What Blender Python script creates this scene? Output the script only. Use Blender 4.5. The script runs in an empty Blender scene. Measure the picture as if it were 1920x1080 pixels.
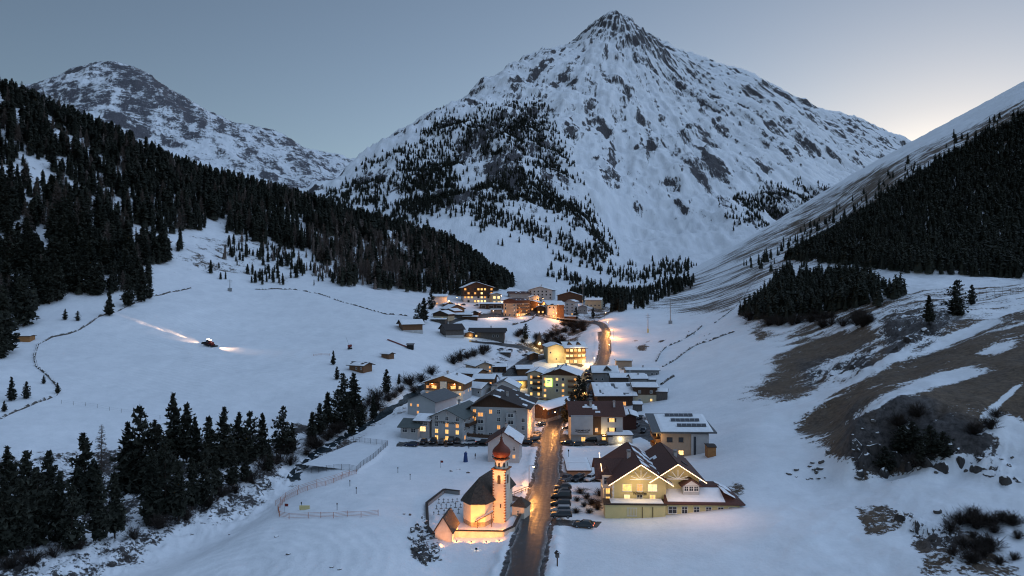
import bpy, bmesh, math, random
import numpy as np
from mathutils import Vector, Matrix

# ------------------------------------------------------------------ camera, sky, sun, exposure
SC = bpy.context.scene
COL = SC.collection
F = 1280.0                      # focal length in photo pixels (1920 wide)
cam_d = bpy.data.cameras.new("camera"); cam = bpy.data.objects.new("camera", cam_d); COL.objects.link(cam)
cam_d.sensor_width = 36.0; cam_d.lens = 36.0 * F / 1920.0
cam_d.clip_start = 1.0; cam_d.clip_end = 60000.0
cam.location = (0, 0, 0); cam.rotation_euler = (math.radians(90), 0, 0)
SC.camera = cam

SUN_EL, SUN_AZ = math.radians(2.0), math.radians(33.0)      # low behind the right-hand ridge
W = bpy.data.worlds.new("World"); SC.world = W; W.use_nodes = True
wn, wl = W.node_tree.nodes, W.node_tree.links
wn.clear()
sky = wn.new("ShaderNodeTexSky"); sky.sky_type = 'NISHITA'; sky.sun_disc = False
sky.sun_elevation = SUN_EL; sky.sun_rotation = SUN_AZ; sky.altitude = 1900
sky.air_density = 1.0; sky.dust_density = 1.9; sky.ozone_density = 2.3
hs = wn.new("ShaderNodeHueSaturation"); hs.inputs['Saturation'].default_value = 0.72
gm = wn.new("ShaderNodeGamma"); gm.inputs[1].default_value = 1.0
bgn = wn.new("ShaderNodeBackground"); bgn.inputs[1].default_value = 0.143
out = wn.new("ShaderNodeOutputWorld")
wl.new(sky.outputs[0], hs.inputs['Color']); wl.new(hs.outputs[0], gm.inputs[0])
wl.new(gm.outputs[0], bgn.inputs[0]); wl.new(bgn.outputs[0], out.inputs[0])

# one broad cool fill lamp added to brighten the snow, off the sunset's direction
sd = bpy.data.lights.new("fill_sun", 'SUN'); so = bpy.data.objects.new("fill_sun", sd); COL.objects.link(so)
sd.energy = 0.83; sd.angle = math.radians(100); sd.color = (0.50, 0.69, 1.0)
LAMP_EL, LAMP_AZ = math.radians(54), math.radians(98)
so.rotation_euler = (math.radians(90) - LAMP_EL, 0, math.pi - LAMP_AZ)
so.location = (0, -20, 30)

SC.view_settings.view_transform = 'Standard'; SC.view_settings.look = 'None'
SC.view_settings.exposure = 0.9; SC.view_settings.gamma = 1.0
SC.render.engine = 'CYCLES'
SC.cycles.use_denoising = True; SC.cycles.pixel_filter_type = 'BLACKMAN_HARRIS'; SC.cycles.filter_width = 1.15
SC.cycles.max_bounces = 4; SC.cycles.diffuse_bounces = 2; SC.cycles.glossy_bounces = 2
SC.cycles.transmission_bounces = 2; SC.cycles.transparent_max_bounces = 4
SC.cycles.caustics_reflective = False; SC.cycles.caustics_refractive = False
SC.cycles.sample_clamp_indirect = 4.0

RNG = random.Random(7)
NR = np.random.RandomState(11)

# ------------------------------------------------------------------ materials
def smooth01(a, b, x):
    t = np.clip((x - a) / (b - a), 0, 1); return t * t * (3 - 2 * t)

MATS = {}
def mat(name, col, rough=0.7, var=0.0, scale=1.0, metal=0.0, bump=0.0, stretch=None, spec=0.3):
    """procedural paint: a base colour broken up by noise, with optional relief"""
    if name in MATS: return MATS[name]
    m = bpy.data.materials.new(name); m.use_nodes = True
    n, l = m.node_tree.nodes, m.node_tree.links
    b = n["Principled BSDF"]; b.inputs['Roughness'].default_value = rough
    b.inputs['Metallic'].default_value = metal; b.inputs['Specular IOR Level'].default_value = spec
    b.inputs['Base Color'].default_value = (*col, 1)
    tc = n.new("ShaderNodeTexCoord"); mp = n.new("ShaderNodeMapping")
    l.new(tc.outputs['Object'], mp.inputs[0])
    if stretch: mp.inputs['Scale'].default_value = stretch
    nz = n.new("ShaderNodeTexNoise"); nz.inputs['Scale'].default_value = scale
    nz.inputs['Detail'].default_value = 6; nz.inputs['Roughness'].default_value = 0.65
    l.new(mp.outputs[0], nz.inputs['Vector'])
    if var > 0:
        cr = n.new("ShaderNodeValToRGB")
        cr.color_ramp.elements[0].position = 0.3; cr.color_ramp.elements[1].position = 0.7
        cr.color_ramp.elements[0].color = (*[max(0, c * (1 - var)) for c in col], 1)
        cr.color_ramp.elements[1].color = (*[min(1, c * (1 + var)) for c in col], 1)
        l.new(nz.outputs[0], cr.inputs[0]); l.new(cr.outputs[0], b.inputs['Base Color'])
    if bump > 0:
        bp = n.new("ShaderNodeBump"); bp.inputs['Strength'].default_value = bump
        bp.inputs['Distance'].default_value = 0.1
        l.new(nz.outputs[0], bp.inputs['Height']); l.new(bp.outputs[0], b.inputs['Normal'])
    MATS[name] = m; return m

def emit(name, col, strength, var=0.0, scale=3.0):
    if name in MATS: return MATS[name]
    m = bpy.data.materials.new(name); m.use_nodes = True
    n, l = m.node_tree.nodes, m.node_tree.links
    b = n["Principled BSDF"]; b.inputs['Base Color'].default_value = (0.2, 0.15, 0.1, 1)
    b.inputs['Roughness'].default_value = 0.3
    b.inputs['Emission Color'].default_value = (*col, 1)
    b.inputs['Emission Strength'].default_value = strength
    if var:
        tc = n.new("ShaderNodeTexCoord"); nz = n.new("ShaderNodeTexNoise"); nz.inputs['Scale'].default_value = scale
        mr = n.new("ShaderNodeMapRange"); mr.inputs[1].default_value = 0.3; mr.inputs[2].default_value = 0.7
        mr.inputs[3].default_value = strength * (1 - var); mr.inputs[4].default_value = strength * (1 + var)
        l.new(tc.outputs['Object'], nz.inputs['Vector']); l.new(nz.outputs[0], mr.inputs[0])
        l.new(mr.outputs[0], b.inputs['Emission Strength'])
    MATS[name] = m; return m
# ------------------------------------------------------------------ noise (numpy gradient noise)
_perm = np.random.RandomState(3).permutation(512).astype(np.int64)
_perm = np.concatenate([_perm, _perm])
_ga = np.random.RandomState(5).rand(512) * 2 * np.pi
_gx, _gy = np.cos(_ga), np.sin(_ga)
def pnoise(x, y):
    xi = np.floor(x).astype(np.int64); yi = np.floor(y).astype(np.int64)
    xf, yf = x - xi, y - yi
    u = xf * xf * xf * (xf * (xf * 6 - 15) + 10); v = yf * yf * yf * (yf * (yf * 6 - 15) + 10)
    def g(ix, iy, fx, fy):
        h = _perm[(_perm[ix & 511] + iy) & 511]; return _gx[h] * fx + _gy[h] * fy
    a = g(xi, yi, xf, yf); b = g(xi + 1, yi, xf - 1, yf)
    c = g(xi, yi + 1, xf, yf - 1); d = g(xi + 1, yi + 1, xf - 1, yf - 1)
    return (a + u * (b - a)) * (1 - v) + (c + u * (d - c)) * v * 1.0
def fbm(x, y, oct=5, gain=0.5, lac=2.03, ridged=False):
    s = np.zeros_like(x); a = 1.0; f = 1.0; tot = 0
    for i in range(oct):
        n = pnoise(x * f + 17.3 * i, y * f - 9.1 * i)
        if ridged: n = 1 - 2.2 * np.abs(n) - 0.5
        s += a * n; tot += a; a *= gain; f *= lac
    return s / tot * (1.6 if not ridged else 1.0)

# ------------------------------------------------------------------ terrain sheets
# Surveyed points (azimuth column, row, ground distance) -> thin-plate surface over (azimuth, log distance)
class Sheet:
    def __init__(self, pts, u0, u1, nu, d0, d1, nd, lam=1e-4):
        P = np.array(pts, float)
        self.s = (P[:, 0] - 960) / F; self.l = np.log(P[:, 2]); t = (540 - P[:, 1]) / F
        n = len(P)
        K = self._k(self.s[:, None] - self.s[None], self.l[:, None] - self.l[None]) + lam * np.eye(n)
        A = np.zeros((n + 3, n + 3)); A[:n, :n] = K; A[:n, n] = 1; A[:n, n+1] = self.s; A[:n, n+2] = self.l
        A[n, :n] = 1; A[n+1, :n] = self.s; A[n+2, :n] = self.l
        self.w = np.linalg.solve(A, np.concatenate([t, np.zeros(3)]))
        self.gs = np.linspace((u0 - 960) / F, (u1 - 960) / F, nu); self.gl = np.linspace(math.log(d0), math.log(d1), nd)
        S, L = np.meshgrid(self.gs, self.gl)          # rows: distance
        self.Y = np.exp(L); self.X = S * self.Y
        T = np.zeros_like(S)
        for i in range(nd):
            k = self._k(S[i][:, None] - self.s[None], L[i][:, None] - self.l[None])
            T[i] = k @ self.w[:n] + self.w[n] + self.w[n+1] * S[i] + self.w[n+2] * L[i]
        self.Z = T * self.Y
    @staticmethod
    def _k(a, b):
        r2 = (a * 1.6) ** 2 + b ** 2 + 1e-12
        return 0.5 * r2 * np.log(r2)
    def uv(self):
        return 960 + F * self.X / self.Y, 540 - F * self.Z / self.Y
    def z(self, x, y):
        x = np.asarray(x, float); y = np.maximum(np.asarray(y, float), 1.0)
        s = x / y; l = np.log(y)
        fi = np.clip((s - self.gs[0]) / (self.gs[1] - self.gs[0]), 0, len(self.gs) - 1.001)
        fj = np.clip((l - self.gl[0]) / (self.gl[1] - self.gl[0]), 0, len(self.gl) - 1.001)
        i = fi.astype(int); j = fj.astype(int); a = fi - i; b = fj - j; Z = self.Z / self.Y
        t = (Z[j, i] * (1 - a) + Z[j, i+1] * a) * (1 - b) + (Z[j+1, i] * (1 - a) + Z[j+1, i+1] * a) * b
        return t * y
    def at(self, u, v, dmin=0):
        """where the line of sight through a photo point first meets the ground"""
        s = (u - 960) / F; t = (540 - v) / F
        d = np.exp(np.linspace(self.gl[0], self.gl[-1], 3000)); d = d[d >= dmin]
        zz = self.z(s * d, d) / d
        k = np.argmax(zz >= t)
        if not (zz >= t).any(): k = int(np.argmax(zz))
        return Vector((s * d[k], d[k], float(zz[k] * d[k])))
    def build(self, name, material, attrs):
        nd, nu = self.X.shape
        co = np.stack([self.X, self.Y, self.Z], -1).reshape(-1, 3)
        idx = np.arange(nd * nu).reshape(nd, nu)
        q = np.stack([idx[:-1, :-1], idx[:-1, 1:], idx[1:, 1:], idx[1:, :-1]], -1).reshape(-1, 4)
        me = bpy.data.meshes.new(name)
        me.vertices.add(len(co)); me.vertices.foreach_set("co", co.ravel().astype(np.float32))
        me.loops.add(q.size); me.loops.foreach_set("vertex_index", q.ravel().astype(np.int32))
        me.polygons.add(len(q)); me.polygons.foreach_set("loop_start", np.arange(0, q.size, 4, dtype=np.int32))
        me.polygons.foreach_set("loop_total", np.full(len(q), 4, np.int32))
        me.polygons.foreach_set("use_smooth", np.ones(len(q), bool))
        me.update()
        for k, a in attrs.items():
            if a.ndim == 3:
                at = me.attributes.new(k, 'FLOAT_VECTOR', 'POINT'); at.data.foreach_set("vector", a.reshape(-1).astype(np.float32))
            else:
                at = me.attributes.new(k, 'FLOAT', 'POINT'); at.data.foreach_set("value", a.reshape(-1).astype(np.float32))
        me.materials.append(material)
        o = bpy.data.objects.new(name, me); COL.objects.link(o); o["kind"] = "structure"
        return o

def steep(S):
    def g(a): return np.stack(np.gradient(a), 0)
    gx, gy, gz_ = g(S.X), g(S.Y), g(S.Z)
    nx = gy[1] * gz_[0] - gz_[1] * gy[0]; ny = gz_[1] * gx[0] - gx[1] * gz_[0]; nz = gx[1] * gy[0] - gy[1] * gx[0]
    return 1 - np.abs(nz) / np.sqrt(nx * nx + ny * ny + nz * nz + 1e-9)
A_PTS = []
def prof(u, *vd): A_PTS.extend((u, v, d) for v, d in vd)
prof(-400, (1300,70),(1080,112),(1000,135),(860,180),(760,205),(640,270),(560,310),(400,380),(250,450),(60,560),(60,700),(150,1100),(260,1800))
prof(-150, (1300,70),(1080,112),(1010,135),(860,180),(780,207),(690,255),(580,330),(440,400),(275,490),(128,600),(133,760),(190,1200),(280,1800))
prof(0, (1300,70),(1080,112),(1010,135),(930,160),(850,185),(785,212),(700,255),(650,300),(600,340),(450,420),(305,510),(188,620),(186,780),(230,1200),(300,1800))
prof(240, (1300,70),(1080,112),(1040,121),(985,145),(880,185),(830,205),(780,228),(700,280),(640,330),(590,370),(540,410),(450,500),(355,590),(278,700),(300,850),(330,1200),(380,1800))
prof(480, (1300,70),(1080,112),(1000,131),(950,150),(890,178),(830,212),(790,235),(740,265),(680,315),(620,385),(560,460),(535,500),(480,570),(420,660),(368,760),(385,1000),(430,1800))
prof(600, (740,268),(680,322),(620,395),(560,475),(540,520),(490,600),(430,720),(395,820),(410,1000),(450,1800))
prof(720, (1300,70),(1080,112),(1000,130),(920,163),(860,200),(830,215),(770,250),(720,290),(660,350),(600,430),(560,500),(545,560),(500,680),(440,800),(430,840),(445,1000),(480,1300),(510,1800))
prof(850, (700,345),(640,415),(600,470),(575,530),(552,600),(500,690),(470,800),(478,900),(500,1200))
prof(850, (1300,75),(1080,119),(1035,127),(1000,136))
prof(960, (1300,70),(1080,116),(1000,135),(930,162),(860,198),(800,250),(740,320),(690,370),(640,430),(600,490),(575,550),(558,620),(548,700),(540,800),(545,1000),(545,1800))
prof(1080, (690,372),(640,430),(600,495),(575,560),(560,640),(550,750))
prof(1200, (1300,70),(1080,113),(1000,135),(930,165),(870,200),(800,250),(740,310),(690,365),(650,420),(610,490),(580,560),(558,700),(548,900),(545,1200),(540,1800))
prof(1330, (1080,113),(960,145),(850,200),(770,255),(700,320),(640,400),(600,470),(560,600),(520,800),(487,1100),(500,1500),(510,1800))
prof(1440, (1300,70),(1080,112),(980,135),(880,170),(800,208),(720,270),(650,340),(610,390),(580,430),(540,520),(490,680),(440,950),(425,1150),(450,1800))
prof(1610, (1080,111),(980,134),(925,150),(900,158),(815,164),(790,176),(740,200))
prof(1560, (1080,111),(980,133),(880,165),(800,195),(720,245),(650,300),(600,350),(560,410),(520,500),(440,760),(370,1000),(352,1120),(380,1800))
prof(1680, (1300,70),(1080,110),(980,131),(905,151),(882,159),(800,163.5),(740,184),(680,225),(620,275),(580,310),(550,350),(520,400),(480,480),(400,620),(330,800),(292,1000),(330,1800))
prof(1800, (1080,109),(980,128),(908,145),(886,152),(815,157),(740,177),(680,208),(620,252),(578,292),(548,335),(520,385),(465,470),(375,600),(290,750),(240,900),(280,1800))
prof(1920, (1300,70),(1080,108),(980,125),(900,140),(820,155),(740,170),(680,190),(620,230),(575,275),(545,320),(520,370),(450,460),(350,580),(260,700),(188,820),(230,1800))
prof(2320, (1300,70),(1080,105),(900,130),(740,155),(600,220),(520,330),(400,450),(200,600),(20,800),(80,1800))

A = Sheet(A_PTS, -420, 2340, 740, 72, 1750, 530)
def AT(u, v, dmin=0): return A.at(u, v, dmin)

# distance to polylines on the ground plan
def polydist(X, Y, pts):
    best = np.full(X.shape, 1e9); par = np.zeros(X.shape)
    n = len(pts) - 1
    for i in range(n):
        ax, ay = pts[i][0], pts[i][1]; bx, by = pts[i+1][0], pts[i+1][1]
        dx, dy = bx - ax, by - ay; L = dx * dx + dy * dy + 1e-9
        t = np.clip(((X - ax) * dx + (Y - ay) * dy) / L, 0, 1)
        d = np.hypot(X - ax - t * dx, Y - ay - t * dy)
        m = d < best; best = np.where(m, d, best); par = np.where(m, (i + t) / n, par)
    return best, par
def inpoly(U, V, poly):
    inside = np.zeros(U.shape, bool); n = len(poly); j = n - 1
    for i in range(n):
        xi, yi = poly[i]; xj, yj = poly[j]
        c = ((yi > V) != (yj > V)) & (U < (xj - xi) * (V - yi) / ((yj - yi) or 1e-9) + xi)
        inside ^= c; j = i
    return inside
def softpoly(U, V, poly, soft):
    """1 inside, fading over `soft` outside and inside the outline"""
    d, _ = polydist(U, V, [(*p,) for p in poly] + [poly[0]])
    s = np.where(inpoly(U, V, poly), d, -d)
    return smooth01(-soft, soft, s)

ROAD_PX = [(972,1110),(984,1060),(997,1005),(1010,960),(1019,925),(1027,885),(1031,845),(1033,815),(1046,787),(1068,765),(1084,735),(1097,712),(1110,697),(1128,682),(1134,660),(1134,640),(1130,622)]
ROAD = [AT(*p) for p in ROAD_PX]
RIVER_PX = [(1130,572),(1092,588),(1066,600),(1036,628),(990,645),(940,664),(895,684),(850,700),(800,716),(770,735),(735,757),(690,785),(640,815),(590,846),(545,885),(490,915),(410,962),(300,1012),(190,1052),(40,1110)]
RIVER = [AT(*p) for p in RIVER_PX]
UPROAD_PX = [(1132,640),(1136,622),(1125,608),(1100,600),(1060,592),(1020,586),(985,588),(940,590),(900,592),(862,596),(830,606)]

# relief of the near ground
def flatten(px, z=None, soft=2.5, dz=0.0):
    pts = [AT(*p) for p in px]; z0 = (sum(p.z for p in pts) / len(pts) if z is None else z) + dz
    k = softpoly(A.X, A.Y, [(p.x, p.y) for p in pts], soft); k = smooth01(0.0, 0.5, k)
    A.Z[:] = A.Z * (1 - k) + z0 * k
    return z0
POND_PX = [(556,882),(669,885),(727,836),(663,829)]
YARD_PX = [(812,1004),(846,1006),(944,1006),(964,996),(988,948),(955,938),(862,928),(833,924),(800,950),(802,992)]
Z_POND = flatten(POND_PX, None, 2.0)
Z_YARD = flatten(YARD_PX, AT(925, 986).z, 1.6)
flatten([(740,836),(870,838),(915,836),(905,826),(745,828)], None, 3.0)
flatten([(1040,985),(1075,985),(1078,905),(1150,905),(1150,888),(1045,890)], None, 3.0) if False else None
rd, _ = polydist(A.X, A.Y, ROAD)
gl_, _ = polydist(A.X, A.Y, [AT(*p) for p in [(1500,790),(1590,740),(1680,690),(1760,640),(1830,600),(1890,575)]])
A.Z -= 3.0 * np.exp(-(gl_ / 9) ** 2)
rv, rp = polydist(A.X, A.Y, RIVER)
Uo, Vo = A.uv()
carve = np.interp(rp, [0, .1, .16, .3, .45, .55, .72, .8, 1], [4, 9, 11, 3, 2.0, 2.0, 2.0, 4.5, 5.5])
wid = np.interp(rp, [0, .15, .3, .5, .72, .85, 1], [16, 18, 9, 6, 7, 11, 13])
A.Z -= carve * np.exp(-(rv / wid) ** 2)
near_road = smooth01(6, 22, rd)
A.Z += 0.75 * np.exp(-((rd - 5.0) / 1.1) ** 2) * np.clip(0.7 + 1.3 * fbm(A.X / 4, A.Y / 4, 3), 0.1, 1.6)
calm = softpoly(Uo, Vo, [(740,1000),(740,640),(800,560),(1180,540),(1260,640),(1420,800),(1420,1000),(1100,1075)], 60)
amp = (1 - 0.93 * calm) * near_road
hill = smooth01(1330, 1560, Uo) + smooth01(360, 250, Vo) + 0.5 * smooth01(620, 420, Vo)
A.Z += amp * (1.1 * fbm(A.X / 34, A.Y / 34, 4) + 0.30 * fbm(A.X / 7, A.Y / 9, 3))
rough = np.clip(hill, 0, 1.3) * smooth01(1250, 1450, Uo) + np.clip(smooth01(560, 420, Vo), 0, 1) * smooth01(1000, 800, Uo)
A.Z += rough * (3.0 * fbm(A.X / 60 + 5, A.Y / 60, 5, ridged=True) * smooth01(130, 330, A.Y) + 1.3 * fbm(A.X / 17, A.Y / 17, 4, ridged=True))
# rock bluffs on the right-hand hillside and ravine
crag = np.maximum.reduce([softpoly(Uo, Vo, [(1590,770),(1700,740),(1820,790),(1900,850),(1880,905),(1740,860),(1640,905),(1585,860)], 28),
    softpoly(Uo, Vo, [(1650,600),(1760,570),(1790,600),(1740,660),(1660,680)], 25),
    softpoly(Uo, Vo, [(1500,690),(1640,650),(1640,700),(1520,725)], 20),
    0.8 * softpoly(Uo, Vo, [(1660,960),(1760,980),(1830,1000),(1790,1060),(1700,1010)], 18)])
A.Z += crag * (4.2 * fbm(A.X / 11 + 3, A.Y / 13, 5, gain=0.6, ridged=True) + 1.3 * fbm(A.X / 3.5, A.Y / 3.5, 3))
rav = softpoly(Uo, Vo, [(-60,1120),(-60,860),(200,840),(420,800),(600,790),(700,770),(640,830),(560,880),(470,935),(330,985),(170,1060),(130,1120)], 22)
A.Z += rav * (2.8 * fbm(A.X / 8 + 8, A.Y / 9, 5, gain=0.6, ridged=True))
# low steep slope of rock under the churchyard
chr_ = softpoly(Uo, Vo, [(765,990),(800,950),(830,985),(835,1040),(800,1062),(770,1050)], 10)
A.Z += chr_ * (1.6 * fbm(A.X / 3.2 + 2, A.Y / 3.2, 4, gain=0.6, ridged=True))
# ski-field hump with jumps, and fine wind texture
hump = np.exp(-(((Uo - 330) / 90) ** 2 + ((Vo - 585) / 26) ** 2)); A.Z += 1.6 * hump * smooth01(300, 330, A.Y)
Ua, Va = A.uv()

# ---- what lies bare of snow: 0 = covered, 1 = bare (grass / rock)
def blob(U, V, cu, cv, ru, rv_, rot=0):
    c, s = math.cos(rot), math.sin(rot); x = (U - cu) * c + (V - cv) * s; y = -(U - cu) * s + (V - cv) * c
    return np.exp(-((x / ru) ** 2 + (y / rv_) ** 2))
bare = 0.02 + 0.34 * smooth01(1330, 1560, Ua) * smooth01(560, 620, Va) * (0.5 + fbm(A.X / 25, A.Y / 25, 3))
bare = np.maximum(bare, 0.80 * softpoly(Ua, Va, [(1480,800),(1560,720),(1650,640),(1760,590),(1930,560),(2400,560),(2400,820),(1930,830),(1820,850),(1720,880),(1610,910),(1590,860),(1500,840)], 46))
bare = np.maximum(bare, 0.72 * softpoly(Ua, Va, [(1390,740),(1450,660),(1500,590),(1620,590),(1680,640),(1600,690),(1500,770),(1440,760)], 50))
bare = np.maximum(bare, 0.53 * softpoly(Ua, Va, [(1180,575),(1330,490),(1560,350),(1720,275),(1930,180),(2400,20),(2400,480),(1930,520),(1480,500),(1370,590),(1250,600)], 14))
bare = np.maximum(bare, 0.54 * softpoly(Ua, Va, [(1380,600),(1500,570),(1930,520),(2400,500),(2400,600),(1930,600),(1560,620),(1420,650)], 20))
bare = np.maximum(bare, 0.74 * softpoly(Ua, Va, [(1590,940),(1660,940),(1720,960),(1690,1000),(1620,1010)], 16))
bare = np.maximum(bare, 0.66 * softpoly(Ua, Va, [(1700,1000),(1790,970),(1880,1010),(1930,1060),(1930,1090),(1720,1090)], 26))
bare = np.maximum(bare, 0.66 * blob(Ua, Va, 1382, 910, 26, 24))
bare = np.maximum(bare, 0.12 * rav * smooth01(420, 250, np.abs(Ua - 150)) + 0.44 * rav)
bare = np.maximum(bare, 0.56 * chr_)
bare = np.maximum(bare, 0.60 * crag)
bare = np.maximum(bare, 0.40 * blob(Ua, Va, 905, 1062, 60, 26))
bare = np.maximum(bare, 0.40 * smooth01(11, 5, rv) * (rp < 0.75) * (rp > 0.08))
bare = np.maximum(bare, 0.70 * blob(Ua, Va, 1205, 652, 16, 9) )
bare = np.maximum(bare, 0.62 * smooth01(20, 10, rv) * (rp < 0.2))
for q in [(1095,925,24,30),(1115,940,26,34),(1010,600,30,4),(960,606,24,3),(1080,655,12,3),(1190,640,14,5),(1215,640,10,3),(1290,690,10,3),(1310,705,8,3),(880,625,12,3),(890,640,10,3),(700,660,5,2),(870,655,8,3),(1240,640,16,3)]: bare = np.maximum(bare, 0.55 * blob(Ua, Va, q[0], q[1], q[2], q[3], -.4))
bare = np.maximum(bare, 0.34 * softpoly(Ua, Va, [(640,420),(960,520),(960,545),(700,545),(300,520),(0,600),(-400,640),(-400,0),(0,150),(300,280),(500,370)], 20))
# clearings in the snow on the big slopes stay white
for (cu, cv, ru, rv_, rot, k) in [(1800,630,85,9,-0.42,0.75),(1760,715,75,14,-0.25,0.7),(1885,745,40,6,-0.7,0.75),(1660,680,90,10,-0.5,0.55),(1640,760,50,8,-0.5,0.5),
        (1870,655,36,10,-0.3,0.6),(1890,800,50,22,0.4,0.6),(1700,800,20,14,-1.0,0.4),(1800,870,26,12,0,0.6),(1600,610,60,6,-.3,.4)]:
    bare -= k * blob(Ua, Va, cu, cv, ru, rv_, rot)
bare = np.clip(bare, 0, 1)
stA_ = steep(A); bare = np.clip(bare + np.clip(bare * 3, 0, 1) * np.clip((stA_ - 0.10) * 0.8, -0.03, 0.22) * smooth01(1250, 1500, Ua), 0, 1)
rockish = np.clip(1.3 * np.maximum.reduce([crag, chr_, rav * 0.85, 0.25 * smooth01(1460, 1300, Ua)]) + 0.9 * fbm(A.X / 7, A.Y / 7, 4) * (Ua > 1300) * (Va > 560) - 0.1, 0, 1)
LOTS = [[(1036,975),(1036,905),(1150,905),(1150,886),(1044,886),(1030,905)],[(742,838),(905,838),(1010,838),(1012,806),(960,818),(905,826),(745,828)],
    [(1038,838),(1150,836),(1200,820),(1235,838),(1225,800),(1190,775),(1175,800),(1150,828),(1048,812),(1040,790)],[(1095,760),(1122,745),(1118,700),(1092,700),(1098,725)],[(1030,985),(1120,990),(1130,978),(1036,972)],
    [(948,735),(1000,725),(990,700),(1000,680),(1030,672),(1090,690),(1098,684),(1028,664),(985,668),(940,700)],[(860,598),(940,592),(1020,590),(1016,560),(1000,560),(990,582),(900,588)]]
pave = np.zeros_like(Ua)
for q in LOTS: pave = np.maximum(pave, softpoly(Ua, Va, q, 5))
pave = np.maximum(pave, 0.75 * smooth01(5.2, 3.4, rd))
stA = np.stack([A.X / 60.0, A.Y / 60.0, A.Z / 60.0], -1)
# fall-line coordinates: on the right-hand ridge the slope runs along x, elsewhere isotropic
kk = np.maximum(smooth01(1180, 1300, Ua) * smooth01(640, 560, Va), 0.62 * smooth01(1380, 1520, Ua) * smooth01(930, 860, Va))
st2 = np.stack([A.X / 60 * 0.18, A.Y / 60 * 2.0, A.Z / 60 * 0.2], -1); st3 = np.stack([A.X / 60 * 0.42, A.Y / 60 * 1.25, A.Z / 60 * 0.4], -1)
st2 = np.where((Va < 600)[..., None], st2, st3)

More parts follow.
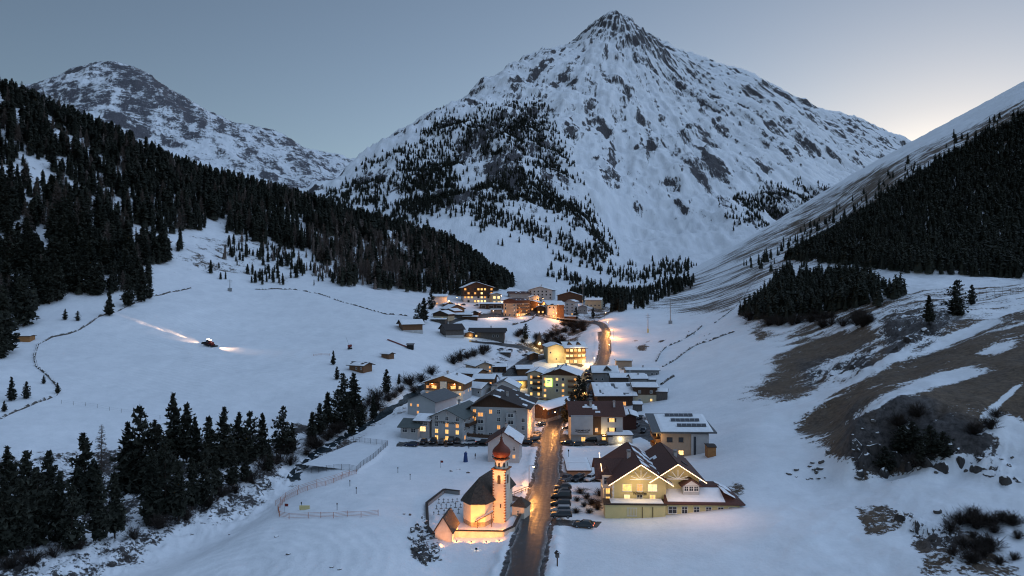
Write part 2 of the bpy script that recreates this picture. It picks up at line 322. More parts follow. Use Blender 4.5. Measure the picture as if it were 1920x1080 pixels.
def snow_material(name, rock_col, grass_col, nscale, big=0.3, soft=0.05, bump_d=0.35, track=True, rough=0.62):
    m = bpy.data.materials.new(name); m.use_nodes = True
    n, l = m.node_tree.nodes, m.node_tree.links; b = n["Principled BSDF"]
    b.inputs['Roughness'].default_value = 0.75; b.inputs['Specular IOR Level'].default_value = 0.25
    def attr(k):
        a = n.new("ShaderNodeAttribute"); a.attribute_name = k; return a
    st, ba, ro = attr("st"), attr("bare"), attr("rockish")
    def noise(scale, detail, rough, vec, dist=0.0):
        z = n.new("ShaderNodeTexNoise"); z.inputs['Scale'].default_value = scale; z.inputs['Detail'].default_value = detail
        z.inputs['Roughness'].default_value = rough; z.inputs['Distortion'].default_value = dist; l.new(vec, z.inputs['Vector']); return z
    def math_(op, a, bb, clamp=False):
        x = n.new("ShaderNodeMath"); x.operation = op; x.use_clamp = clamp
        for i, q in enumerate((a, bb)):
            if isinstance(q, (int, float)): x.inputs[i].default_value = q
            else: l.new(q, x.inputs[i])
        return x.outputs[0]
    tc = n.new("ShaderNodeTexCoord")
    n1 = noise(nscale, 10, rough, st.outputs['Vector'], 0.3)
    n1o = n1.outputs[0]
    if True:
        s2, ka = attr('st2'), attr('kk'); n1b = noise(nscale, 10, rough - .03, s2.outputs['Vector'], 0.2)
        mm = n.new("ShaderNodeMix"); l.new(ka.outputs['Fac'], mm.inputs[0]); l.new(n1.outputs[0], mm.inputs[2]); l.new(n1b.outputs[0], mm.inputs[3]); n1o = mm.outputs[0]
    n2 = noise(nscale * 0.22, 4, 0.5, st.outputs['Vector'])
    mix = math_('ADD', math_('MULTIPLY', n1o, 1 - big), math_('MULTIPLY', n2.outputs[0], big))
    n9 = noise(nscale * 14, 5, 0.7, st.outputs['Vector']); mix = math_('ADD', mix, math_('MULTIPLY', math_('SUBTRACT', n9.outputs[0], 0.5), 0.34 if track else 0.16))
    # bare where the noise falls under the cover value
    th = n.new("ShaderNodeMapRange"); th.inputs[1].default_value = 0; th.inputs[2].default_value = 1
    th.inputs[3].default_value = 0.26; th.inputs[4].default_value = 0.70; l.new(ba.outputs['Fac'], th.inputs[0])
    diff = math_('SUBTRACT', th.outputs[0], mix)
    fac = n.new("ShaderNodeMapRange"); fac.interpolation_type = 'SMOOTHSTEP'
    fac.inputs[1].default_value = -soft * 0.3; fac.inputs[2].default_value = soft * 0.3; l.new(diff, fac.inputs[0])
    n3 = noise(nscale * 9, 6, 0.7, st.outputs['Vector'])
    def ramp(c, lo, hi):
        r = n.new("ShaderNodeValToRGB"); r.color_ramp.elements[0].position = 0.3; r.color_ramp.elements[1].position = 0.72
        r.color_ramp.elements[0].color = (*[q * lo for q in c], 1); r.color_ramp.elements[1].color = (*[q * hi for q in c], 1)
        l.new(n3.outputs[0], r.inputs[0]); return r
    rk, gr = ramp(rock_col, 0.25, 2.4), ramp(grass_col, 0.5, 1.55)
    mg = n.new("ShaderNodeMix"); mg.data_type = 'RGBA'; l.new(ro.outputs['Fac'], mg.inputs[0]); l.new(gr.outputs[0], mg.inputs[6]); l.new(rk.outputs[0], mg.inputs[7])
    sn = n.new("ShaderNodeValToRGB"); n4 = noise(nscale * 0.8, 5, 0.6, tc.outputs['Object'] if False else st.outputs['Vector'])
    sn.color_ramp.elements[0].position = 0.3; sn.color_ramp.elements[1].position = 0.75
    sn.color_ramp.elements[0].color = (0.66, 0.68, 0.71, 1); sn.color_ramp.elements[1].color = (0.86, 0.87, 0.89, 1)
    pk_ = n4.outputs[0]
    if track:      # whiteness varies with noise; shading of groomed tracks painted in as stripes
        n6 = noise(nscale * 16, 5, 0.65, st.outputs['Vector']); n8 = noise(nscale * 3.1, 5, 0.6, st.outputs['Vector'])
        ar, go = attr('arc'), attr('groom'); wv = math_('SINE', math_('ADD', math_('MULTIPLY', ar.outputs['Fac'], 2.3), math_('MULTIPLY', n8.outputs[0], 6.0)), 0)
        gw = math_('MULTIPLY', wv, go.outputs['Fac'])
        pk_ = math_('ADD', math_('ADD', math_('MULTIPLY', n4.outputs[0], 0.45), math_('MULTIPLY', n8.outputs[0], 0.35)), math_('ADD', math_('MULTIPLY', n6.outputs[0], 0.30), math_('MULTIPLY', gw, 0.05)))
    l.new(pk_, sn.inputs[0])
    ms = n.new("ShaderNodeMix"); ms.data_type = 'RGBA'; l.new(fac.outputs[0], ms.inputs[0]); l.new(sn.outputs[0], ms.inputs[6]); l.new(mg.outputs[2], ms.inputs[7])
    if track:      # cleared asphalt and dirty slush in the yards
        pv = attr("pave"); np_ = noise(30, 6, 0.65, st.outputs['Vector'])
        pf = n.new("ShaderNodeMapRange"); pf.interpolation_type = 'SMOOTHSTEP'; pf.inputs[1].default_value = 0.02; pf.inputs[2].default_value = 0.16
        l.new(math_('SUBTRACT', pv.outputs['Fac'], math_('ADD', math_('MULTIPLY', np_.outputs[0], 0.9), 0.05)), pf.inputs[0])
        pc = n.new("ShaderNodeValToRGB"); pc.color_ramp.elements[0].color = (0.035, 0.033, 0.033, 1); pc.color_ramp.elements[1].color = (0.16, 0.155, 0.155, 1)
        pc.color_ramp.elements[0].position = 0.35; pc.color_ramp.elements[1].position = 0.75; l.new(np_.outputs[0], pc.inputs[0])
        mp_ = n.new("ShaderNodeMix"); mp_.data_type = 'RGBA'; l.new(pf.outputs[0], mp_.inputs[0]); l.new(ms.outputs[2], mp_.inputs[6]); l.new(pc.outputs[0], mp_.inputs[7]); ms = mp_
    l.new(ms.outputs[2], b.inputs['Base Color'])
    n5 = noise(nscale * 2.5, 8, 0.7, st.outputs['Vector'])
    hgt = math_('ADD', math_('MULTIPLY', fac.outputs[0], -0.12), math_('MULTIPLY', n5.outputs[0], math_('ADD', math_('MULTIPLY', fac.outputs[0], 0.9), 0.22)))
    if track: hgt = math_('ADD', hgt, math_('ADD', math_('MULTIPLY', n6.outputs[0], 0.09), math_('MULTIPLY', gw, 0.035)))
    bp = n.new("ShaderNodeBump"); bp.inputs['Strength'].default_value = 0.7; bp.inputs['Distance'].default_value = bump_d
    l.new(hgt, bp.inputs['Height']); l.new(bp.outputs[0], b.inputs['Normal'])
    return m
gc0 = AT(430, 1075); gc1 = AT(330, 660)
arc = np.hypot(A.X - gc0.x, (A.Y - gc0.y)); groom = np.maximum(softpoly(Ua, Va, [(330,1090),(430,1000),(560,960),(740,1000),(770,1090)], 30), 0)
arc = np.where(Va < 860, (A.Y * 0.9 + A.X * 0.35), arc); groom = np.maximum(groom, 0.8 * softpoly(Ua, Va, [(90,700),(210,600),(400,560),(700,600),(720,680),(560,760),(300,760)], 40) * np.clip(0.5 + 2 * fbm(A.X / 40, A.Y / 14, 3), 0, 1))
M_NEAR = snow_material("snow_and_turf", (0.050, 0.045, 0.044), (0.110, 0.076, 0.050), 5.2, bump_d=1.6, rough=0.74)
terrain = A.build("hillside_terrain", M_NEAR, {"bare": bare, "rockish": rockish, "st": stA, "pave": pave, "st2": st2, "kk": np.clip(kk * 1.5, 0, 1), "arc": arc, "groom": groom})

# ---- main mountain
B_PTS = []
sil = [(590,372,1550),(640,345,1700),(700,290,1900),(760,248,2080),(820,207,2300),(840,200,2330),(900,165,2600),(960,130,2850),(1040,92,3200),(1090,74,3450),(1120,50,3600),(1157,28,3700),(1190,48,3760),(1220,70,3820),(1280,106,3950),(1370,128,4150),(1430,160,4250),(1500,195,4350),(1600,228,4500),(1720,277,4650),(1850,340,4800),(2050,420,5000),(2300,500,5000)]
B_PTS += sil + [(u, v + 75 + 0.12 * (u - 1157) * 0, d * 1.3) for u, v, d in sil] + [(u, v + 130, d * 1.7) for u, v, d in sil[::2]]
B_PTS += [(500,440,1450),(400,500,1350),(200,560,1300),(0,600,1300),(300,560,3000),(600,430,1250),(700,400,1300),(820,415,1200),(820,330,1600),(900,470,1050),(900,400,1250),(900,300,1700),
 (1000,530,900),(1000,510,1000),(1000,430,1250),(1000,330,1650),(1000,230,2150),(1000,155,2700),(1100,530,1000),(1100,500,1150),(1100,430,1400),(1100,330,1800),(1100,200,2450),(1100,120,3000),
 (1157,505,1200),(1157,490,1400),(1157,430,1620),(1157,300,2080),(1157,180,2700),(1157,95,3250),(1280,512,1250),(1280,450,1550),(1280,350,1980),(1280,220,2800),(1280,155,3400),
 (1400,490,1450),(1400,420,1750),(1400,300,2350),(1400,200,3200),(1550,470,1700),(1550,400,2100),(1550,300,2900),(1550,245,3700),(1720,400,2500),(1720,320,3700),(1900,440,2700),(2200,520,3000)]
B_PTS += [(u, 575, 820) for u in (0, 300, 600, 800, 950, 1100, 1300, 1600, 2000, 2300)]
B = Sheet(B_PTS, 250, 2300, 640, 830, 7000, 440, lam=3e-5)
PX, PY = (1157 - 960) / F * 3700, 3700.0
Ub, Vb = B.uv()
R = np.hypot(B.X - PX, B.Y - PY); PH = np.arctan2(B.X - PX, PY - B.Y)
slopef = smooth01(950, 1700, B.Y) * smooth01(-40, 140, B.Z)
B.Z += slopef * (70 * fbm(B.X / 520 + 4, B.Y / 520 + 2, 5, ridged=True) + 26 * fbm(B.X / 130, B.Y / 130, 5, gain=0.55, ridged=True))
B.Z += slopef * 38 * fbm(PH * 11, R / 1300, 4, ridged=True) * smooth01(0, 500, R)
B.Z += slopef * (13 * fbm(B.X / 48, B.Y / 48, 4, gain=0.6, ridged=True))
pk = np.exp(-(R / 260) ** 2); B.Z += pk * 45 * fbm(B.X / 70, B.Y / 70, 4, gain=0.6, ridged=True) * smooth01(0, 60, R)
Ub, Vb = B.uv()
sB = steep(B); bB = 0.225 * np.ones_like(Ub) + np.clip((sB - np.median(sB)) * 0.75, -0.14, 0.22)
bB += 0.12 * pk
bB = np.maximum(bB, 0.47 * softpoly(Ub, Vb, [(1200,240),(1300,215),(1480,330),(1560,380),(1500,450),(1380,420),(1330,400),(1260,330),(1190,320)], 40))
bB = np.maximum(bB, 0.46 * softpoly(Ub, Vb, [(1370,130),(1440,150),(1480,190),(1400,190)], 20))
bB = np.maximum(bB, 0.47 * softpoly(Ub, Vb, [(590,375),(820,215),(1020,170),(1060,280),(1020,420),(900,400),(700,420)], 40))
bB = np.maximum(bB, 0.38 * softpoly(Ub, Vb, [(1000,120),(1150,80),(1330,200),(1200,220),(1050,200)], 30))
bB -= 0.34 * softpoly(Ub, Vb, [(1060,300),(1120,320),(1200,420),(1330,460),(1500,450),(1400,540),(1000,560),(1150,490)], 22)
bB -= 0.45 * softpoly(Ub, Vb, [(780,400),(860,420),(1000,490),(1060,545),(980,555),(860,450)], 12)
bB -= 0.25 * softpoly(Ub, Vb, [(1440,330),(1550,300),(1560,330),(1460,360)], 18)
bB = np.clip(bB + 0.5 * np.clip((sB - np.median(sB)) * 0.6, -0.1, 0.2), 0, 1)
stB = np.stack([PH * 14 * (0.6 + R / 2500) + B.X / 260, R / 230.0, B.Z / 260.0], -1)
mixs = 0.5 + 0.5 * fbm(B.X / 700, B.Y / 700, 3)
stB[..., 1] += 1.2 * np.clip(mixs, 0, 1) * B.Z / 220
M_FAR = snow_material("snow_and_crags", (0.055, 0.053, 0.060), (0.062, 0.052, 0.050), 5.0, bump_d=12, track=False, big=0.46, rough=0.78, soft=0.022)
st2B = np.stack([PH * 1500 / 52.0, R / 190.0, B.Z / 900.0], -1)
kB = 0.62 * np.clip(0.25 + 0.9 * smooth01(330, 180, Vb) * smooth01(950, 1050, Ub) + 0.25 * mixs, 0, 1)
mountain = B.build("mountain", M_FAR, {"st2": st2B, "kk": kB, "bare": bB, "rockish": 0.6 + 0 * bB, "st": stB})

# ---- far range on the left
C_PTS = [(-350,210,5200),(-100,170,5200),(0,175,5100),(80,155,5200),(140,136,5300),(200,127,5400),(250,133,5500),(330,180,5600),(400,225,5700),(460,243,6000),(500,246,6500),(560,283,7000),(600,290,7500),(650,303,8000),(668,309,8300),(700,296,9600),(760,290,9900),(850,300,10000)]
C_PTS += [(u, v + 60, d * 1.3) for u, v, d in C_PTS]
C_PTS += [(-350,450,2600),(0,330,3400),(0,450,2500),(200,330,3400),(200,220,4400),(400,400,3300),(400,300,4500),(300,250,4700),(600,430,3500),(600,360,5000),(700,400,5200),(850,420,5500),(200,470,2400),(500,470,2600),(850,480,3000)]
C = Sheet(C_PTS, -350, 850, 420, 2300, 13000, 260, lam=3e-5)
C.Z += smooth01(2600, 3600, C.Y) * (85 * fbm(C.X / 700 + 1, C.Y / 700, 5, ridged=True) + 40 * fbm(C.X / 190, C.Y / 260, 5, gain=0.62, ridged=True))
Uc, Vc = C.uv()
sC = steep(C); bC = 0.45 + np.clip((sC - np.median(sC)) * 0.6, -.15, .2) + 0.08 * blob(Uc, Vc, 300, 170, 120, 50) - 0.08 * blob(Uc, Vc, 300, 320, 160, 60)
stC = np.stack([(C.X + 0.4 * C.Y) / 150.0, (C.Y) / 500.0, C.Z / 420.0], -1)
M_RANGE = snow_material("far_snow_and_rock", (0.085, 0.085, 0.10), (0.095, 0.085, 0.09), 6.5, bump_d=22, track=False, big=0.32, rough=0.80, soft=0.025)
st2C = np.stack([(C.X - 0.5 * C.Y) / 120.0, (C.Y + .5 * C.X) / 700.0, C.Z / 500.0], -1)
C.build("far_range", M_RANGE, {"st2": st2C, "kk": 0.55 + 0 * bC, "bare": bC, "rockish": 0.6 + 0 * bC, "st": stC})
# ------------------------------------------------------------------ mesh helpers
class MB:
    def __init__(self): self.v = []; self.f = []; self.m = []
    def face(self, pts, m=0):
        n = len(self.v); self.v.extend(tuple(p) for p in pts); self.f.append(tuple(range(n, n + len(pts)))); self.m.append(m)
    def box(self, x0, y0, z0, x1, y1, z1, m=0):
        n = len(self.v)
        self.v += [(x0,y0,z0),(x1,y0,z0),(x1,y1,z0),(x0,y1,z0),(x0,y0,z1),(x1,y0,z1),(x1,y1,z1),(x0,y1,z1)]
        for q in ((0,3,2,1),(4,5,6,7),(0,1,5,4),(1,2,6,5),(2,3,7,6),(3,0,4,7)): self.f.append(tuple(n + k for k in q)); self.m.append(m)
        return self
    def obox(self, p, q, w, t, m=0, up=(0, 0, 1)):
        """beam from p to q, w wide and t thick"""
        p, q = Vector(p), Vector(q); d = (q - p).normalized(); s = d.cross(Vector(up))
        if s.length < 1e-4: s = d.cross(Vector((1, 0, 0)))
        s = s.normalized() * w / 2; u = s.cross(d).normalized() * t / 2; n = len(self.v)
        for e in (p, q):
            for a, b in ((-1,-1),(1,-1),(1,1),(-1,1)): self.v.append(tuple(e + s * a + u * b))
        for k in ((0,1,2,3),(7,6,5,4),(0,4,5,1),(1,5,6,2),(2,6,7,3),(3,7,4,0)): self.f.append(tuple(n + i for i in k)); self.m.append(m)
        return self
    def prism(self, poly, z0, z1, m=0, mtop=None):
        """closed plan polygon (counter-clockwise) from z0 to z1"""
        n = len(self.v); k = len(poly)
        self.v += [(x, y, z0) for x, y in poly] + [(x, y, z1) for x, y in poly]
        for i in range(k):
            j = (i + 1) % k; self.f.append((n+i, n+j, n+k+j, n+k+i)); self.m.append(m)
        self.f.append(tuple(n + k + i for i in range(k))); self.m.append(m if mtop is None else mtop)
        self.f.append(tuple(n + i for i in reversed(range(k)))); self.m.append(m)
        return self
    def slab(self, quad, t, m=0):
        """flat quad extruded upward along its normal"""
        a, b, c, d = [Vector(p) for p in quad]; nrm = (b - a).cross(d - a).normalized() * t; n = len(self.v)
        self.v += [tuple(p) for p in (a, b, c, d)] + [tuple(p + nrm) for p in (a, b, c, d)]
        for q in ((3,2,1,0),(4,5,6,7),(0,1,5,4),(1,2,6,5),(2,3,7,6),(3,0,4,7)): self.f.append(tuple(n + k for k in q)); self.m.append(m)
        return self
    def tube(self, p, q, r0, r1=None, n=6, m=0, cap=True):
        r1 = r0 if r1 is None else r1; p, q = Vector(p), Vector(q); d = (q - p).normalized()
        s = d.cross(Vector((0, 0, 1)));
        if s.length < 1e-3: s = Vector((1, 0, 0))
        s.normalize(); u = s.cross(d); b = len(self.v)
        for e, r in ((p, r0), (q, r1)):
            for i in range(n):
                a = 2 * math.pi * i / n; self.v.append(tuple(e + (s * math.cos(a) + u * math.sin(a)) * r))
        for i in range(n):
            j = (i + 1) % n; self.f.append((b+i, b+j, b+n+j, b+n+i)); self.m.append(m)
        if cap: self.f.append(tuple(b + n + i for i in range(n))); self.m.append(m); self.f.append(tuple(b + i for i in reversed(range(n)))); self.m.append(m)
        return self
    def lathe(self, prof_, n=16, m=0, cx=0, cy=0, sharp=0):
        b = len(self.v)
        for r, z in prof_:
            for i in range(n):
                a = 2 * math.pi * i / n + sharp; self.v.append((cx + r * math.cos(a), cy + r * math.sin(a), z))
        for k in range(len(prof_) - 1):
            for i in range(n):
                j = (i + 1) % n; self.f.append((b+k*n+i, b+k*n+j, b+(k+1)*n+j, b+(k+1)*n+i)); self.m.append(m)
        return self
    def mesh(self, name, mats, smooth=False):
        me = bpy.data.meshes.new(name); me.from_pydata(self.v, [], self.f)
        for x in mats: me.materials.append(x)
        if len(mats) > 1: me.polygons.foreach_set("material_index", self.m)
        if smooth: me.polygons.foreach_set("use_smooth", [True] * len(me.polygons))
        me.update(); return me
    def build(self, name, mats, parent=None, smooth=False, loc=None):
        if not isinstance(mats, (list, tuple)): mats = [mats]
        return link(name, self.mesh(name, mats, smooth), parent, loc)

def link(name, data, parent=None, loc=None, rot=None, scale=None):
    o = bpy.data.objects.new(name, data); COL.objects.link(o)
    if parent: o.parent = parent
    if loc is not None: o.location = loc
    if rot is not None: o.rotation_euler = rot
    if scale is not None: o.scale = scale
    return o
def tag(o, label, cat, group=None, kind=None):
    o["label"] = label
    if cat: o["category"] = cat
    if group: o["group"] = group
    if kind: o["kind"] = kind
    return o
def thing(name, label, cat, loc, rz=0.0, group=None):
    return tag(link(name, None, None, loc, (0, 0, rz)), label, cat, group)
def gz(x, y): return float(A.z(np.array(x), np.array(y)))
def W_(u, v, d): return Vector(((u - 960) / F * d, d, (540 - v) / F * d))
def light(pos, watts, col=(1.0, 0.55, 0.2), r=0.25, parent=None, spot=None, aim=None, blend=0.6, name="lamp_light"):
    L = bpy.data.lights.new(name, 'SPOT' if spot else 'POINT'); L.energy = watts; L.color = col; L.shadow_soft_size = r
    o = bpy.data.objects.new(name, L); COL.objects.link(o); o.location = pos
    if parent: o.parent = parent
    if spot:
        L.spot_size = math.radians(spot); L.spot_blend = blend
        o.rotation_euler = (Vector(aim) - Vector(pos)).to_track_quat('-Z', 'Y').to_euler()
    return o

# ------------------------------------------------------------------ shared finishes
WHITE = mat("white_render", (0.44, 0.44, 0.44), 0.85, 0.10, 0.5)
CREAM = mat("cream_render", (0.46, 0.39, 0.27), 0.85, 0.10, 0.5)
YELLOW = mat("yellow_render", (0.64, 0.53, 0.26), 0.85, 0.08, 0.5)
PEACH = mat("peach_render", (0.42, 0.30, 0.21), 0.85, 0.10, 0.5)
GREYW = mat("grey_render", (0.26, 0.255, 0.25), 0.85, 0.14, 0.5)
STONE = mat("rubble_stone", (0.24, 0.22, 0.20), 0.9, 0.45, 2.2, bump=0.6)
WOOD = mat("dark_larch_boards", (0.075, 0.042, 0.026), 0.8, 0.4, 1.4, stretch=(4, 4, 0.4))
WOODM = mat("brown_timber", (0.16, 0.085, 0.045), 0.8, 0.35, 1.4, stretch=(4, 4, 0.4))
WOODO = mat("orange_timber", (0.34, 0.16, 0.06), 0.75, 0.25, 1.2, stretch=(0.4, 4, 4))
WOODG = mat("weathered_grey_boards", (0.11, 0.095, 0.085), 0.85, 0.4, 1.4, stretch=(4, 4, 0.4))
TILE = mat("red_brown_tiles", (0.085, 0.036, 0.027), 0.7, 0.35, 3.0)
TILED = mat("dark_roof_tiles", (0.042, 0.034, 0.032), 0.75, 0.35, 3.0)
METALR = mat("grey_sheet_roof", (0.10, 0.104, 0.108), 0.5, 0.25, 0.8, stretch=(5, 0.6, 1))
GREENR = mat("grey_green_sheet_roof", (0.085, 0.10, 0.095), 0.5, 0.2, 0.8)
ROOFSNOW = mat("roof_snow", (0.80, 0.81, 0.83), 0.8, 0.06, 0.6, bump=0.5)
TRIM = mat("white_paint", (0.72, 0.71, 0.68), 0.6, 0.04, 2.0)
TRIMD = mat("dark_brown_paint", (0.045, 0.03, 0.024), 0.6, 0.2, 2.0)
GLASSD = mat("dark_window_glass", (0.018, 0.022, 0.03), 0.08, 0.2, 0.7, spec=0.6)
BLACKM = mat("black_metal", (0.02, 0.02, 0.022), 0.45, 0.2, 3.0, metal=0.6)
STEEL = mat("galvanised_steel", (0.30, 0.31, 0.32), 0.45, 0.2, 3.0, metal=0.7)
SOLAR = mat("solar_glass", (0.010, 0.014, 0.026), 0.15, 0.2, 1.0, spec=0.6)
CONC = mat("concrete", (0.27, 0.26, 0.25), 0.9, 0.2, 1.2)
LIT = [emit("lit_window_amber", (1.0, 0.42, 0.09), 0.55, 0.35, 1.3), emit("lit_window_gold", (1.0, 0.52, 0.14), 0.85, 0.35, 1.3), emit("lit_window_pale", (1.0, 0.62, 0.24), 1.15, 0.3, 1.3)]
BULB = emit("lamp_glow", (1.0, 0.66, 0.32), 9.0); BULBW = emit("white_lamp_glow", (1.0, 0.83, 0.6), 12.0)
STRING = emit("string_light_glow", (1.0, 0.66, 0.36), 2.6)
for m_ in LIT + [BULB, BULBW, STRING]: m_.cycles.emission_sampling = 'NONE'

def snow_capped(m, lim=0.62):
    """snow lies on the faces that look up"""
    n, l = m.node_tree.nodes, m.node_tree.links; b = n["Principled BSDF"]; src = b.inputs['Base Color'].links[0].from_socket
    g = n.new("ShaderNodeNewGeometry"); sp = n.new("ShaderNodeSeparateXYZ"); l.new(g.outputs['True Normal'], sp.inputs[0]); nz = n.new("ShaderNodeTexNoise"); nz.inputs['Scale'].default_value = 1.4; nz.inputs['Detail'].default_value = 5; l.new(g.outputs['Position'], nz.inputs['Vector'])
    a = n.new("ShaderNodeMath"); a.operation = 'MULTIPLY_ADD'; a.inputs[1].default_value = .9; l.new(nz.outputs[0], a.inputs[0]); l.new(sp.outputs[2], a.inputs[2])
    r = n.new("ShaderNodeMapRange"); r.inputs[1].default_value = lim + .45; r.inputs[2].default_value = lim + .55; l.new(a.outputs[0], r.inputs[0])
    mx = n.new("ShaderNodeMix"); mx.data_type = 'RGBA'; l.new(r.outputs[0], mx.inputs[0]); l.new(src, mx.inputs[6]); mx.inputs[7].default_value = (.78, .79, .81, 1); l.new(mx.outputs[2], b.inputs['Base Color']); return m
_wcache = {}
def window(parent, x, y, z, face, w, h, lit=-1, frame=TRIM, fine=True, shutters=False):
    """one window: surround with glazing bars, and its pane"""
    key = (round(w, 2), round(h, 2), frame.name, fine)
    if key not in _wcache:
        f = MB(); t = 0.09
        f.box(-w/2 - t, -0.06, -t, w/2 + t, 0.02, 0); f.box(-w/2 - t, -0.06, h, w/2 + t, 0.02, h + t)
        f.box(-w/2 - t, -0.06, 0, -w/2, 0.02, h); f.box(w/2, -0.06, 0, w/2 + t, 0.02, h)
        if fine:
            f.box(-0.035, -0.035, 0, 0.035, -0.005, h); f.box(-w/2, -0.033, h * 0.62 - 0.03, w/2, -0.006, h * 0.62 + 0.03)
            f.box(-w/2 - 0.16, -0.16, -t - 0.05, w/2 + 0.16, 0.0, -t)
        p = MB(); p.box(-w/2, -0.02, 0, w/2, 0.0, h)
        _wcache[key] = (f.mesh("window", [frame]), p.mesh("pane", [GLASSD]), {})
    fm, pm, lits = _wcache[key]
    rz = {'F': 0, 'R': math.pi/2, 'L': -math.pi/2, 'B': math.pi}[face]
    o = link("window", fm, parent, (x, y, z), (0, 0, rz))
    if lit >= 0:
        if lit not in lits:
            c = pm.copy(); c.materials.clear(); c.materials.append(LIT[lit]); lits[lit] = c
        pane = lits[lit]
    else: pane = pm
    link("pane", pane, o)
    if shutters:
        sm = _wcache.get(("sh", round(h, 2)))
        if sm is None:
            s = MB().box(-0.24, -0.075, 0, 0.24, -0.02, h); sm = _wcache[("sh", round(h, 2))] = s.mesh("shutter", [TRIMD])
        for sx in (-1, 1): link("shutter", sm, o, (sx * (w/2 + 0.36), 0, 0))
    return o

def snow_sheet(parent, o, ex, ey, lx, ly, cover=0.9, thick=0.32, seed=0, name="snow", cells=0.8):
    """snow lying on a plane: o + ex*[0..lx] + ey*[0..ly]; ragged where cover < 1"""
    o, ex, ey = Vector(o), Vector(ex).normalized(), Vector(ey).normalized(); nz = ex.cross(ey).normalized()
    nx, ny = max(5, min(26, int(lx / cells))), max(4, min(18, int(ly / cells)))
    X, Y = np.meshgrid(np.linspace(0, lx, nx + 1), np.linspace(0, ly, ny + 1))
    n = fbm(X / 3.3 + seed * 7.7, Y / 3.3 + seed * 3.1, 3) * 1.25
    c = np.clip((n + (cover - 0.5) * 2.4) * 2.2 + 0.3, 0, 1)
    jig = 0.10 * fbm(X * 1.3 + seed, Y * 1.3, 2)
    edge = np.minimum(np.minimum(X, lx - X), np.minimum(Y, ly - Y)); e = np.clip(0.35 + edge / 0.8, 0, 1)
    Hh = thick * c * e * (1 + 1.2 * jig)
    mb = MB(); idx = {}
    def vid(i, j, low=False):
        k = (i, j, low)
        if k not in idx:
            p = o + ex * X[j, i] + ey * Y[j, i] + nz * (0.01 if low else 0.012 + Hh[j, i]); idx[k] = len(mb.v); mb.v.append(tuple(p))
        return idx[k]
    on = np.zeros((ny, nx), bool)
    for j in range(ny):
        for i in range(nx): on[j, i] = (c[j, i] + c[j, i+1] + c[j+1, i] + c[j+1, i+1]) / 4 > 0.22
    for j in range(ny):
        for i in range(nx):
            if not on[j, i]: continue
            mb.f.append((vid(i, j), vid(i+1, j), vid(i+1, j+1), vid(i, j+1))); mb.m.append(0)
            for (a, b, dj, di) in (((i, j), (i+1, j), -1, 0), ((i+1, j), (i+1, j+1), 0, 1), ((i+1, j+1), (i, j+1), 1, 0), ((i, j+1), (i, j), 0, -1)):
                jj, ii = j + dj, i + di
                if not (0 <= jj < ny and 0 <= ii < nx and on[jj, ii]):
                    mb.f.append((vid(*a, True), vid(*b, True), vid(*b), vid(*a))); mb.m.append(0)
    if not mb.f: return None
    o_ = mb.build(name, ROOFSNOW, parent, smooth=False)
    if cover < 0.85: o_['kind'] = 'stuff'
    return o_

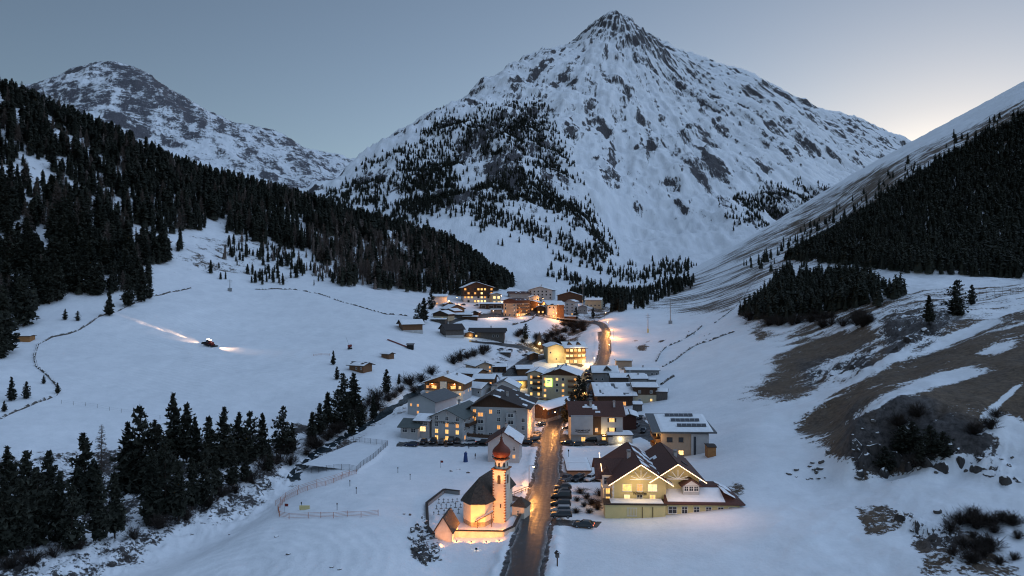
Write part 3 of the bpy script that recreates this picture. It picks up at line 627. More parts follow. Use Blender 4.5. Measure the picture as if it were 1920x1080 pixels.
def gable_roof(root, x0, x1, y0, y1, zt, pitch, over, ridge='y', apex=0.5, roofmat=TILED, snow=(0.9, 0.9), seed=0, wallm=WHITE, oy=None, t=0.22, gablem=None, name="roof", snowthick=0.34):
    """gable roof with eaves over the wall block; returns roof object and ridge height"""
    oy = over if oy is None else oy; tp = math.tan(math.radians(pitch))
    r = MB(); sn = []
    if ridge == 'y':
        xa = x0 + (x1 - x0) * apex; rise = max(xa - x0, x1 - xa) * tp; zr = zt + rise
        sl = (zr - zt) / (xa - x0); sr = (zr - zt) / (x1 - xa)
        L0 = (x0 - over, y0 - oy, zt - over * sl); L1 = (x0 - over, y1 + oy, zt - over * sl); A0 = (xa, y0 - oy, zr); A1 = (xa, y1 + oy, zr)
        R0 = (x1 + over, y0 - oy, zt - over * sr); R1 = (x1 + over, y1 + oy, zt - over * sr)
        r.slab([L0, A0, A1, L1], t); r.slab([A0, R0, R1, A1], t)
        g = MB(); g.v += [(x0, y0 + .01, zt - .02), (x1, y0 + .01, zt - .02), (xa, y0 + .01, zr - .01), (x0, y1 - .01, zt - .02), (x1, y1 - .01, zt - .02), (xa, y1 - .01, zr - .01)]
        g.f += [(0, 1, 2), (4, 3, 5)]; g.m += [0, 0]
        planes = [(L0, A0, L1), (R1, A1, R0)]
    else:
        ya = y0 + (y1 - y0) * apex; rise = max(ya - y0, y1 - ya) * tp; zr = zt + rise
        sl = (zr - zt) / (ya - y0); sr = (zr - zt) / (y1 - ya)
        L0 = (x0 - oy, y0 - over, zt - over * sl); L1 = (x1 + oy, y0 - over, zt - over * sl); A0 = (x0 - oy, ya, zr); A1 = (x1 + oy, ya, zr)
        R0 = (x0 - oy, y1 + over, zt - over * sr); R1 = (x1 + oy, y1 + over, zt - over * sr)
        r.slab([L0, L1, A1, A0], t); r.slab([A0, A1, R1, R0], t)
        g = MB(); g.v += [(x0 + .01, y0, zt - .02), (x0 + .01, ya, zr - .01), (x0 + .01, y1, zt - .02), (x1 - .01, y0, zt - .02), (x1 - .01, ya, zr - .01), (x1 - .01, y1, zt - .02)]
        g.f += [(2, 1, 0), (3, 4, 5)]; g.m += [0, 0]
        planes = [(L0, L1, A0), (R1, R0, A1)]
    ro = r.build(name, roofmat, root)
    for tri in g.f:
        q = MB(); q.face([g.v[i] for i in tri]); q.build("gable_wall", gablem or wallm, root)
    for k, (o, px, py) in enumerate(planes):
        if snow[k] <= 0: continue
        o, px, py = Vector(o), Vector(px), Vector(py); ex, ey = px - o, py - o; nn = ex.cross(ey).normalized()
        if nn.z < 0: o, px, py = py, o + ex + ey - Vector((0, 0, 0)), o; ex, ey = px - o, py - o; nn = ex.cross(ey).normalized()
        m_ = 0.12
        snow_sheet(ro, o + nn * (t + 0.005) + ex.normalized() * m_ + ey.normalized() * m_, ex, ey, ex.length - 2 * m_, ey.length - 2 * m_, snow[k], snowthick, seed + k * 5)
    return ro, zr

def chimney(roof, x, y, z, w=0.7, h=1.6, m=WHITE):
    c = MB().box(x - w/2, y - w/2, z - 0.8, x + w/2, y + w/2, z + h); c = c.build("chimney", m, roof)
    k = MB().box(x - w/2 - .12, y - w/2 - .12, z + h, x + w/2 + .12, y + w/2 + .12, z + h + 0.12).box(x - w/2 - .05, y - w/2 - .05, z + h + .32, x + w/2 + .05, y + w/2 + .05, z + h + .42)
    for a in (-1, 1):
        for b in (-1, 1): k.box(x + a * w * .4 - .04, y + b * w * .4 - .04, z + h + .12, x + a * w * .4 + .04, y + b * w * .4 + .04, z + h + .32)
    k.build("chimney_cap", STEEL, roof)

def balcony(root, x0, x1, y, z, depth=1.2, m=WOOD, h=1.0):
    b = MB().box(x0, y - depth, z - .15, x1, y - .003, z).build("balcony", m, root)
    r = MB(); r.box(x0, y - depth - .05, z + h - .08, x1, y - depth + .05, z + h); r.box(x0, y - depth - .02, z + .1, x1, y - depth + .02, z + h - .16)
    for k in (x0, x1 - .08): r.box(k, y - depth + .05, z + .05, k + .08, y - .003, z + h)
    r.build("railing", m, b); return b

DIM = {}
def house(name, label, cat, u, v, w, h, l, rot=0, ridge='y', pitch=24, over=0.9, wall=WHITE, roof=TILED, snow=(0.9, 0.9), base=None, basem=STONE, apex=0.5,
          wins=(), chim=(), seed=1, fine=None, d=None, upper=None, upm=WOOD, gablem=None, metres=False, balc=(), group=None, frame=TRIM, wall2=None, oy=None, shutters=False, snowthick=0.34):
    """u,v: foot of the front wall's middle in the photo; w,h in photo pixels at that distance; l in metres"""
    P = AT(u, v) if d is None else W_(u, v, d); D = P.y; k = 1.0 if metres else D / F
    w *= k; h *= k
    root = thing(name, label, cat, P, math.radians(rot), group)
    fine = (D < 300) if fine is None else fine
    x0, x1 = -w/2, w/2; lo = -0.22 * max(w, l) - 1.0
    if base:
        MB().box(x0 - .05, -.05, lo, x1 + .05, l + .05, base).build("base", basem, root)
    zu = h if upper is None else upper * h
    MB().box(x0, 0, (base or lo), x1, l, zu).build("wall", wall, root)
    if upper is not None: MB().box(x0 - .12, -.12, zu, x1 + .12, l + .12, h).build("upper_storey", upm, root)
    ro, zr = gable_roof(root, x0, x1, 0, l, h, pitch, over, ridge, apex, roof, snow, seed, wall, oy=oy, gablem=gablem or (upm if upper is not None else wall), snowthick=snowthick)
    for cx, cy, ch in chim:
        X_, Y_ = x0 + cx * w, cy * l
        if ridge == 'y': zz = zr - abs(X_ - (x0 + apex * w)) * math.tan(math.radians(pitch))
        else: zz = zr - abs(Y_ - apex * l) * math.tan(math.radians(pitch))
        chimney(ro, X_, Y_, zz + .2, h=ch)
    wr = random.Random(seed)
    for (face, cols, rows, ww, wh, pat, z0f, z1f) in wins:
        pats = pat.split('/'); n = (w if face in 'FB' else l)
        for r_ in range(rows):
            zc = (z1f + (z0f - z1f) * (r_ / max(1, rows - 1))) * h
            row = pats[r_ % len(pats)]
            for c_ in range(cols):
                ch = row[c_ % len(row)]
                if ch == '.': continue
                lit = -1 if ch == '0' else (int(ch) - 1 if ch in '123' else wr.choice([0, 1, 1, 2]))
                q = (c_ + 0.5) / cols; off = .135 if (upper is not None and zc > zu) else .01
                if face == 'F': window(root, x0 + q * w, -off, zc, 'F', ww, wh, lit, frame, fine, shutters)
                elif face == 'R': window(root, x1 + off, q * l, zc, 'R', ww, wh, lit, frame, fine, shutters)
                elif face == 'L': window(root, x0 - off, (1 - q) * l, zc, 'L', ww, wh, lit, frame, fine, shutters)
    for (face, a, b, zf, dep, bm) in balc:
        if face == 'F': balcony(root, x0 + a * w, x0 + b * w, -.13 if upper is not None else 0, zf * h, dep, bm)
        else:
            bo = balcony(root, a * l, b * l, 0, zf * h, dep, bm)
            s = 1 if face == 'R' else -1; bo.location = ((x1 if s > 0 else x0), 0 if s > 0 else l, 0); bo.rotation_euler = (0, 0, s * math.pi/2)
    DIM[root.name] = (w, h, zr, l)
    return root

def text_mesh(name, body, size, m, parent, loc, rot, extrude=0.03, width=None, shear=0.0, spacing=1.0):
    cu = bpy.data.curves.new(name, 'FONT'); cu.body = body; cu.size = size; cu.extrude = extrude; cu.align_x = 'CENTER'; cu.align_y = 'CENTER'
    cu.shear = shear; cu.offset = size * .02; cu.space_character = spacing; cu.resolution_u = 3
    tmp = bpy.data.objects.new(name, cu); COL.objects.link(tmp); bpy.context.view_layer.update()
    me = bpy.data.meshes.new_from_object(tmp.evaluated_get(bpy.context.evaluated_depsgraph_get())); me.name = name
    bpy.data.objects.remove(tmp); bpy.data.curves.remove(cu)
    if width:
        xs = [q.co.x for q in me.vertices]; s = width / (max(xs) - min(xs))
        for q in me.vertices: q.co.x *= s
    me.materials.clear(); me.materials.append(m)
    o_ = link(name, me, parent, loc, rot); o_['kind'] = 'stuff'; return o_
# ------------------------------------------------------------------ houses of the lower village
kleon = house("hotel", "white gabled hotel with HOTEL KLEON lettering beside the parked cars", "hotel", 838, 828, 64, 46, 17, rot=-20, pitch=24, over=1.0, roof=GREENR, snow=(0.42, 0.30), seed=3,
    wins=[('F', 3, 4, 1.05, 1.25, "000/011/222/220", 0.06, 0.86), ('R', 5, 3, 1.0, 1.2, "00100/00000/10000", 0.1, 0.8)], chim=[(0.5, 0.55, 1.2)])
w_, h_, zr_, _l = DIM[kleon.name]
window(kleon, 0, -.01, h_ + 0.9, 'F', 0.7, 0.9, -1)
text_mesh("sign_lettering", "HOTEL KLEON", 0.95, TRIMD, kleon, (0, -.06, h_ * 0.765), (math.pi/2, 0, 0), width=w_ * 0.78)
balcony(kleon, 2, 15, 0, h_ * .33, 1.3, WOOD).location = (w_/2, 0, 0); kleon.children[-1].rotation_euler = (0, 0, math.pi/2)
b2 = balcony(kleon, 2, 15, 0, h_ * .62, 1.3, WOOD); b2.location = (w_/2, 0, 0); b2.rotation_euler = (0, 0, math.pi/2)

house("annex", "low white annex with green sheet roof left of the lettered hotel", "house", 767, 823, 34, 23, 9, rot=-14, ridge='x', pitch=20, roof=GREENR, snow=(0.12, 0.1), seed=4, wins=[('F', 2, 1, 1.5, 1.2, "00", 0.55, 0.55)])
house("entrance_wing", "white entrance wing with one wide lit window beside the lettered hotel", "house", 792, 822, 26, 33, 9, rot=-14, ridge='x', pitch=16, roof=TILED, snow=(0.65, 0.3), seed=5, wins=[('F', 1, 1, 2.2, 1.5, "3", 0.40, 0.40), ('F', 2, 1, .9, 1.0, "00", 0.74, 0.74)])
big = house("hotel", "large white four storey hotel with dark roof above the white cottage", "hotel", 935, 824, 108, 60, 20, rot=-9, pitch=19, apex=0.36, over=1.3, roof=TILED, snow=(0.25, 0.34), seed=6, gablem=WOOD,
    wins=[('F', 7, 4, 1.0, 1.25, "1.10.0./10.00.0/00.1.00/0000..0", 0.08, 0.80), ('R', 5, 4, 1.0, 1.2, "10101/0.1.0/21010/1.1.1", 0.10, 0.80)], chim=[(0.36, 0.5, 1.3), (0.6, 0.3, 1.2), (.3, .8, 1.2)])
w_, h_, zr_, _l = DIM[big.name]
for bx in (0.19, 0.72):      # projecting stair bays
    bb = MB().box(-w_/2 + bx * w_ - 1.6, -1.1, -4, -w_/2 + bx * w_ + 1.6, -.004, h_ * 0.86).build("bay", WHITE, big)
    for r_ in range(4): window(bb, -w_/2 + bx * w_, -1.11, h_ * (0.08 + 0.215 * r_), 'F', 1.7, 1.2, [-1, -1, -1, 0][r_] if bx < .5 else -1)
cott = house("cottage", "white cottage with brown gable roof just behind the church dome", "house", 944, 867, 59, 37, 9, rot=-6, pitch=33, over=0.7, roof=TILE, snow=(0.22, 0.62), seed=7,
    wins=[('F', 3, 2, 0.75, 0.95, "..0/0.1", 0.22, 0.60)], chim=[(0.5, 0.7, 1.0)])
w_, h_, zr_, _l = DIM[cott.name]; window(cott, -0.6, -.01, h_ + 0.6, 'F', 0.8, 1.0)
house("house", "white gable house with bare grey roof left of the lettered hotel", "house", 790, 782, 60, 31, 16, rot=-24, pitch=20, roof=METALR, snow=(0.1, 0.08), seed=8, wins=[('F', 4, 2, .8, .9, "11../.1..", 0.2, 0.62)])
ch = house("chalet", "snow roofed chalet with lit arched loggias above the grey roofed house", "chalet", 832, 744, 74, 26, 14, rot=-12, pitch=19, over=1.4, roof=TILED, snow=(0.95, 0.95), seed=9, upper=0.45, upm=WOODM, wins=[('F', 7, 2, .9, 1.1, "12...12/1.221.1", 0.12, 0.6), ('R', 4, 1, .9, 1.0, "1.11", .2, .2)], chim=[(0.5, .4, 1.0), (.7, .6, 1.)])
w_, h_, zr_, _l = DIM[ch.name]
for sx in (-1, 1):
    lg = MB(); x_ = sx * w_ * .24; z0_, z1_ = h_ * .48, h_ * .98
    lg.box(x_ - 1.8, -1.5, z0_ - .15, x_ + 1.8, -.13, z0_); lg.box(x_ - 1.8, -1.5, z1_, x_ + 1.8, -.13, z1_ + .15); lg.box(x_ - 1.95, -1.5, z0_ - .15, x_ - 1.8, -.13, z1_ + .15); lg.box(x_ + 1.8, -1.5, z0_ - .15, x_ + 1.95, -.13, z1_ + .15)
    lo = lg.build("loggia", WOODM, ch); MB().box(x_ - 1.8, -1.52, z0_, x_ + 1.8, -1.44, z0_ + .75).build("railing", WOODM, lo); window(lo, x_, -.14, z0_ + .2, 'F', 1.6, 1.5, 1)
    MB().lathe([(.01, 0), (.14, .06), (.14, .2), (.01, .26)], 8).build("ceiling_lamp", BULB, lo, loc=(x_ + .9 * sx, -.8, z1_ - .3)); light((x_ + .9 * sx, -.9, z1_ - .45), 90, (1, .48, .12), .1, lo)
MB().box(-1.5, -.5, 0, 1.5, -.14, h_ * 1.1).build("stair_bay", WHITE, ch)
house("barn", "snow covered timber barn roof above the lit chalet", "barn", 874, 712, 44, 12, 11, rot=-28, ridge='x', pitch=17, wall=WOODM, roof=TILED, snow=(1.0, 1.0), seed=10)
house("house", "snow roofed house with lit gable windows behind the timber barn", "house", 908, 708, 34, 22, 13, rot=28, pitch=20, wall=PEACH, roof=TILED, snow=(0.95, 0.95), seed=11, wins=[('F', 3, 3, .9, 1.0, "0.1/1.1/.11", .1, .75)])
house("shed", "dark shed with broad snow roof right of the lit gable house", "shed", 935, 699, 28, 11, 8, rot=4, ridge='x', pitch=14, wall=WOOD, snow=(1, 1), seed=12, frame=TRIMD, wins=[('F', 3, 1, 1.0, 1.2, "000", .2, .2)])
house("house", "small snow roofed house wedged between the big hotel and barn", "house", 906, 724, 38, 14, 9, rot=-10, ridge='x', pitch=18, wall=WOODM, snow=(.95, .9), seed=13, wins=[('F', 4, 1, .8, .9, "0..1", .3, .3)])
house("house", "low snow roofed house right of the lit chalet", "house", 887, 741, 36, 14, 9, rot=-30, ridge='x', pitch=22, wall=WHITE, snow=(.8, .9), seed=14, wins=[('F', 3, 1, .8, .9, "0.0", .3, .3)])
gar = house("garage", "open garage glowing yellow under a snowy roof", "garage", 965, 728, 46, 15, 8, rot=6, ridge='x', pitch=12, over=1.4, wall=CREAM, snow=(1, 1), seed=15)
w_, h_, zr_, _l = DIM[gar.name]
MB().box(0.6, -.06, 0, w_/2 - .4, -.01, h_ * .8).build("opening", CREAM, gar)
for k in range(3): MB().box(0.6 + k * (w_/2 - 1.3) / 2, -.3, 0, 0.9 + k * (w_/2 - 1.3) / 2, -.07, h_ * .95).build("post", WOODM, gar)
light((w_ * .25, -1.2, h_ * .6), 240, (1, .66, .18), parent=gar)
house("house", "grey roofed house behind the large white hotel", "house", 945, 752, 50, 26, 10, rot=-8, pitch=26, wall=WHITE, roof=METALR, snow=(.25, .75), seed=16)
bn = house("barn", "dark timber barn with thick snow roof where the road bends", "barn", 1010, 790, 33, 25, 22, rot=-33, pitch=22, over=1.2, wall=WOOD, roof=TILED, snow=(1, 1), seed=17, frame=TRIMD, wins=[('R', 7, 1, 1.2, 1.2, "0", .5, .5)], base=1.2)
w_, h_, zr_, _l = DIM[bn.name]

gh = house("hotel", "cream hotel with glowing green roof sign on its gable", "hotel", 1050, 748, 68, 44, 17, rot=-10, pitch=20, over=1.2, wall=CREAM, roof=TILED, snow=(.5, .85), seed=18, gablem=WOOD,
    wins=[('F', 6, 4, 1.05, 1.2, "1.20.1/1.02.1/1.01.2/2..1.1", .06, .78), ('R', 4, 4, 1.0, 1.2, "0110/1010/0101/1101", .1, .78)], chim=[(.4, .4, 1.2), (.6, .7, 1.2)])
w_, h_, zr_, _l = DIM[gh.name]
GREEN = emit("green_sign_glow", (0.55, 0.95, 0.16), 1.6); GREEN.cycles.emission_sampling = 'NONE'
sg = MB().box(-w_/2 + 1.7, -.28, h_ * .52, -w_/2 + 4.7, -.06, h_ * .86).build("sign", GREEN, gh)
MB().box(-w_/2 + 2.4, -.36, h_ * .73, -w_/2 + 4.0, -.285, h_ * .80).box(-w_/2 + 2.2, -.36, h_ * .66, -w_/2 + 3.4, -.285, h_ * .70).build("sign_emblem", TRIM, sg)
for r_ in range(4): balcony(gh, w_ * .22, w_ * .42, 0, h_ * (.02 + .24 * r_), .9, WOODM)
house("hotel_wing", "cream balcony wing left of the green sign hotel", "hotel", 1003, 744, 28, 44, 15, rot=-10, pitch=18, wall=CREAM, roof=TILED, snow=(.95, .9), seed=19, wins=[('F', 2, 4, 1.0, 1.3, "12/21/02/22", .06, .78)], balc=[('F', .35, 1, .28, 1.1, WOOD), ('F', .35, 1, .53, 1.1, WOOD), ('F', .35, 1, .78, 1.1, WOOD)])

br = house("hotel", "brightly floodlit yellow hotel with balconies below the upper road", "hotel", 1043, 681, 32, 30, 15, rot=6, pitch=17, over=1.0, wall=CREAM, roof=TILED, snow=(.95, .9), seed=20, wins=[('F', 3, 2, .8, 1.0, "0../.0.", .2, .6)])
br2 = house("hotel_wing", "lit balcony front of the floodlit hotel with dormers in its snowy roof", "hotel", 1079, 682, 38, 30, 14, rot=8, ridge='x', pitch=20, over=1.3, wall=CREAM, roof=TILED, snow=(.95, .9), seed=21, upper=.62, upm=WOODM, wins=[('F', 5, 3, 1.5, 1.5, "13131/33133/31313", .05, .72)], balc=[('F', 0, 1, .34, 1.3, WOODM), ('F', 0, 1, .66, 1.3, WOODM)], chim=[(.3, .4, 1), (.75, .5, 1)])
w_, h_, zr_, _l = DIM[br2.name]
for q in (-.25, .2):
    dm = MB(); dm.face([(q*w_-1.3, 2.2, h_+.5), (q*w_+1.3, 2.2, h_+.5), (q*w_+1.3, 2.2, h_+1.3), (q*w_, 2.2, h_+2.6), (q*w_-1.3, 2.2, h_+1.3)]); dm = dm.build("dormer", WOOD, br2)
    MB().slab([(q*w_-1.6, 1.8, h_+1.0), (q*w_, 1.8, h_+2.6), (q*w_, 6, h_+2.6), (q*w_-1.6, 6, h_+1.0)], .2).slab([(q*w_, 1.8, h_+2.6), (q*w_+1.6, 1.8, h_+1.0), (q*w_+1.6, 6, h_+1.0), (q*w_, 6, h_+2.6)], .2).build("dormer_roof", TILED, dm)
light((0, -5, 5), 1500, (1, .70, .26), parent=br, r=.5); light((1, -4, 8.5), 600, (1, .70, .26), parent=br2, r=.5); light((5, -4, 2.5), 900, (1, .62, .22), parent=br2, r=.5)
house("hut", "little dark hut with snow roof left of the floodlit hotel", "hut", 1001, 675, 17, 10, 6, rot=12, pitch=20, wall=WOOD, snow=(1, 1), seed=22)

hs7 = house("house", "grey house with snow roof and front dormer beside the road", "house", 1135, 717, 46, 19, 9, rot=0, ridge='x', pitch=30, wall=GREYW, roof=TILED, snow=(1, 1), seed=23, wins=[('F', 4, 1, .8, 1.0, "00.0", .2, .2)])
w_, h_, zr_, _l = DIM[hs7.name]
dm = MB().box(-.4, -.3, 2, 2.6, 2.5, h_ + 1.2).build("dormer", GREYW, hs7)
MB().slab([(-.8, -.8, h_ + .9), (1.1, -.8, h_ + 2.6), (1.1, 4, h_ + 2.6), (-.8, 4, h_ + .9)], .2).slab([(1.1, -.8, h_ + 2.6), (3.0, -.8, h_ + .9), (3.0, 4, h_ + .9), (1.1, 4, h_ + 2.6)], .2).build("dormer_roof", TILED, dm)
window(dm, 1.1, -.31, h_ + .1, 'F', .8, 1.0)
house("long_house", "long low house under one flat snow roof at the slope foot", "house", 1205, 707, 61, 12, 9, rot=-2, ridge='x', pitch=9, wall=GREYW, roof=TILED, snow=(1, 1), seed=24, over=.6, chim=[(.55, .5, .8)], wins=[('F', 7, 1, .9, 1.0, "0.0", .3, .3)])
house("house", "house with patched snow roof between the barn and long low house", "house", 1178, 726, 62, 18, 9, rot=0, ridge='x', pitch=16, wall=WOODG, roof=TILED, snow=(.85, .9), seed=25, chim=[(.6, .5, .9)])
house("house", "white house with snow roof and small chimney behind the timber fronted house", "house", 1199, 737, 28, 27, 8, rot=2, ridge='x', pitch=18, wall=GREYW, snow=(.95, .9), seed=26, chim=[(.5, .35, 1.0)])
house("kiosk", "tiny square outhouse at the right end of the snow roofs", "shed", 1223, 725, 15, 12, 4, rot=0, ridge='x', pitch=10, wall=GREYW, snow=(1, 1), seed=27, over=.3)
bar = house("barn", "big barn with grey sheet roof half covered in snow", "barn", 1154, 764, 66, 25, 15, rot=2, ridge='x', pitch=24, over=1.8, wall=WOOD, roof=METALR, snow=(.62, .5), seed=28, apex=.55, wins=[('F', 6, 1, 1.4, 1.5, "...01.", .15, .15), ('F', 1, 1, .8, .8, ".", .6, .6)])
w_, h_, zr_, _l = DIM[bar.name]
MB().box(w_/2 + .002, .0, -4, w_/2 + .25, 15, h_).build("side_wall", WHITE, bar)
sh6 = house("house", "small two storey house with timber front beside the white slope", "house", 1210, 756, 43, 30, 9, rot=-3, ridge='x', pitch=14, wall=CREAM, roof=TILED, snow=(1, 1), seed=29, upper=.52, upm=WOOD, wins=[('F', 2, 2, .9, 1.0, "00/02", .12, .64)])
house("shed", "grey board shed with snowy lean-to roof at the slope foot", "shed", 1241, 751, 20, 16, 6, rot=-14, ridge='x', pitch=18, wall=WOODG, snow=(.95, .9), seed=30, over=.4)

zh = house("guest_house", "white guest house with blank sign wall and dark red roof beside the road", "guest house", 1119, 830, 97, 52, 11, rot=0, ridge='x', pitch=33, over=.9, wall=WHITE, roof=TILE, snow=(.30, .1), seed=31, chim=[(.4, .28, 1.6), (.86, .28, 1.6)])
w_, h_, zr_, _l = DIM[zh.name]
SIGNW = mat("grey_white_panel", (0.42, 0.42, 0.43), .8, .08, .6)
pn = MB().box(-w_/2 - .1, -1.0, h_ * .30, -w_/2 + w_ * .42, -.003, h_ * .99).build("sign_wall", SIGNW, zh)
text_mesh("sign_lettering", "ZIRMHOF", .9, TRIMD, pn, (-w_/2 + w_ * .22, -1.03, h_ * .45), (math.pi/2, 0, 0), width=w_ * .29)
MB().box(-w_/2 + w_ * .12, -1.03, h_ * .375, -w_/2 + w_ * .34, -1.002, h_ * .39).build("sign_line", TRIMD, pn)
MB().box(-w_/2 + w_ * .42, -.35, h_ * .28, -w_/2 + w_ * .58, -.004, h_ * .98).build("timber_bay", WOOD, zh)
window(zh, -w_/2 + w_ * .49, -.36, h_ * .40, 'F', .8, 1.2, 0)
for zz in (.40, .74):
    window(zh, w_ * .29, -.01, h_ * zz, 'F', 1.7, 1.25, 1, shutters=True)
window(zh, -w_ * .26, -.01, h_ * .05, 'F', 1.3, 1.3, 1)
dr = MB().box(-w_/2 + w_ * .60, -.05, 0, -w_/2 + w_ * .67, -.01, 2.2).build("door", LIT[1], zh); MB().box(-w_/2 + w_*.665, -.1, 1, -w_/2 + w_*.668, -.05, 1.15).build("handle", STEEL, dr)
MB().box(w_ * .08, -3.2, h_ * .27, w_ * .28, -.36, h_ * .31).build("porch_roof", TRIMD, zh)
light((w_ * .12, -2.0, 3.0), 320, (1, .66, .25), parent=zh)
house("annex", "red timber annex with snowy roof behind the sign wall guest house", "house", 1181, 806, 24, 25, 9, rot=-6, pitch=18, wall=TILE, roof=TILED, snow=(1, .9), seed=32)
gz1 = house("garage", "flat white garage with snow roof and glowing wall lamp", "garage", 1163, 833, 46, 16, 6, rot=0, ridge='x', pitch=5, over=.4, wall=WHITE, snow=(1, 1), seed=33)
w_, h_, zr_, _l = DIM[gz1.name]
MB().lathe([(.01, 0), (.18, .05), (.22, .2), (.15, .36), (.01, .4)], 8, cx=0, cy=-.25).build("wall_lamp", BULBW, gz1, loc=(0, 0, h_ * .55)); light((0, -.9, h_ * .6), 90, (1, .75, .35), parent=gz1)

# modern house with solar roof
mh = AT(1284, 856); k_ = mh.y / F; w_ = 88 * k_; h_ = 44 * k_
mo = thing("modern_house", "modern house of pale brick and white render with solar roof", "house", mh, math.radians(-4))
MB().box(-w_/2, 0, -4, w_ * .13, 14, h_).build("wall", PEACH, mo); MB().box(w_ * .13 + .003, -.4, -4, w_/2, 14, h_ * .97).build("stair_block", WHITE, mo)
rq = [(-w_/2 - 2.8, -1.2, h_ * .99), (w_/2 + 2.2, -1.2, h_ * 1.02), (w_/2 + 1.0, 15.5, h_ + 2.5), (-w_/2 - 2.8, 15.5, h_ + 2.5)]
rf = MB().slab(rq, .4).build("roof", METALR, mo)
a_, b_, c_, d_ = [Vector(q) for q in rq]; nn = (b_ - a_).cross(d_ - a_).normalized()
snow_sheet(rf, a_ + nn * .41 + Vector((2.6, .3, .04)), b_ - a_, d_ - a_, (b_ - a_).length - 3.6, (d_ - a_).length - 1, .88, .3, 41)
for r_ in range(3):
    p0 = a_ + (d_ - a_) * (.22 + .27 * r_) + (b_ - a_) * (.42 - .06 * r_) + nn * .8
    for c in range(6):
        q0 = p0 + (b_ - a_).normalized() * (c * 1.45); ey = (d_ - a_).normalized() * 1.1 + nn * .55
        MB().slab([q0, q0 + (b_ - a_).normalized() * 1.38, q0 + (b_ - a_).normalized() * 1.38 + ey, q0 + ey], .08).build("solar_panel", SOLAR, rf)
window(mo, -w_ * .32, -.01, h_ * .62, 'F', 1.5, 1.2, -1, TRIMD); window(mo, -w_ * .08, -.01, h_ * .62, 'F', 1.2, 1.2, -1, TRIMD); window(mo, -w_ * .08, -.01, h_ * .06, 'F', 1.4, 1.3, 2, TRIMD)
MB().box(w_ * .18, -.45, 0, w_ * .23, -.402, h_ * .86).build("stair_window", GLASSD, mo)
for r_ in range(2):
    bq = balcony(mo, 1, 13, 0, h_ * (.12 + .42 * r_), 1.5, WOODO); bq.location = (-w_/2, 14, 0); bq.rotation_euler = (0, 0, -math.pi/2)
    for q in range(4): window(mo, -w_/2 - .01, 2.2 + 3.2 * q, h_ * (.14 + .42 * r_), 'L', 1.6, 1.5, 1 if (q + r_) % 3 == 0 else -1, TRIMD)
light((-w_/2 - 1.2, -1.5, h_ * .85), 110, (1, .62, .2), parent=mo)
house("shed", "orange timber shed at the right end of the modern house", "shed", 1335, 857, 15, 18, 4, rot=-4, ridge='x', pitch=6, wall=WOODO, snow=(0, 0), over=.2, seed=34)

# ------------------------------------------------------------------ yellow hotel in the foreground
P = AT(1200, 963); k_ = P.y / F; w_ = 97 * k_; h_ = 62 * k_
yh = thing("hotel", "yellow gabled hotel with string lights and gothic lettering in the foreground", "hotel", P, math.radians(-2))
MB().box(-w_/2, 0, -5, w_/2, 19, h_).build("wall", YELLOW, yh)
ro, zr = gable_roof(yh, -w_/2, w_/2, 0, 19, h_, 33, 1.3, 'y', .5, TILE, (.05, .45), 50, YELLOW, oy=1.6, snowthick=.22)
TPITCH = math.tan(math.radians(33))
x2 = 71 * k_; w2 = 84 * k_; h2 = 64 * k_                # right-hand wing
MB().box(x2 - w2/2, 1.6, -5, x2 + w2/2, 20, h2).build("wing_wall", YELLOW, yh)
ro2, zr2 = gable_roof(yh, x2 - w2/2, x2 + w2/2, 1.6, 20, h2, 33, 1.3, 'y', .5, TILE, (.3, .12), 54, YELLOW, oy=1.6, name="wing_roof", snowthick=.22)
for (xc, ww, zt, zrr, yy) in ((0, w_, h_, zr, -1.62), (x2, w2, h2, zr2, -.02)):
    st = MB()
    for s in (-1, 1): st.tube((xc + s * (ww/2 + 1.3), yy, zt - 1.3 * TPITCH + .1), (xc, yy, zrr + .1), .075, n=6)
    st.build("string_light", STRING, yh)
    tr = MB()     # pale timber fan in the gable
    zc = zrr - 3.1; cx = xc
    tr.obox((cx - 2.4, yy + .25, zc), (cx + 2.4, yy + .25, zc), .12, .16)
    for a in (20, 55, 90, 125, 160): tr.obox((cx, yy + .25, zc), (cx + 2.3 * math.cos(math.radians(a)), yy + .25, zc + 2.0 * math.sin(math.radians(a))), .1, .12)
    tr.build("gable_truss", TRIM, yh)
for s in (-1, 1):          # light corner stones
    for q in range(12): MB().box(s * w_/2 - (.45 if q % 2 else .3), -.04, q * h_ / 12 + .02, s * w_/2 + (.45 if q % 2 else .3) if False else s * w_/2 + .03, .3, q * h_ / 12 + h_ / 13).build("corner_stone", TRIM, yh) if s < 0 else None
rows = [(.08, [1, 2, 2]), (.36, [2, -1, 1]), (.68, [1, 0, 2])]
for zf, lits in rows:
    for c, lt in enumerate(lits):
        wide = 1.9 if (zf > .6 and c != 1) or (zf < .1 and c == 0) else 1.15
        window(yh, (-.25 + .245 * c) * w_, -.01, zf * h_, 'F', wide, 1.45, lt)
for r_ in range(3):
    for q in range(4): window(yh, -w_/2 - .01, 2.5 + 4.2 * q, h_ * (.10 + .29 * r_), 'L', 1.1, 1.4, 1 if (q + r_) % 2 == 0 else -1)
text_mesh("sign_lettering", "Wildspitze", 1.05, TRIMD, yh, (-.005 * w_, -.05, h_ * .60), (math.pi/2, 0, 0), width=w_ * .26, shear=.1)
MB().box(-w_ * .22, -.05, h_ * .645, w_ * .20, -.012, h_ * .657).build("sign_line", TRIMD, yh)
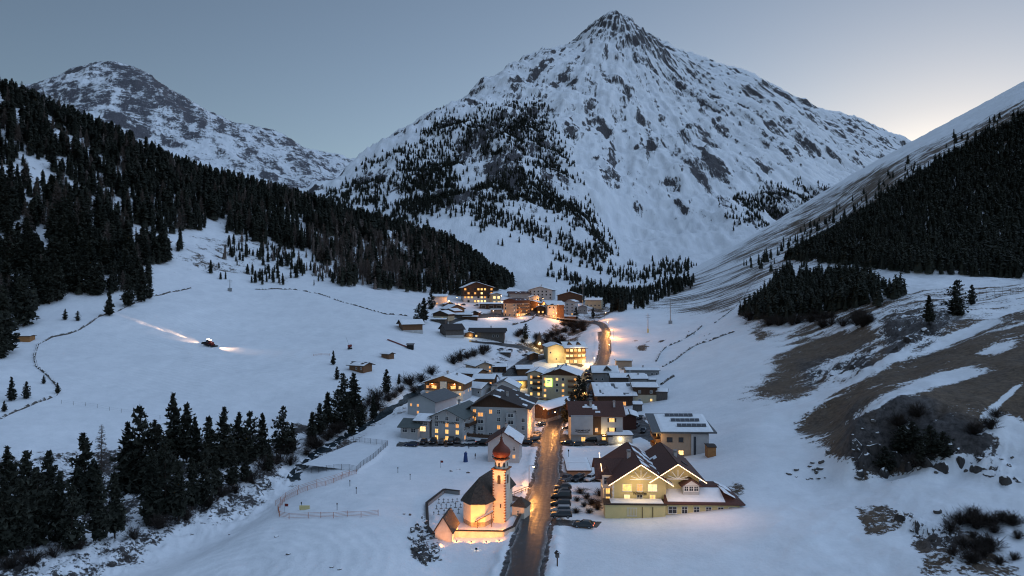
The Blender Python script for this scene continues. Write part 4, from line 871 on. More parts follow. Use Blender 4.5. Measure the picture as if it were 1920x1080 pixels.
# bay tower with glazed gable on the wing
bx = 94 * k_
by = MB().box(bx - 1.75, -.6, -1, bx + 1.75, 1.6, h2 * .86).build("bay_tower", WHITE, yh)
gable_roof(by, bx - 1.75, bx + 1.75, -.6, 3.0, h2 * .86, 33, .5, 'y', .5, TILE, (0, 0), 56, TRIM, oy=.5, name="bay_roof")
for c in (-1, 0, 1):
    window(by, bx + c * 1.05, -.61, h2 * .70, 'F', .8, .95, -1); window(by, bx + c * 1.05, -.61, h2 * .34, 'F', .8, 1.5, 0 if c != 0 else 2)
# left cross wing with turret dormer
lw = MB().box(-w_/2 - 1.6, 5.2, -4, -w_/2 - .002, 14, h_ * .92).build("side_wing", WHITE, yh)
gable_roof(lw, -w_/2 - 3.0, -w_/2 + 4.5, 5.2, 14, h_ * .92, 33, .8, 'x', .5, TILE, (0, .1), 58, WHITE, oy=.7, name="side_roof")
for r_ in range(3): window(lw, -w_/2 - .8, 5.19, h_ * (.1 + .28 * r_), 'F', .9, 1.3, 1)
tw = MB().box(-w_/2 - 2.2, 3.2, h_ * .62, -w_/2 - .2, 5.1, h_ * 1.04).build("turret", TRIM, yh)
window(tw, -w_/2 - 1.2, 3.19, h_ * .76, 'F', 1.3, 1.4, -1, TRIM)
MB().lathe([(1.75, h_ * 1.04), (1.0, h_ * 1.12), (.02, h_ * 1.32)], 4, cx=-w_/2 - 1.2, cy=4.1, sharp=math.pi/4).build("turret_roof", TILE, tw)
MB().tube((-w_/2 - 2.3, 3.1, h_ * 1.05), (-w_/2 - .1, 3.1, h_ * 1.05), .06).build("string_light", STRING, yh)
MB().tube((-w_/2 - 2.2, 4.6, h_ * 1.1), (-w_/2 - 2.0, 13.4, h_ * 1.38), .06).build("string_light", STRING, yh)
for (cx, cy, cz) in ((-.12 * w_, 8, zr - .6), (x2 + .16 * w2, 11, zr2 - 1.0)): chimney(ro, cx, cy, cz, .8, 1.3)
sk = MB().slab([(x2 + 2.4, 7.2, zr2 - 1.50), (x2 + 3.6, 7.2, zr2 - 2.28), (x2 + 3.6, 8.6, zr2 - 2.28), (x2 + 2.4, 8.6, zr2 - 1.50)], .14).build("skylight", SOLAR, ro2); sk.location.z += .30
# low front terrace building and sun-room extension
tx0, tx1 = -68 * k_, 42 * k_
MB().box(tx0, -3.6, -5, tx1, -.05, 3.0).build("terrace_wall", YELLOW, yh)
tt = MB().box(tx0 - .3, -3.9, 3.0, tx1 + .2, -.06, 3.25).build("terrace_roof", TRIMD, yh); snow_sheet(tt, (tx0 + 1.2, -3.5, 3.26), (1, 0, 0), (0, 1, 0), tx1 - tx0 - 1.6, 3.2, .95, .28, 61)
gr = MB(); gx = -28 * k_
for q in range(7): gr.tube((gx + q * .32, -3.68, .7), (gx + q * .32, -3.68, 2.3), .035, n=5)
gr.box(gx - .1, -3.72, .6, gx + 2.1, -3.62, .7).box(gx - .1, -3.72, 2.3, gx + 2.1, -3.62, 2.4); gr.build("window_grille", TRIM, yh)
for q in (8, 27): MB().tube((q * k_ - 1, -3.7, .2), (q * k_ - 1, -3.7, 2.6), .07).build("downpipe", BLACKM, yh)
ex0, ex1 = 44 * k_, 178 * k_
MB().box(ex0, -2.6, -4.5, ex1, 6, 3.0).build("extension_wall", YELLOW, yh)
er = MB().slab([(ex0 - .6, -3.3, 2.95), (ex1 + 1.0, -3.3, 2.95), (ex1 - 3.2, 3.5, 5.0), (ex0 + .8, 3.5, 5.0)], .25).slab([(ex1 + 1.0, -3.3, 2.95), (ex1 + 1.0, 9.5, 2.95), (ex1 - 3.2, 7.0, 5.0), (ex1 - 3.2, 3.5, 5.0)], .25).slab([(ex0 + .8, 3.5, 5.0), (ex1 - 3.2, 3.5, 5.0), (ex1 - 3.2, 7, 5.0), (ex0 + .8, 7, 5.0)], .25).build("extension_roof", TILE, yh)
sl = Vector((0, 6.8, 2.05)).normalized()
snow_sheet(er, (ex0 + .4, -2.6, 3.42), (1, 0, 0), sl, ex1 - ex0 - 3.4, 5.4, .90, .32, 63)
snow_sheet(er, (ex1 + .2, -1.8, 3.65), (0, 1, 0), Vector((-4.2, 0, 2.05)), 9.5, 3.6, .55, .3, 64)
for q in range(6): window(yh, ex0 + (q + .55) * (ex1 - ex0) / 6.1, -2.61, 1.0, 'F', 1.7 if q in (0, 5) else 1.1, 1.35, -1)
light((0, -6.5, 7.5), 170, (1, .68, .30), parent=yh, r=.8); light((-1, -3.0, 6.8), 120, (1, .68, .28), parent=yh); light((ex0 + 4, -5.5, 6.5), 150, (1, .62, .40), parent=yh, r=.6); light((x2 + 1, -2.5, 10), 70, (1, .7, .34), parent=yh)
light((-w_/2 - 3, 6, 4), 130, (1, .55, .18), parent=yh); light((ex0 + 9, -9, 8.5), 260, (1, .58, .42), parent=yh, r=.6)

# garage with snowy flat roof by the road bend
gq = house("garage", "low peach garage under a broad flat snow roof beside the road", "garage", 1086, 893, 44, 9, 14, rot=-1, ridge='x', pitch=1.5, over=.3, wall=PEACH, snow=(1, 1), seed=35, wins=[('F', 5, 1, .5, .6, "..00.", .2, .2)])

# ------------------------------------------------------------------ upper village
U_ = dict(fine=False)
uh = house("hotel", "dark timber hotel with many lit windows at the forest edge", "hotel", 897, 568, 56, 29, 16, rot=12, pitch=17, over=1.6, apex=.42, wall=WHITE, roof=TILED, snow=(.9, .75), seed=70, upper=.42, upm=WOOD, frame=TRIMD,
    wins=[('F', 9, 4, 1.6, 1.6, "10.0222./0101.3./122.03102/.0.2333..", .05, .82)], **U_)
house("hotel_wing", "bright lit entrance wing right of the dark timber hotel", "hotel", 931, 572, 16, 20, 12, rot=12, pitch=15, wall=CREAM, roof=TILED, snow=(.9, .9), seed=71, wins=[('F', 2, 2, 1.8, 1.9, "33/33", .1, .6)], **U_)
house("house", "white square house with snow roof below the larch wood", "house", 823, 573, 29, 17, 11, rot=4, ridge='x', pitch=16, wall=WHITE, snow=(1, 1), seed=72, wins=[('F', 4, 2, 1.0, 1.2, "0.../.1.2", .15, .6)], **U_)
house("chalet", "chalet with lit window and low snow roofs left in the upper village", "chalet", 826, 599, 32, 10, 9, rot=-24, pitch=20, wall=CREAM, snow=(.9, .9), seed=73, upper=.6, wins=[('F', 4, 1, .9, 1.0, "0.1.", .1, .1)], **U_)
house("chalet", "brown gabled chalet with snow roof amid the upper village huts", "chalet", 856, 588, 36, 9, 10, rot=38, pitch=22, wall=WOODM, snow=(1, .9), seed=74, **U_)
house("chalet", "long snow roofed chalet behind the upper village huts", "chalet", 868, 598, 34, 8, 8, rot=2, ridge='x', pitch=14, wall=WOODG, snow=(1, 1), seed=75, **U_)
house("hut", "dark gabled hut right of the long snow roofed chalet", "hut", 891, 592, 12, 6, 6, rot=-15, pitch=24, wall=WOOD, snow=(.7, .9), seed=76, **U_)
house("pavilion", "low pavilion with white front left of the peach apartment hotel", "house", 921, 580, 44, 10, 10, rot=-4, ridge='x', pitch=9, wall=WOOD, snow=(1, 1), seed=77, wins=[('F', 3, 1, 3.4, 2.2, "000", .2, .2)], over=1.6, **U_)
house("garage", "flat roofed garage below the low pavilion", "garage", 930, 588, 20, 7, 7, rot=-3, ridge='x', pitch=4, wall=GREYW, snow=(1, 1), seed=78, **U_)
ap = house("hotel", "peach apartment hotel with brown balconies in the upper village", "hotel", 956, 594, 28, 30, 20, rot=-30, ridge='y', pitch=16, wall=PEACH, roof=TILE, snow=(.45, .3), seed=79, upper=.83, upm=TILE, wins=[('F', 3, 4, 1.0, 1.5, "0.0/0.0/1.0/000", .05, .66), ('R', 7, 4, 1.3, 1.6, "0001000/0100000/0010010/3323333", .04, .66)],
    balc=[('R', .04, .96, .24, 1.4, WOODM), ('R', .04, .96, .46, 1.4, WOODM), ('R', .04, .96, .68, 1.4, WOODM)], **U_)
light((9, 2, 2.5), 700, (1, .42, .1), parent=ap)
house("house", "dark boarded house with snow canopy right of the peach hotel", "house", 998, 583, 26, 15, 10, rot=-14, pitch=16, wall=WOOD, snow=(.95, .95), seed=80, wins=[('F', 3, 1, 1.2, 1.2, ".1.", .1, .1)], **U_)
house("hotel", "long white hotel with rows of small dark windows behind the upper village", "hotel", 1013, 562, 46, 18, 13, rot=-16, pitch=15, wall=WHITE, roof=TILE, snow=(.6, .9), seed=81, frame=TRIMD, wins=[('F', 6, 3, 1.1, 1.3, "00000./000000/0.00.0", .12, .78)], chim=[(.5, .3, 1.5)], **U_)
house("hotel_wing", "low reddish roofed wing left of the long white hotel", "hotel", 975, 560, 40, 10, 12, rot=8, ridge='x', pitch=15, wall=GREYW, roof=TILE, snow=(.35, .5), seed=82, **U_)
uc = house("hotel", "white and timber hotel with lamps beside the bridge road", "hotel", 1042, 596, 32, 24, 15, rot=14, ridge='x', pitch=20, wall=WHITE, roof=TILED, snow=(.6, .7), seed=83, wins=[('F', 4, 3, 1.2, 1.4, "00../.1.0/.212", .06, .72)], **U_)
w_, h_, zr_, _l = DIM[uc.name]; MB().box(w_ * .06, -.25, -1, w_/2 + .1, -.004, h_ * .99).build("timber_front", WOODM, uc)
house("hotel_wing", "white stepped wing with dark balconies right of the bridge hotel", "hotel", 1068, 592, 19, 26, 15, rot=-16, pitch=18, wall=WHITE, snow=(.4, .85), seed=84, wins=[('F', 2, 4, 1.0, 1.2, "00/00/00/01", .06, .75)], balc=[('L', .1, .9, .3, 1.2, WOOD), ('L', .1, .9, .55, 1.2, WOOD)], **U_)
house("chalet", "wide dark chalet with snow roof behind the bridge hotel", "chalet", 1068, 566, 46, 12, 12, rot=-10, pitch=16, wall=WOOD, snow=(.9, .9), seed=85, **U_)
house("chalet", "chalet with snow roof and street lamp right end of the upper village", "chalet", 1112, 577, 30, 14, 11, rot=-16, ridge='x', pitch=18, wall=CREAM, snow=(1, 1), seed=86, wins=[('F', 4, 1, 1.1, 1.3, "0000", .2, .2)], **U_)
house("house", "grey stone house half hidden by trees right of the bridge hotel", "house", 1092, 588, 18, 12, 9, rot=12, pitch=20, wall=GREYW, snow=(.9, .9), seed=87, wins=[('F', 2, 1, 1, 1.2, "00", .3, .3)], **U_)
# middle ground farm buildings
fb = house("barn", "timber barn on white plinth at the top of the ski meadow", "barn", 774, 624, 38, 17, 10, rot=24, ridge='x', pitch=24, over=1.3, wall=WOODM, base=1.6, basem=WHITE, snow=(1, 1), seed=90, wins=[('F', 7, 1, .7, .7, "0..1.0.", .08, .08)])
house("farmhouse", "dark board farmhouse on white footing above the river bend", "house", 853, 634, 36, 17, 10, rot=28, ridge='x', pitch=30, over=1.0, wall=WOODG, base=1.8, basem=WHITE, snow=(.12, .1), seed=91, chim=[(.3, .5, 1.)], wins=[('R', 4, 2, .8, .9, "010./.1.1", .3, .7)])
gf = house("chalet", "broad low chalet with bare grey roof and lit porch", "chalet", 913, 636, 64, 14, 11, rot=-3, ridge='x', pitch=20, over=1.4, wall=WOODG, roof=TILED, snow=(.16, .3), seed=92, chim=[(.6, .5, .9)], wins=[('F', 8, 1, 1.1, 1.2, "22...00.", .3, .3)])
light((-10, -3, 2.5), 120, (1, .75, .3), parent=gf)
# huts out on the snow
house("hut", "little timber hut with snow roof alone on the ski meadow", "hut", 668, 697, 34, 12, 6, rot=-28, ridge='x', pitch=18, over=1.1, wall=WOODM, snow=(.6, .95), seed=93, wins=[('F', 3, 1, .7, .9, ".00", .35, .35)])
house("hut", "tiny ticket hut with snow roof higher on the ski meadow", "hut", 722, 672, 18, 8, 4, rot=-30, ridge='x', pitch=16, over=.6, wall=WOODM, snow=(.9, .9), seed=94)
house("hut", "square yellow timber hut below the left forest edge", "hut", 40, 641, 28, 10, 5, rot=10, ridge='x', pitch=6, over=.5, wall=WOODO, snow=(1, 1), seed=95)
house("hut", "garage hut across the road above the grey house", "garage", 1170, 690, 29, 13, 6, rot=-4, ridge='x', pitch=8, wall=PEACH, snow=(1, 1), seed=96, over=.5)
# round lit hut with pointed roof
P = AT(1011, 650); k_ = P.y / F
ht = thing("pointed_hut", "round hut with tall pointed roof and glowing front below the bridge", "hut", P)
MB().lathe([(3.2, -2), (3.2, 2.6)], 12).build("wall", WOOD, ht); MB().lathe([(3.9, 2.3), (1.6, 5.4), (.05, 10)], 12).build("roof", TILED, ht)
MB().lathe([(.01, 0), (.8, .2), (1.0, .8), (.8, 1.5), (.01, 1.7)], 10).build("lamp", LIT[2], ht, loc=(0, -3.2, 1.2)); light((0, -5.5, 2.5), 150, (1, .7, .3), parent=ht)

# smaller houses and sheds filling the upper village
house("house", "narrow dark house with lit ground floor between peach hotel and bridge hotel", "house", 1014, 588, 15, 12, 9, rot=-10, pitch=20, wall=WOOD, snow=(.8, .9), seed=101, wins=[('F', 2, 1, 1.2, 1.4, "22", .1, .1)], **U_)
house("kiosk", "flat snow roofed kiosk beside the bridge road", "kiosk", 1068, 600, 22, 6, 6, rot=-8, ridge='x', pitch=4, wall=WOODM, snow=(1, 1), seed=102, **U_)
house("chalet", "chalet with double snow roof left of the dark gabled hut", "chalet", 842, 592, 22, 9, 9, rot=-30, pitch=20, wall=WOODM, snow=(1, 1), seed=103, wins=[('F', 3, 1, .9, 1.0, "1.2", .2, .2)], **U_)
house("shed", "open timber shed with low snow roof on the bank above the farmhouse", "shed", 822, 605, 26, 6, 6, rot=-6, ridge='x', pitch=10, wall=WOODG, snow=(1, 1), seed=104, **U_)
house("garage", "low garage row with snow roof above the upper road", "garage", 882, 600, 26, 6, 6, rot=0, ridge='x', pitch=6, wall=WOOD, snow=(1, 1), seed=105, **U_)
house("chalet", "snow roofed chalet just below the white square house", "chalet", 843, 578, 16, 8, 8, rot=20, pitch=22, wall=WOODM, snow=(1, 1), seed=106, wins=[('F', 2, 1, 1, 1, "2.", .2, .2)], **U_)
house("house", "white fronted house squeezed behind the dark boarded house", "house", 1003, 571, 16, 14, 9, rot=8, pitch=20, wall=WHITE, snow=(.9, .9), seed=107, wins=[('F', 3, 2, .9, 1.1, "010/101", .15, .6)], **U_)
house("shed", "woodshed with thick snow cap left of the broad low chalet", "shed", 880, 633, 14, 8, 5, rot=10, pitch=18, wall=WOODM, snow=(1, 1), seed=108, **U_)
house("shed", "snow capped shed on the river yard above the open garage", "shed", 948, 668, 16, 7, 5, rot=-8, ridge='x', pitch=12, wall=WOODG, snow=(1, 1), seed=109)
house("house", "snow roofed house behind the cream balcony wing", "house", 985, 704, 30, 12, 9, rot=6, ridge='x', pitch=16, wall=WOODM, snow=(1, 1), seed=110)
house("house", "grey lean-to house filling the gap behind the sign wall guest house", "house", 1155, 786, 28, 16, 8, rot=0, ridge='x', pitch=16, wall=WOODG, snow=(.9, .9), seed=111)
house("shed", "small grey shed under the slope right of the big barn", "shed", 1196, 772, 16, 13, 5, rot=-6, ridge='x', pitch=14, wall=WOODG, snow=(.9, .9), seed=112, over=.4)
# ------------------------------------------------------------------ church with its yard
CHW = mat("church_white_render", (0.66, 0.60, 0.50), 0.85, 0.10, 0.6)
SHING = mat("church_roof_shingles", (0.065, 0.052, 0.042), 0.8, 0.5, 2.6, bump=0.5)
ONION = mat("red_dome_paint", (0.15, 0.032, 0.014), 0.55, 0.3, 1.6)
QUOIN = mat("red_brown_quoins", (0.26, 0.10, 0.045), 0.8, 0.15, 2.0)
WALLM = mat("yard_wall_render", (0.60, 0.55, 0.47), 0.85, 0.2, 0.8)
p = W_(913, 984, 0.0 + 1.0); dch = 139.0
CH = Vector(((913 - 960) / F * dch, dch, Z_YARD))
ch = thing("church", "white village church with red onion dome lit orange beside the road", "church", CH, math.radians(-21))
ap = [(-6.4, 4.2), (-5.7, .9), (-3.2, -.9), (-.5, .3), (.0, 3.0), (.0, 14.5), (-6.4, 14.5)]
MB().prism(ap[::1], -3, .9).build("plinth", STONE, ch); MB().prism(ap, .9, 5.0).build("nave_wall", CHW, ch)
ev = [(-7.1, 4.0), (-6.2, .4), (-3.2, -1.7), (.0, -.4), (.7, 2.8), (.7, 15.2), (-7.1, 15.2)]
rf = MB(); ra, rb = (-3.2, 3.4, 9.0), (-3.2, 15.2, 9.0); ez = 4.7
for i in range(4): rf.face([(*ev[i], ez), (*ev[i + 1], ez), ra])
rf.face([(*ev[4], ez), (*ev[5], ez), rb, ra]); rf.face([(*ev[6], ez), (*ev[0], ez), ra, rb]); rf.face([(*ev[5], ez), (*ev[6], ez), rb]); rf.face([(x, y, ez) for x, y in reversed(ev)])
rf.build("nave_roof", SHING, ch)
# tower
T = 1.4; tx, ty = 1.35, 4.6; TH = 11.0
def ringbox(mb, r0, z0, z1): mb.box(tx - r0, ty - r0, z0, tx + r0, ty + r0, z1)
m_ = MB(); ringbox(m_, T, -3, TH); tow = m_.build("tower", CHW, ch)
m_ = MB(); ringbox(m_, T + .28, TH, TH + .22); m_.build("cornice", QUOIN, tow)
for s in (-1, 1):
    for q in range(19):
        z0 = .4 + q * .56; w = .36 if q % 2 else .24
        MB().box(tx + s * T - (w if s > 0 else .025), ty - T - .025, z0, tx + s * T + (.025 if s > 0 else w), ty - T + (.5 if s > 0 else .02), z0 + .26).build("corner_stone", QUOIN, tow)
def arch(cx, cz, w, h, n=8):
    return [(cx - w, cz), (cx + w, cz)] + [(cx + w * math.cos(a), cz + h + w * math.sin(a)) for a in np.linspace(0, math.pi, n)]
bell = MB(); bell.face([(x, ty - T - .03, z) for x, z in arch(tx, 8.1, .36, 1.5)]); bell.build("belfry_opening", TRIMD, tow)
bell = MB(); bell.face([(tx + T + .03, y, z) for y, z in arch(ty, 8.1, .36, 1.5)]); bell.build("belfry_opening", TRIMD, tow)
MB().box(tx + .2, ty - T - .04, 3.2, tx + .5, ty - T - .01, 4.0).build("slit_window", TRIMD, tow)
oc = MB().lathe([(1.45, TH + .22), (1.45, TH + 2.05)], 8, cx=tx, cy=ty, sharp=math.pi / 8).build("lantern", CHW, tow)
for i in range(8):
    a = math.pi / 4 * i; q = MB(); r_ = 1.45 * math.cos(math.pi / 8) + .02; cx, cy = tx + r_ * math.cos(a), ty + r_ * math.sin(a)
    q.face([(cx - x * math.sin(a), cy + x * math.cos(a), z) for x, z in arch(0, TH + .55, .2, .75, 6)]); q.build("lantern_opening", TRIMD, oc)
MB().lathe([(1.5, TH + 1.95), (1.78, TH + 2.0), (1.78, TH + 2.2), (1.2, TH + 2.3)], 8, cx=tx, cy=ty, sharp=math.pi / 8).build("lantern_cornice", QUOIN, oc)
pr = [(1.15, 0), (1.55, .3), (1.84, .75), (1.92, 1.2), (1.82, 1.65), (1.5, 2.1), (1.05, 2.5), (.65, 2.9), (.36, 3.4), (.2, 3.9), (.07, 4.4)]
MB().lathe([(r, TH + 2.25 + z) for r, z in pr], 16, cx=tx, cy=ty).build("onion_dome", ONION, tow, smooth=True)
cz = TH + 6.6; cr = MB().tube((tx, ty, cz), (tx, ty, cz + 1.3), .05).box(tx - .3, ty - .04, cz + .75, tx + .3, ty + .04, cz + .84); cr.build("cross", BLACKM, tow)
MB().lathe([(.01, cz - .12), (.2, cz + .02), (.01, cz + .2)], 8, cx=tx, cy=ty).build("orb", QUOIN, tow)
# sacristy, stair roof, side windows
sa = MB().box(2.9, 6.8, -2, 5.6, 10.5, 2.6).build("sacristy", CHW, ch)
MB().lathe([(2.6, 2.55), (.1, 4.3)], 4, cx=4.2, cy=8.6, sharp=math.pi / 4).build("sacristy_roof", SHING, sa); window(sa, 4.2, 6.79, .9, 'F', .35, .9)
sr = MB().slab([(-2.0, -1.5, 1.2), (1.2, .5, 3.0), (.9, 1.3, 3.0), (-2.3, -.6, 1.2)], .16).build("stair_roof", TRIMD, ch)
snow_sheet(sr, (-1.95, -1.3, 1.42), (3.2, 2.0, 1.8), (-.35, .8, 0), 4.0, .7, 1.0, .22, 5)
for k in (.1, .9): MB().tube((-2.0 + 3.1 * k, -1.2 + 2.0 * k, -.5), (-2.0 + 3.1 * k, -1.2 + 2.0 * k, 1.2 + 1.8 * k), .09).build("post", TRIMD, ch)
for y in (7.0, 11.0):
    q = MB(); q.face([(.02, yy, z) for yy, z in arch(y, 1.9, .35, 1.3)]); q.build("nave_window", GLASSD, ch)

# churchyard walls
yard = [AT(*p) for p in YARD_PX]
yw = thing("churchyard_wall", "white churchyard wall with dark coping round the church", "wall", (CH.x, CH.y, Z_YARD))
loc = [Vector((p.x - CH.x, p.y - CH.y, 0)) for p in yard]
for i in range(len(loc)):
    a, b = loc[i], loc[(i + 1) % len(loc)]
    if i in (5,): continue                   # gateway to the road
    hgt = 1.15 if i in (1, 2, 3, 4) else .85
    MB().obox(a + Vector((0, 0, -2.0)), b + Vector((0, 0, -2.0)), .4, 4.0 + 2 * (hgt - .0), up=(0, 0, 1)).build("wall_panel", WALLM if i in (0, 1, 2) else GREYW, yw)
    MB().obox(a + Vector((0, 0, hgt + .06)), b + Vector((0, 0, hgt + .06)), .62, .12).build("coping", TRIMD, yw)
# gate chapel at the left corner
gp = AT(831, 1015)
gc = thing("gate_chapel", "small steep roofed chapel built into the churchyard wall", "chapel", (gp.x, gp.y + .3, Z_YARD), math.radians(-8))
MB().box(-1.65, 0, -4, 1.65, 5.2, -1.3).build("plinth", STONE, gc); MB().box(-1.65, 0, -1.3, 1.65, 5.2, 2.0).build("wall", WALLM, gc)
gable_roof(gc, -1.65, 1.65, 0, 5.2, 2.0, 58, .25, 'y', .5, SHING, (0, 0), 3, WALLM, oy=.35)
# floodlights: one in the yard for the apse, one outside for the wall, one at the tower foot
fl = thing("floodlight", "floodlight on the snow before the churchyard wall", "floodlight", (AT(893, 1036).x, AT(893, 1036).y, AT(893, 1036).z))
MB().tube((0, 0, -.3), (0, 0, .5), .05).build("post", BLACKM, fl); MB().box(-.2, -.1, .5, .2, .1, .8).build("housing", BLACKM, fl); MB().box(-.17, .101, .53, .17, .12, .77).build("lens", BULB, fl)

for t_ in (.12, .40, .68, .92):
    q = yard[1].lerp(yard[2], t_); g0 = gz(q.x, q.y - 2.4); o = thing("ground_spot", f"small ground spotlight, {['first', 'second', 'third', 'fourth'][int(t_ * 4)]} from the left before the churchyard wall", "floodlight", (q.x, q.y - 2.4, g0))
    MB().tube((0, 0, -.2), (0, 0, .15), .05).build("stem", BLACKM, o); MB().box(-.1, -.1, .15, .1, .08, .3).build("housing", BLACKM, o)
    light((0, -.6, .5), 330, (1, .36, .06), parent=o, r=.1, spot=140, aim=(0, 2.4, .9), blend=1.0)
light((-6.4, .2, 1.0), 420, (1, .34, .07), parent=fl, r=.2, spot=100, aim=(-6.8, 8, 3.0), blend=1.0)
def yflood(u, v, w, dz=.5, label=""):
    q = AT(u, v); o = thing("floodlight", label, "floodlight", (q.x, q.y, Z_YARD)); MB().tube((0, 0, -.2), (0, 0, .25), .05).build("post", BLACKM, o)
    MB().box(-.16, -.1, .25, .16, .1, .45).build("housing", BLACKM, o); MB().box(-.13, .101, .27, .13, .12, .43).build("lens", BULB, o)
    light((0, .1, dz), w, (1, .34, .05), parent=o, r=.12); return o
yflood(882, 1002, 1000, .7, "floodlight inside the churchyard before the apse")
yflood(925, 1003, 1100, .7, "floodlight inside the churchyard below the tower")
up = yflood(938, 1000, 20, .6, "floodlight inside the churchyard aimed up at the onion dome")
light((-1.2, -.5, .6), 9000, (1, .42, .12), parent=up, spot=26, aim=(-1.2 + .6, 6.2, 12.2), r=.1)
# graves
gm_ = []
GR = random.Random(4)
cross = MB().box(-.04, -.04, 0, .04, .04, 1.0).box(-.22, -.035, .66, .22, .035, .74).mesh("grave_cross", [BLACKM])
stone = MB().box(-.32, -.12, -.15, .32, .12, .08).mesh("grave_stone", [STONE])
for r_ in range(3):
    for c in range(6):
        q = AT(814 + 9 * c + 4 * r_ + GR.uniform(-1, 1), 966 - 11 * r_ - 1.4 * c * .5)
        if not (c + r_ < 9): continue
        o = thing("grave_cross", "dark wrought iron grave cross in the churchyard rows", "grave cross", (q.x, q.y, Z_YARD), GR.uniform(-.5, .1), "grave crosses left of the church")
        link("cross", cross, o, scale=(1, 1, GR.uniform(.8, 1.3))); link("stone", stone, o)
# ------------------------------------------------------------------ roads, bridge, river, pond
def smooth_line(pts, step=1.5):
    P = [Vector((p.x, p.y, 0)) for p in pts]; out = []
    P = [P[0] * 2 - P[1]] + P + [P[-1] * 2 - P[-2]]
    for i in range(1, len(P) - 2):
        n = max(2, int((P[i + 1] - P[i]).length / step))
        for k in range(n):
            t = k / n; a, b, c, d = P[i - 1], P[i], P[i + 1], P[i + 2]
            out.append(.5 * ((2 * b) + (c - a) * t + (2 * a - 5 * b + 4 * c - d) * t * t + (3 * b - a - 3 * c + d) * t ** 3))
    out.append(P[-2]); return out
def strip(name, line, width, material, lift=.1, across=8, ragged=0.0, zfun=None, kind="structure"):
    mb = MB(); n = len(line); ac = []
    for i, p in enumerate(line):
        d = (line[min(i + 1, n - 1)] - line[max(i - 1, 0)]).normalized(); s = Vector((d.y, -d.x, 0))
        wl_ = width / 2 * (1 + ragged * math.sin(i * .7) * .5 + ragged * RNG.uniform(-.5, .5)); wr_ = width / 2 * (1 + ragged * math.cos(i * .53) * .5 + ragged * RNG.uniform(-.5, .5))
        for k in range(across + 1):
            t = k / across; q = p - s * wl_ * (1 - t) + s * wr_ * t if False else p + s * (-wl_ + (wl_ + wr_) * t)
            ac += [2 * t - 1, i * .1, 0]
            mb.v.append((q.x, q.y, (gz(q.x, q.y) if zfun is None else zfun(q.x, q.y)) + lift))
    for i in range(n - 1):
        for k in range(across):
            a = i * (across + 1) + k; mb.f.append((a, a + 1, a + across + 2, a + across + 1)); mb.m.append(0)
    o = mb.build(name, material, smooth=True); o["kind"] = kind; o.data.attributes.new('ac', 'FLOAT_VECTOR', 'POINT').data.foreach_set('vector', ac); return o
def road_material():
    m = bpy.data.materials.new("wet_winter_asphalt"); m.use_nodes = True; n, l = m.node_tree.nodes, m.node_tree.links; b = n["Principled BSDF"]
    at = n.new("ShaderNodeAttribute"); at.attribute_name = "ac"; tc = n.new("ShaderNodeTexCoord")
    mp = n.new("ShaderNodeMapping"); mp.inputs['Scale'].default_value = (4.0, .35, 1); l.new(at.outputs['Vector'], mp.inputs[0])
    a = n.new("ShaderNodeTexNoise"); a.inputs['Scale'].default_value = 1.0; a.inputs['Detail'].default_value = 7; a.inputs['Roughness'].default_value = .6; l.new(mp.outputs[0], a.inputs['Vector'])
    c = n.new("ShaderNodeTexNoise"); c.inputs['Scale'].default_value = .8; c.inputs['Detail'].default_value = 7; l.new(tc.outputs['Object'], c.inputs['Vector'])
    sx = n.new("ShaderNodeSeparateXYZ"); l.new(at.outputs['Vector'], sx.inputs[0]); ab = n.new("ShaderNodeMath"); ab.operation = 'ABSOLUTE'; l.new(sx.outputs[0], ab.inputs[0])
    pw = n.new("ShaderNodeMath"); pw.operation = 'POWER'; pw.inputs[1].default_value = 5; l.new(ab.outputs[0], pw.inputs[0])
    mx = n.new("ShaderNodeMath"); mx.operation = 'MULTIPLY_ADD'; mx.inputs[1].default_value = .6; l.new(a.outputs[0], mx.inputs[0]); m2 = n.new("ShaderNodeMath"); m2.operation = 'MULTIPLY'; m2.inputs[1].default_value = .4; l.new(c.outputs[0], m2.inputs[0]); l.new(m2.outputs[0], mx.inputs[2])
    m3 = n.new("ShaderNodeMath"); m3.operation = 'MULTIPLY_ADD'; m3.inputs[1].default_value = .32; l.new(pw.outputs[0], m3.inputs[0]); l.new(mx.outputs[0], m3.inputs[2])
    r = n.new("ShaderNodeValToRGB"); e = r.color_ramp.elements; e[0].position = .44; e[0].color = (.020, .019, .019, 1); e[1].position = .95; e[1].color = (.50, .50, .51, 1)
    k = e.new(.60); k.color = (.055, .052, .05, 1); k = e.new(.74); k.color = (.16, .155, .15, 1); l.new(m3.outputs[0], r.inputs[0]); l.new(r.outputs[0], b.inputs['Base Color'])
    rr = n.new("ShaderNodeMapRange"); rr.inputs[1].default_value = .4; rr.inputs[2].default_value = .7; rr.inputs[3].default_value = .28; rr.inputs[4].default_value = .75; l.new(m3.outputs[0], rr.inputs[0]); l.new(rr.outputs[0], b.inputs['Roughness'])
    b.inputs['Specular IOR Level'].default_value = .5
    bp = n.new("ShaderNodeBump"); bp.inputs['Strength'].default_value = .5; bp.inputs['Distance'].default_value = .08; l.new(m3.outputs[0], bp.inputs['Height']); l.new(bp.outputs[0], b.inputs['Normal'])
    return m
ASPH = road_material()
strip("road", smooth_line(ROAD), 6.2, ASPH, .14, 8, .12)
UP_E = [AT(*p) for p in [(1132,640),(1137,624),(1128,609),(1108,603)]]
UP_W = [AT(*p) for p in [(1012,592),(985,591),(940,593),(900,595),(862,599),(832,609)]]
BR0, BR1 = UP_E[-1].copy(), UP_W[0].copy()
strip("upper_road", smooth_line(UP_E), 6.0, ASPH, .16, 6, .1); strip("upper_road", smooth_line(UP_W), 5.6, ASPH, .16, 6, .1)
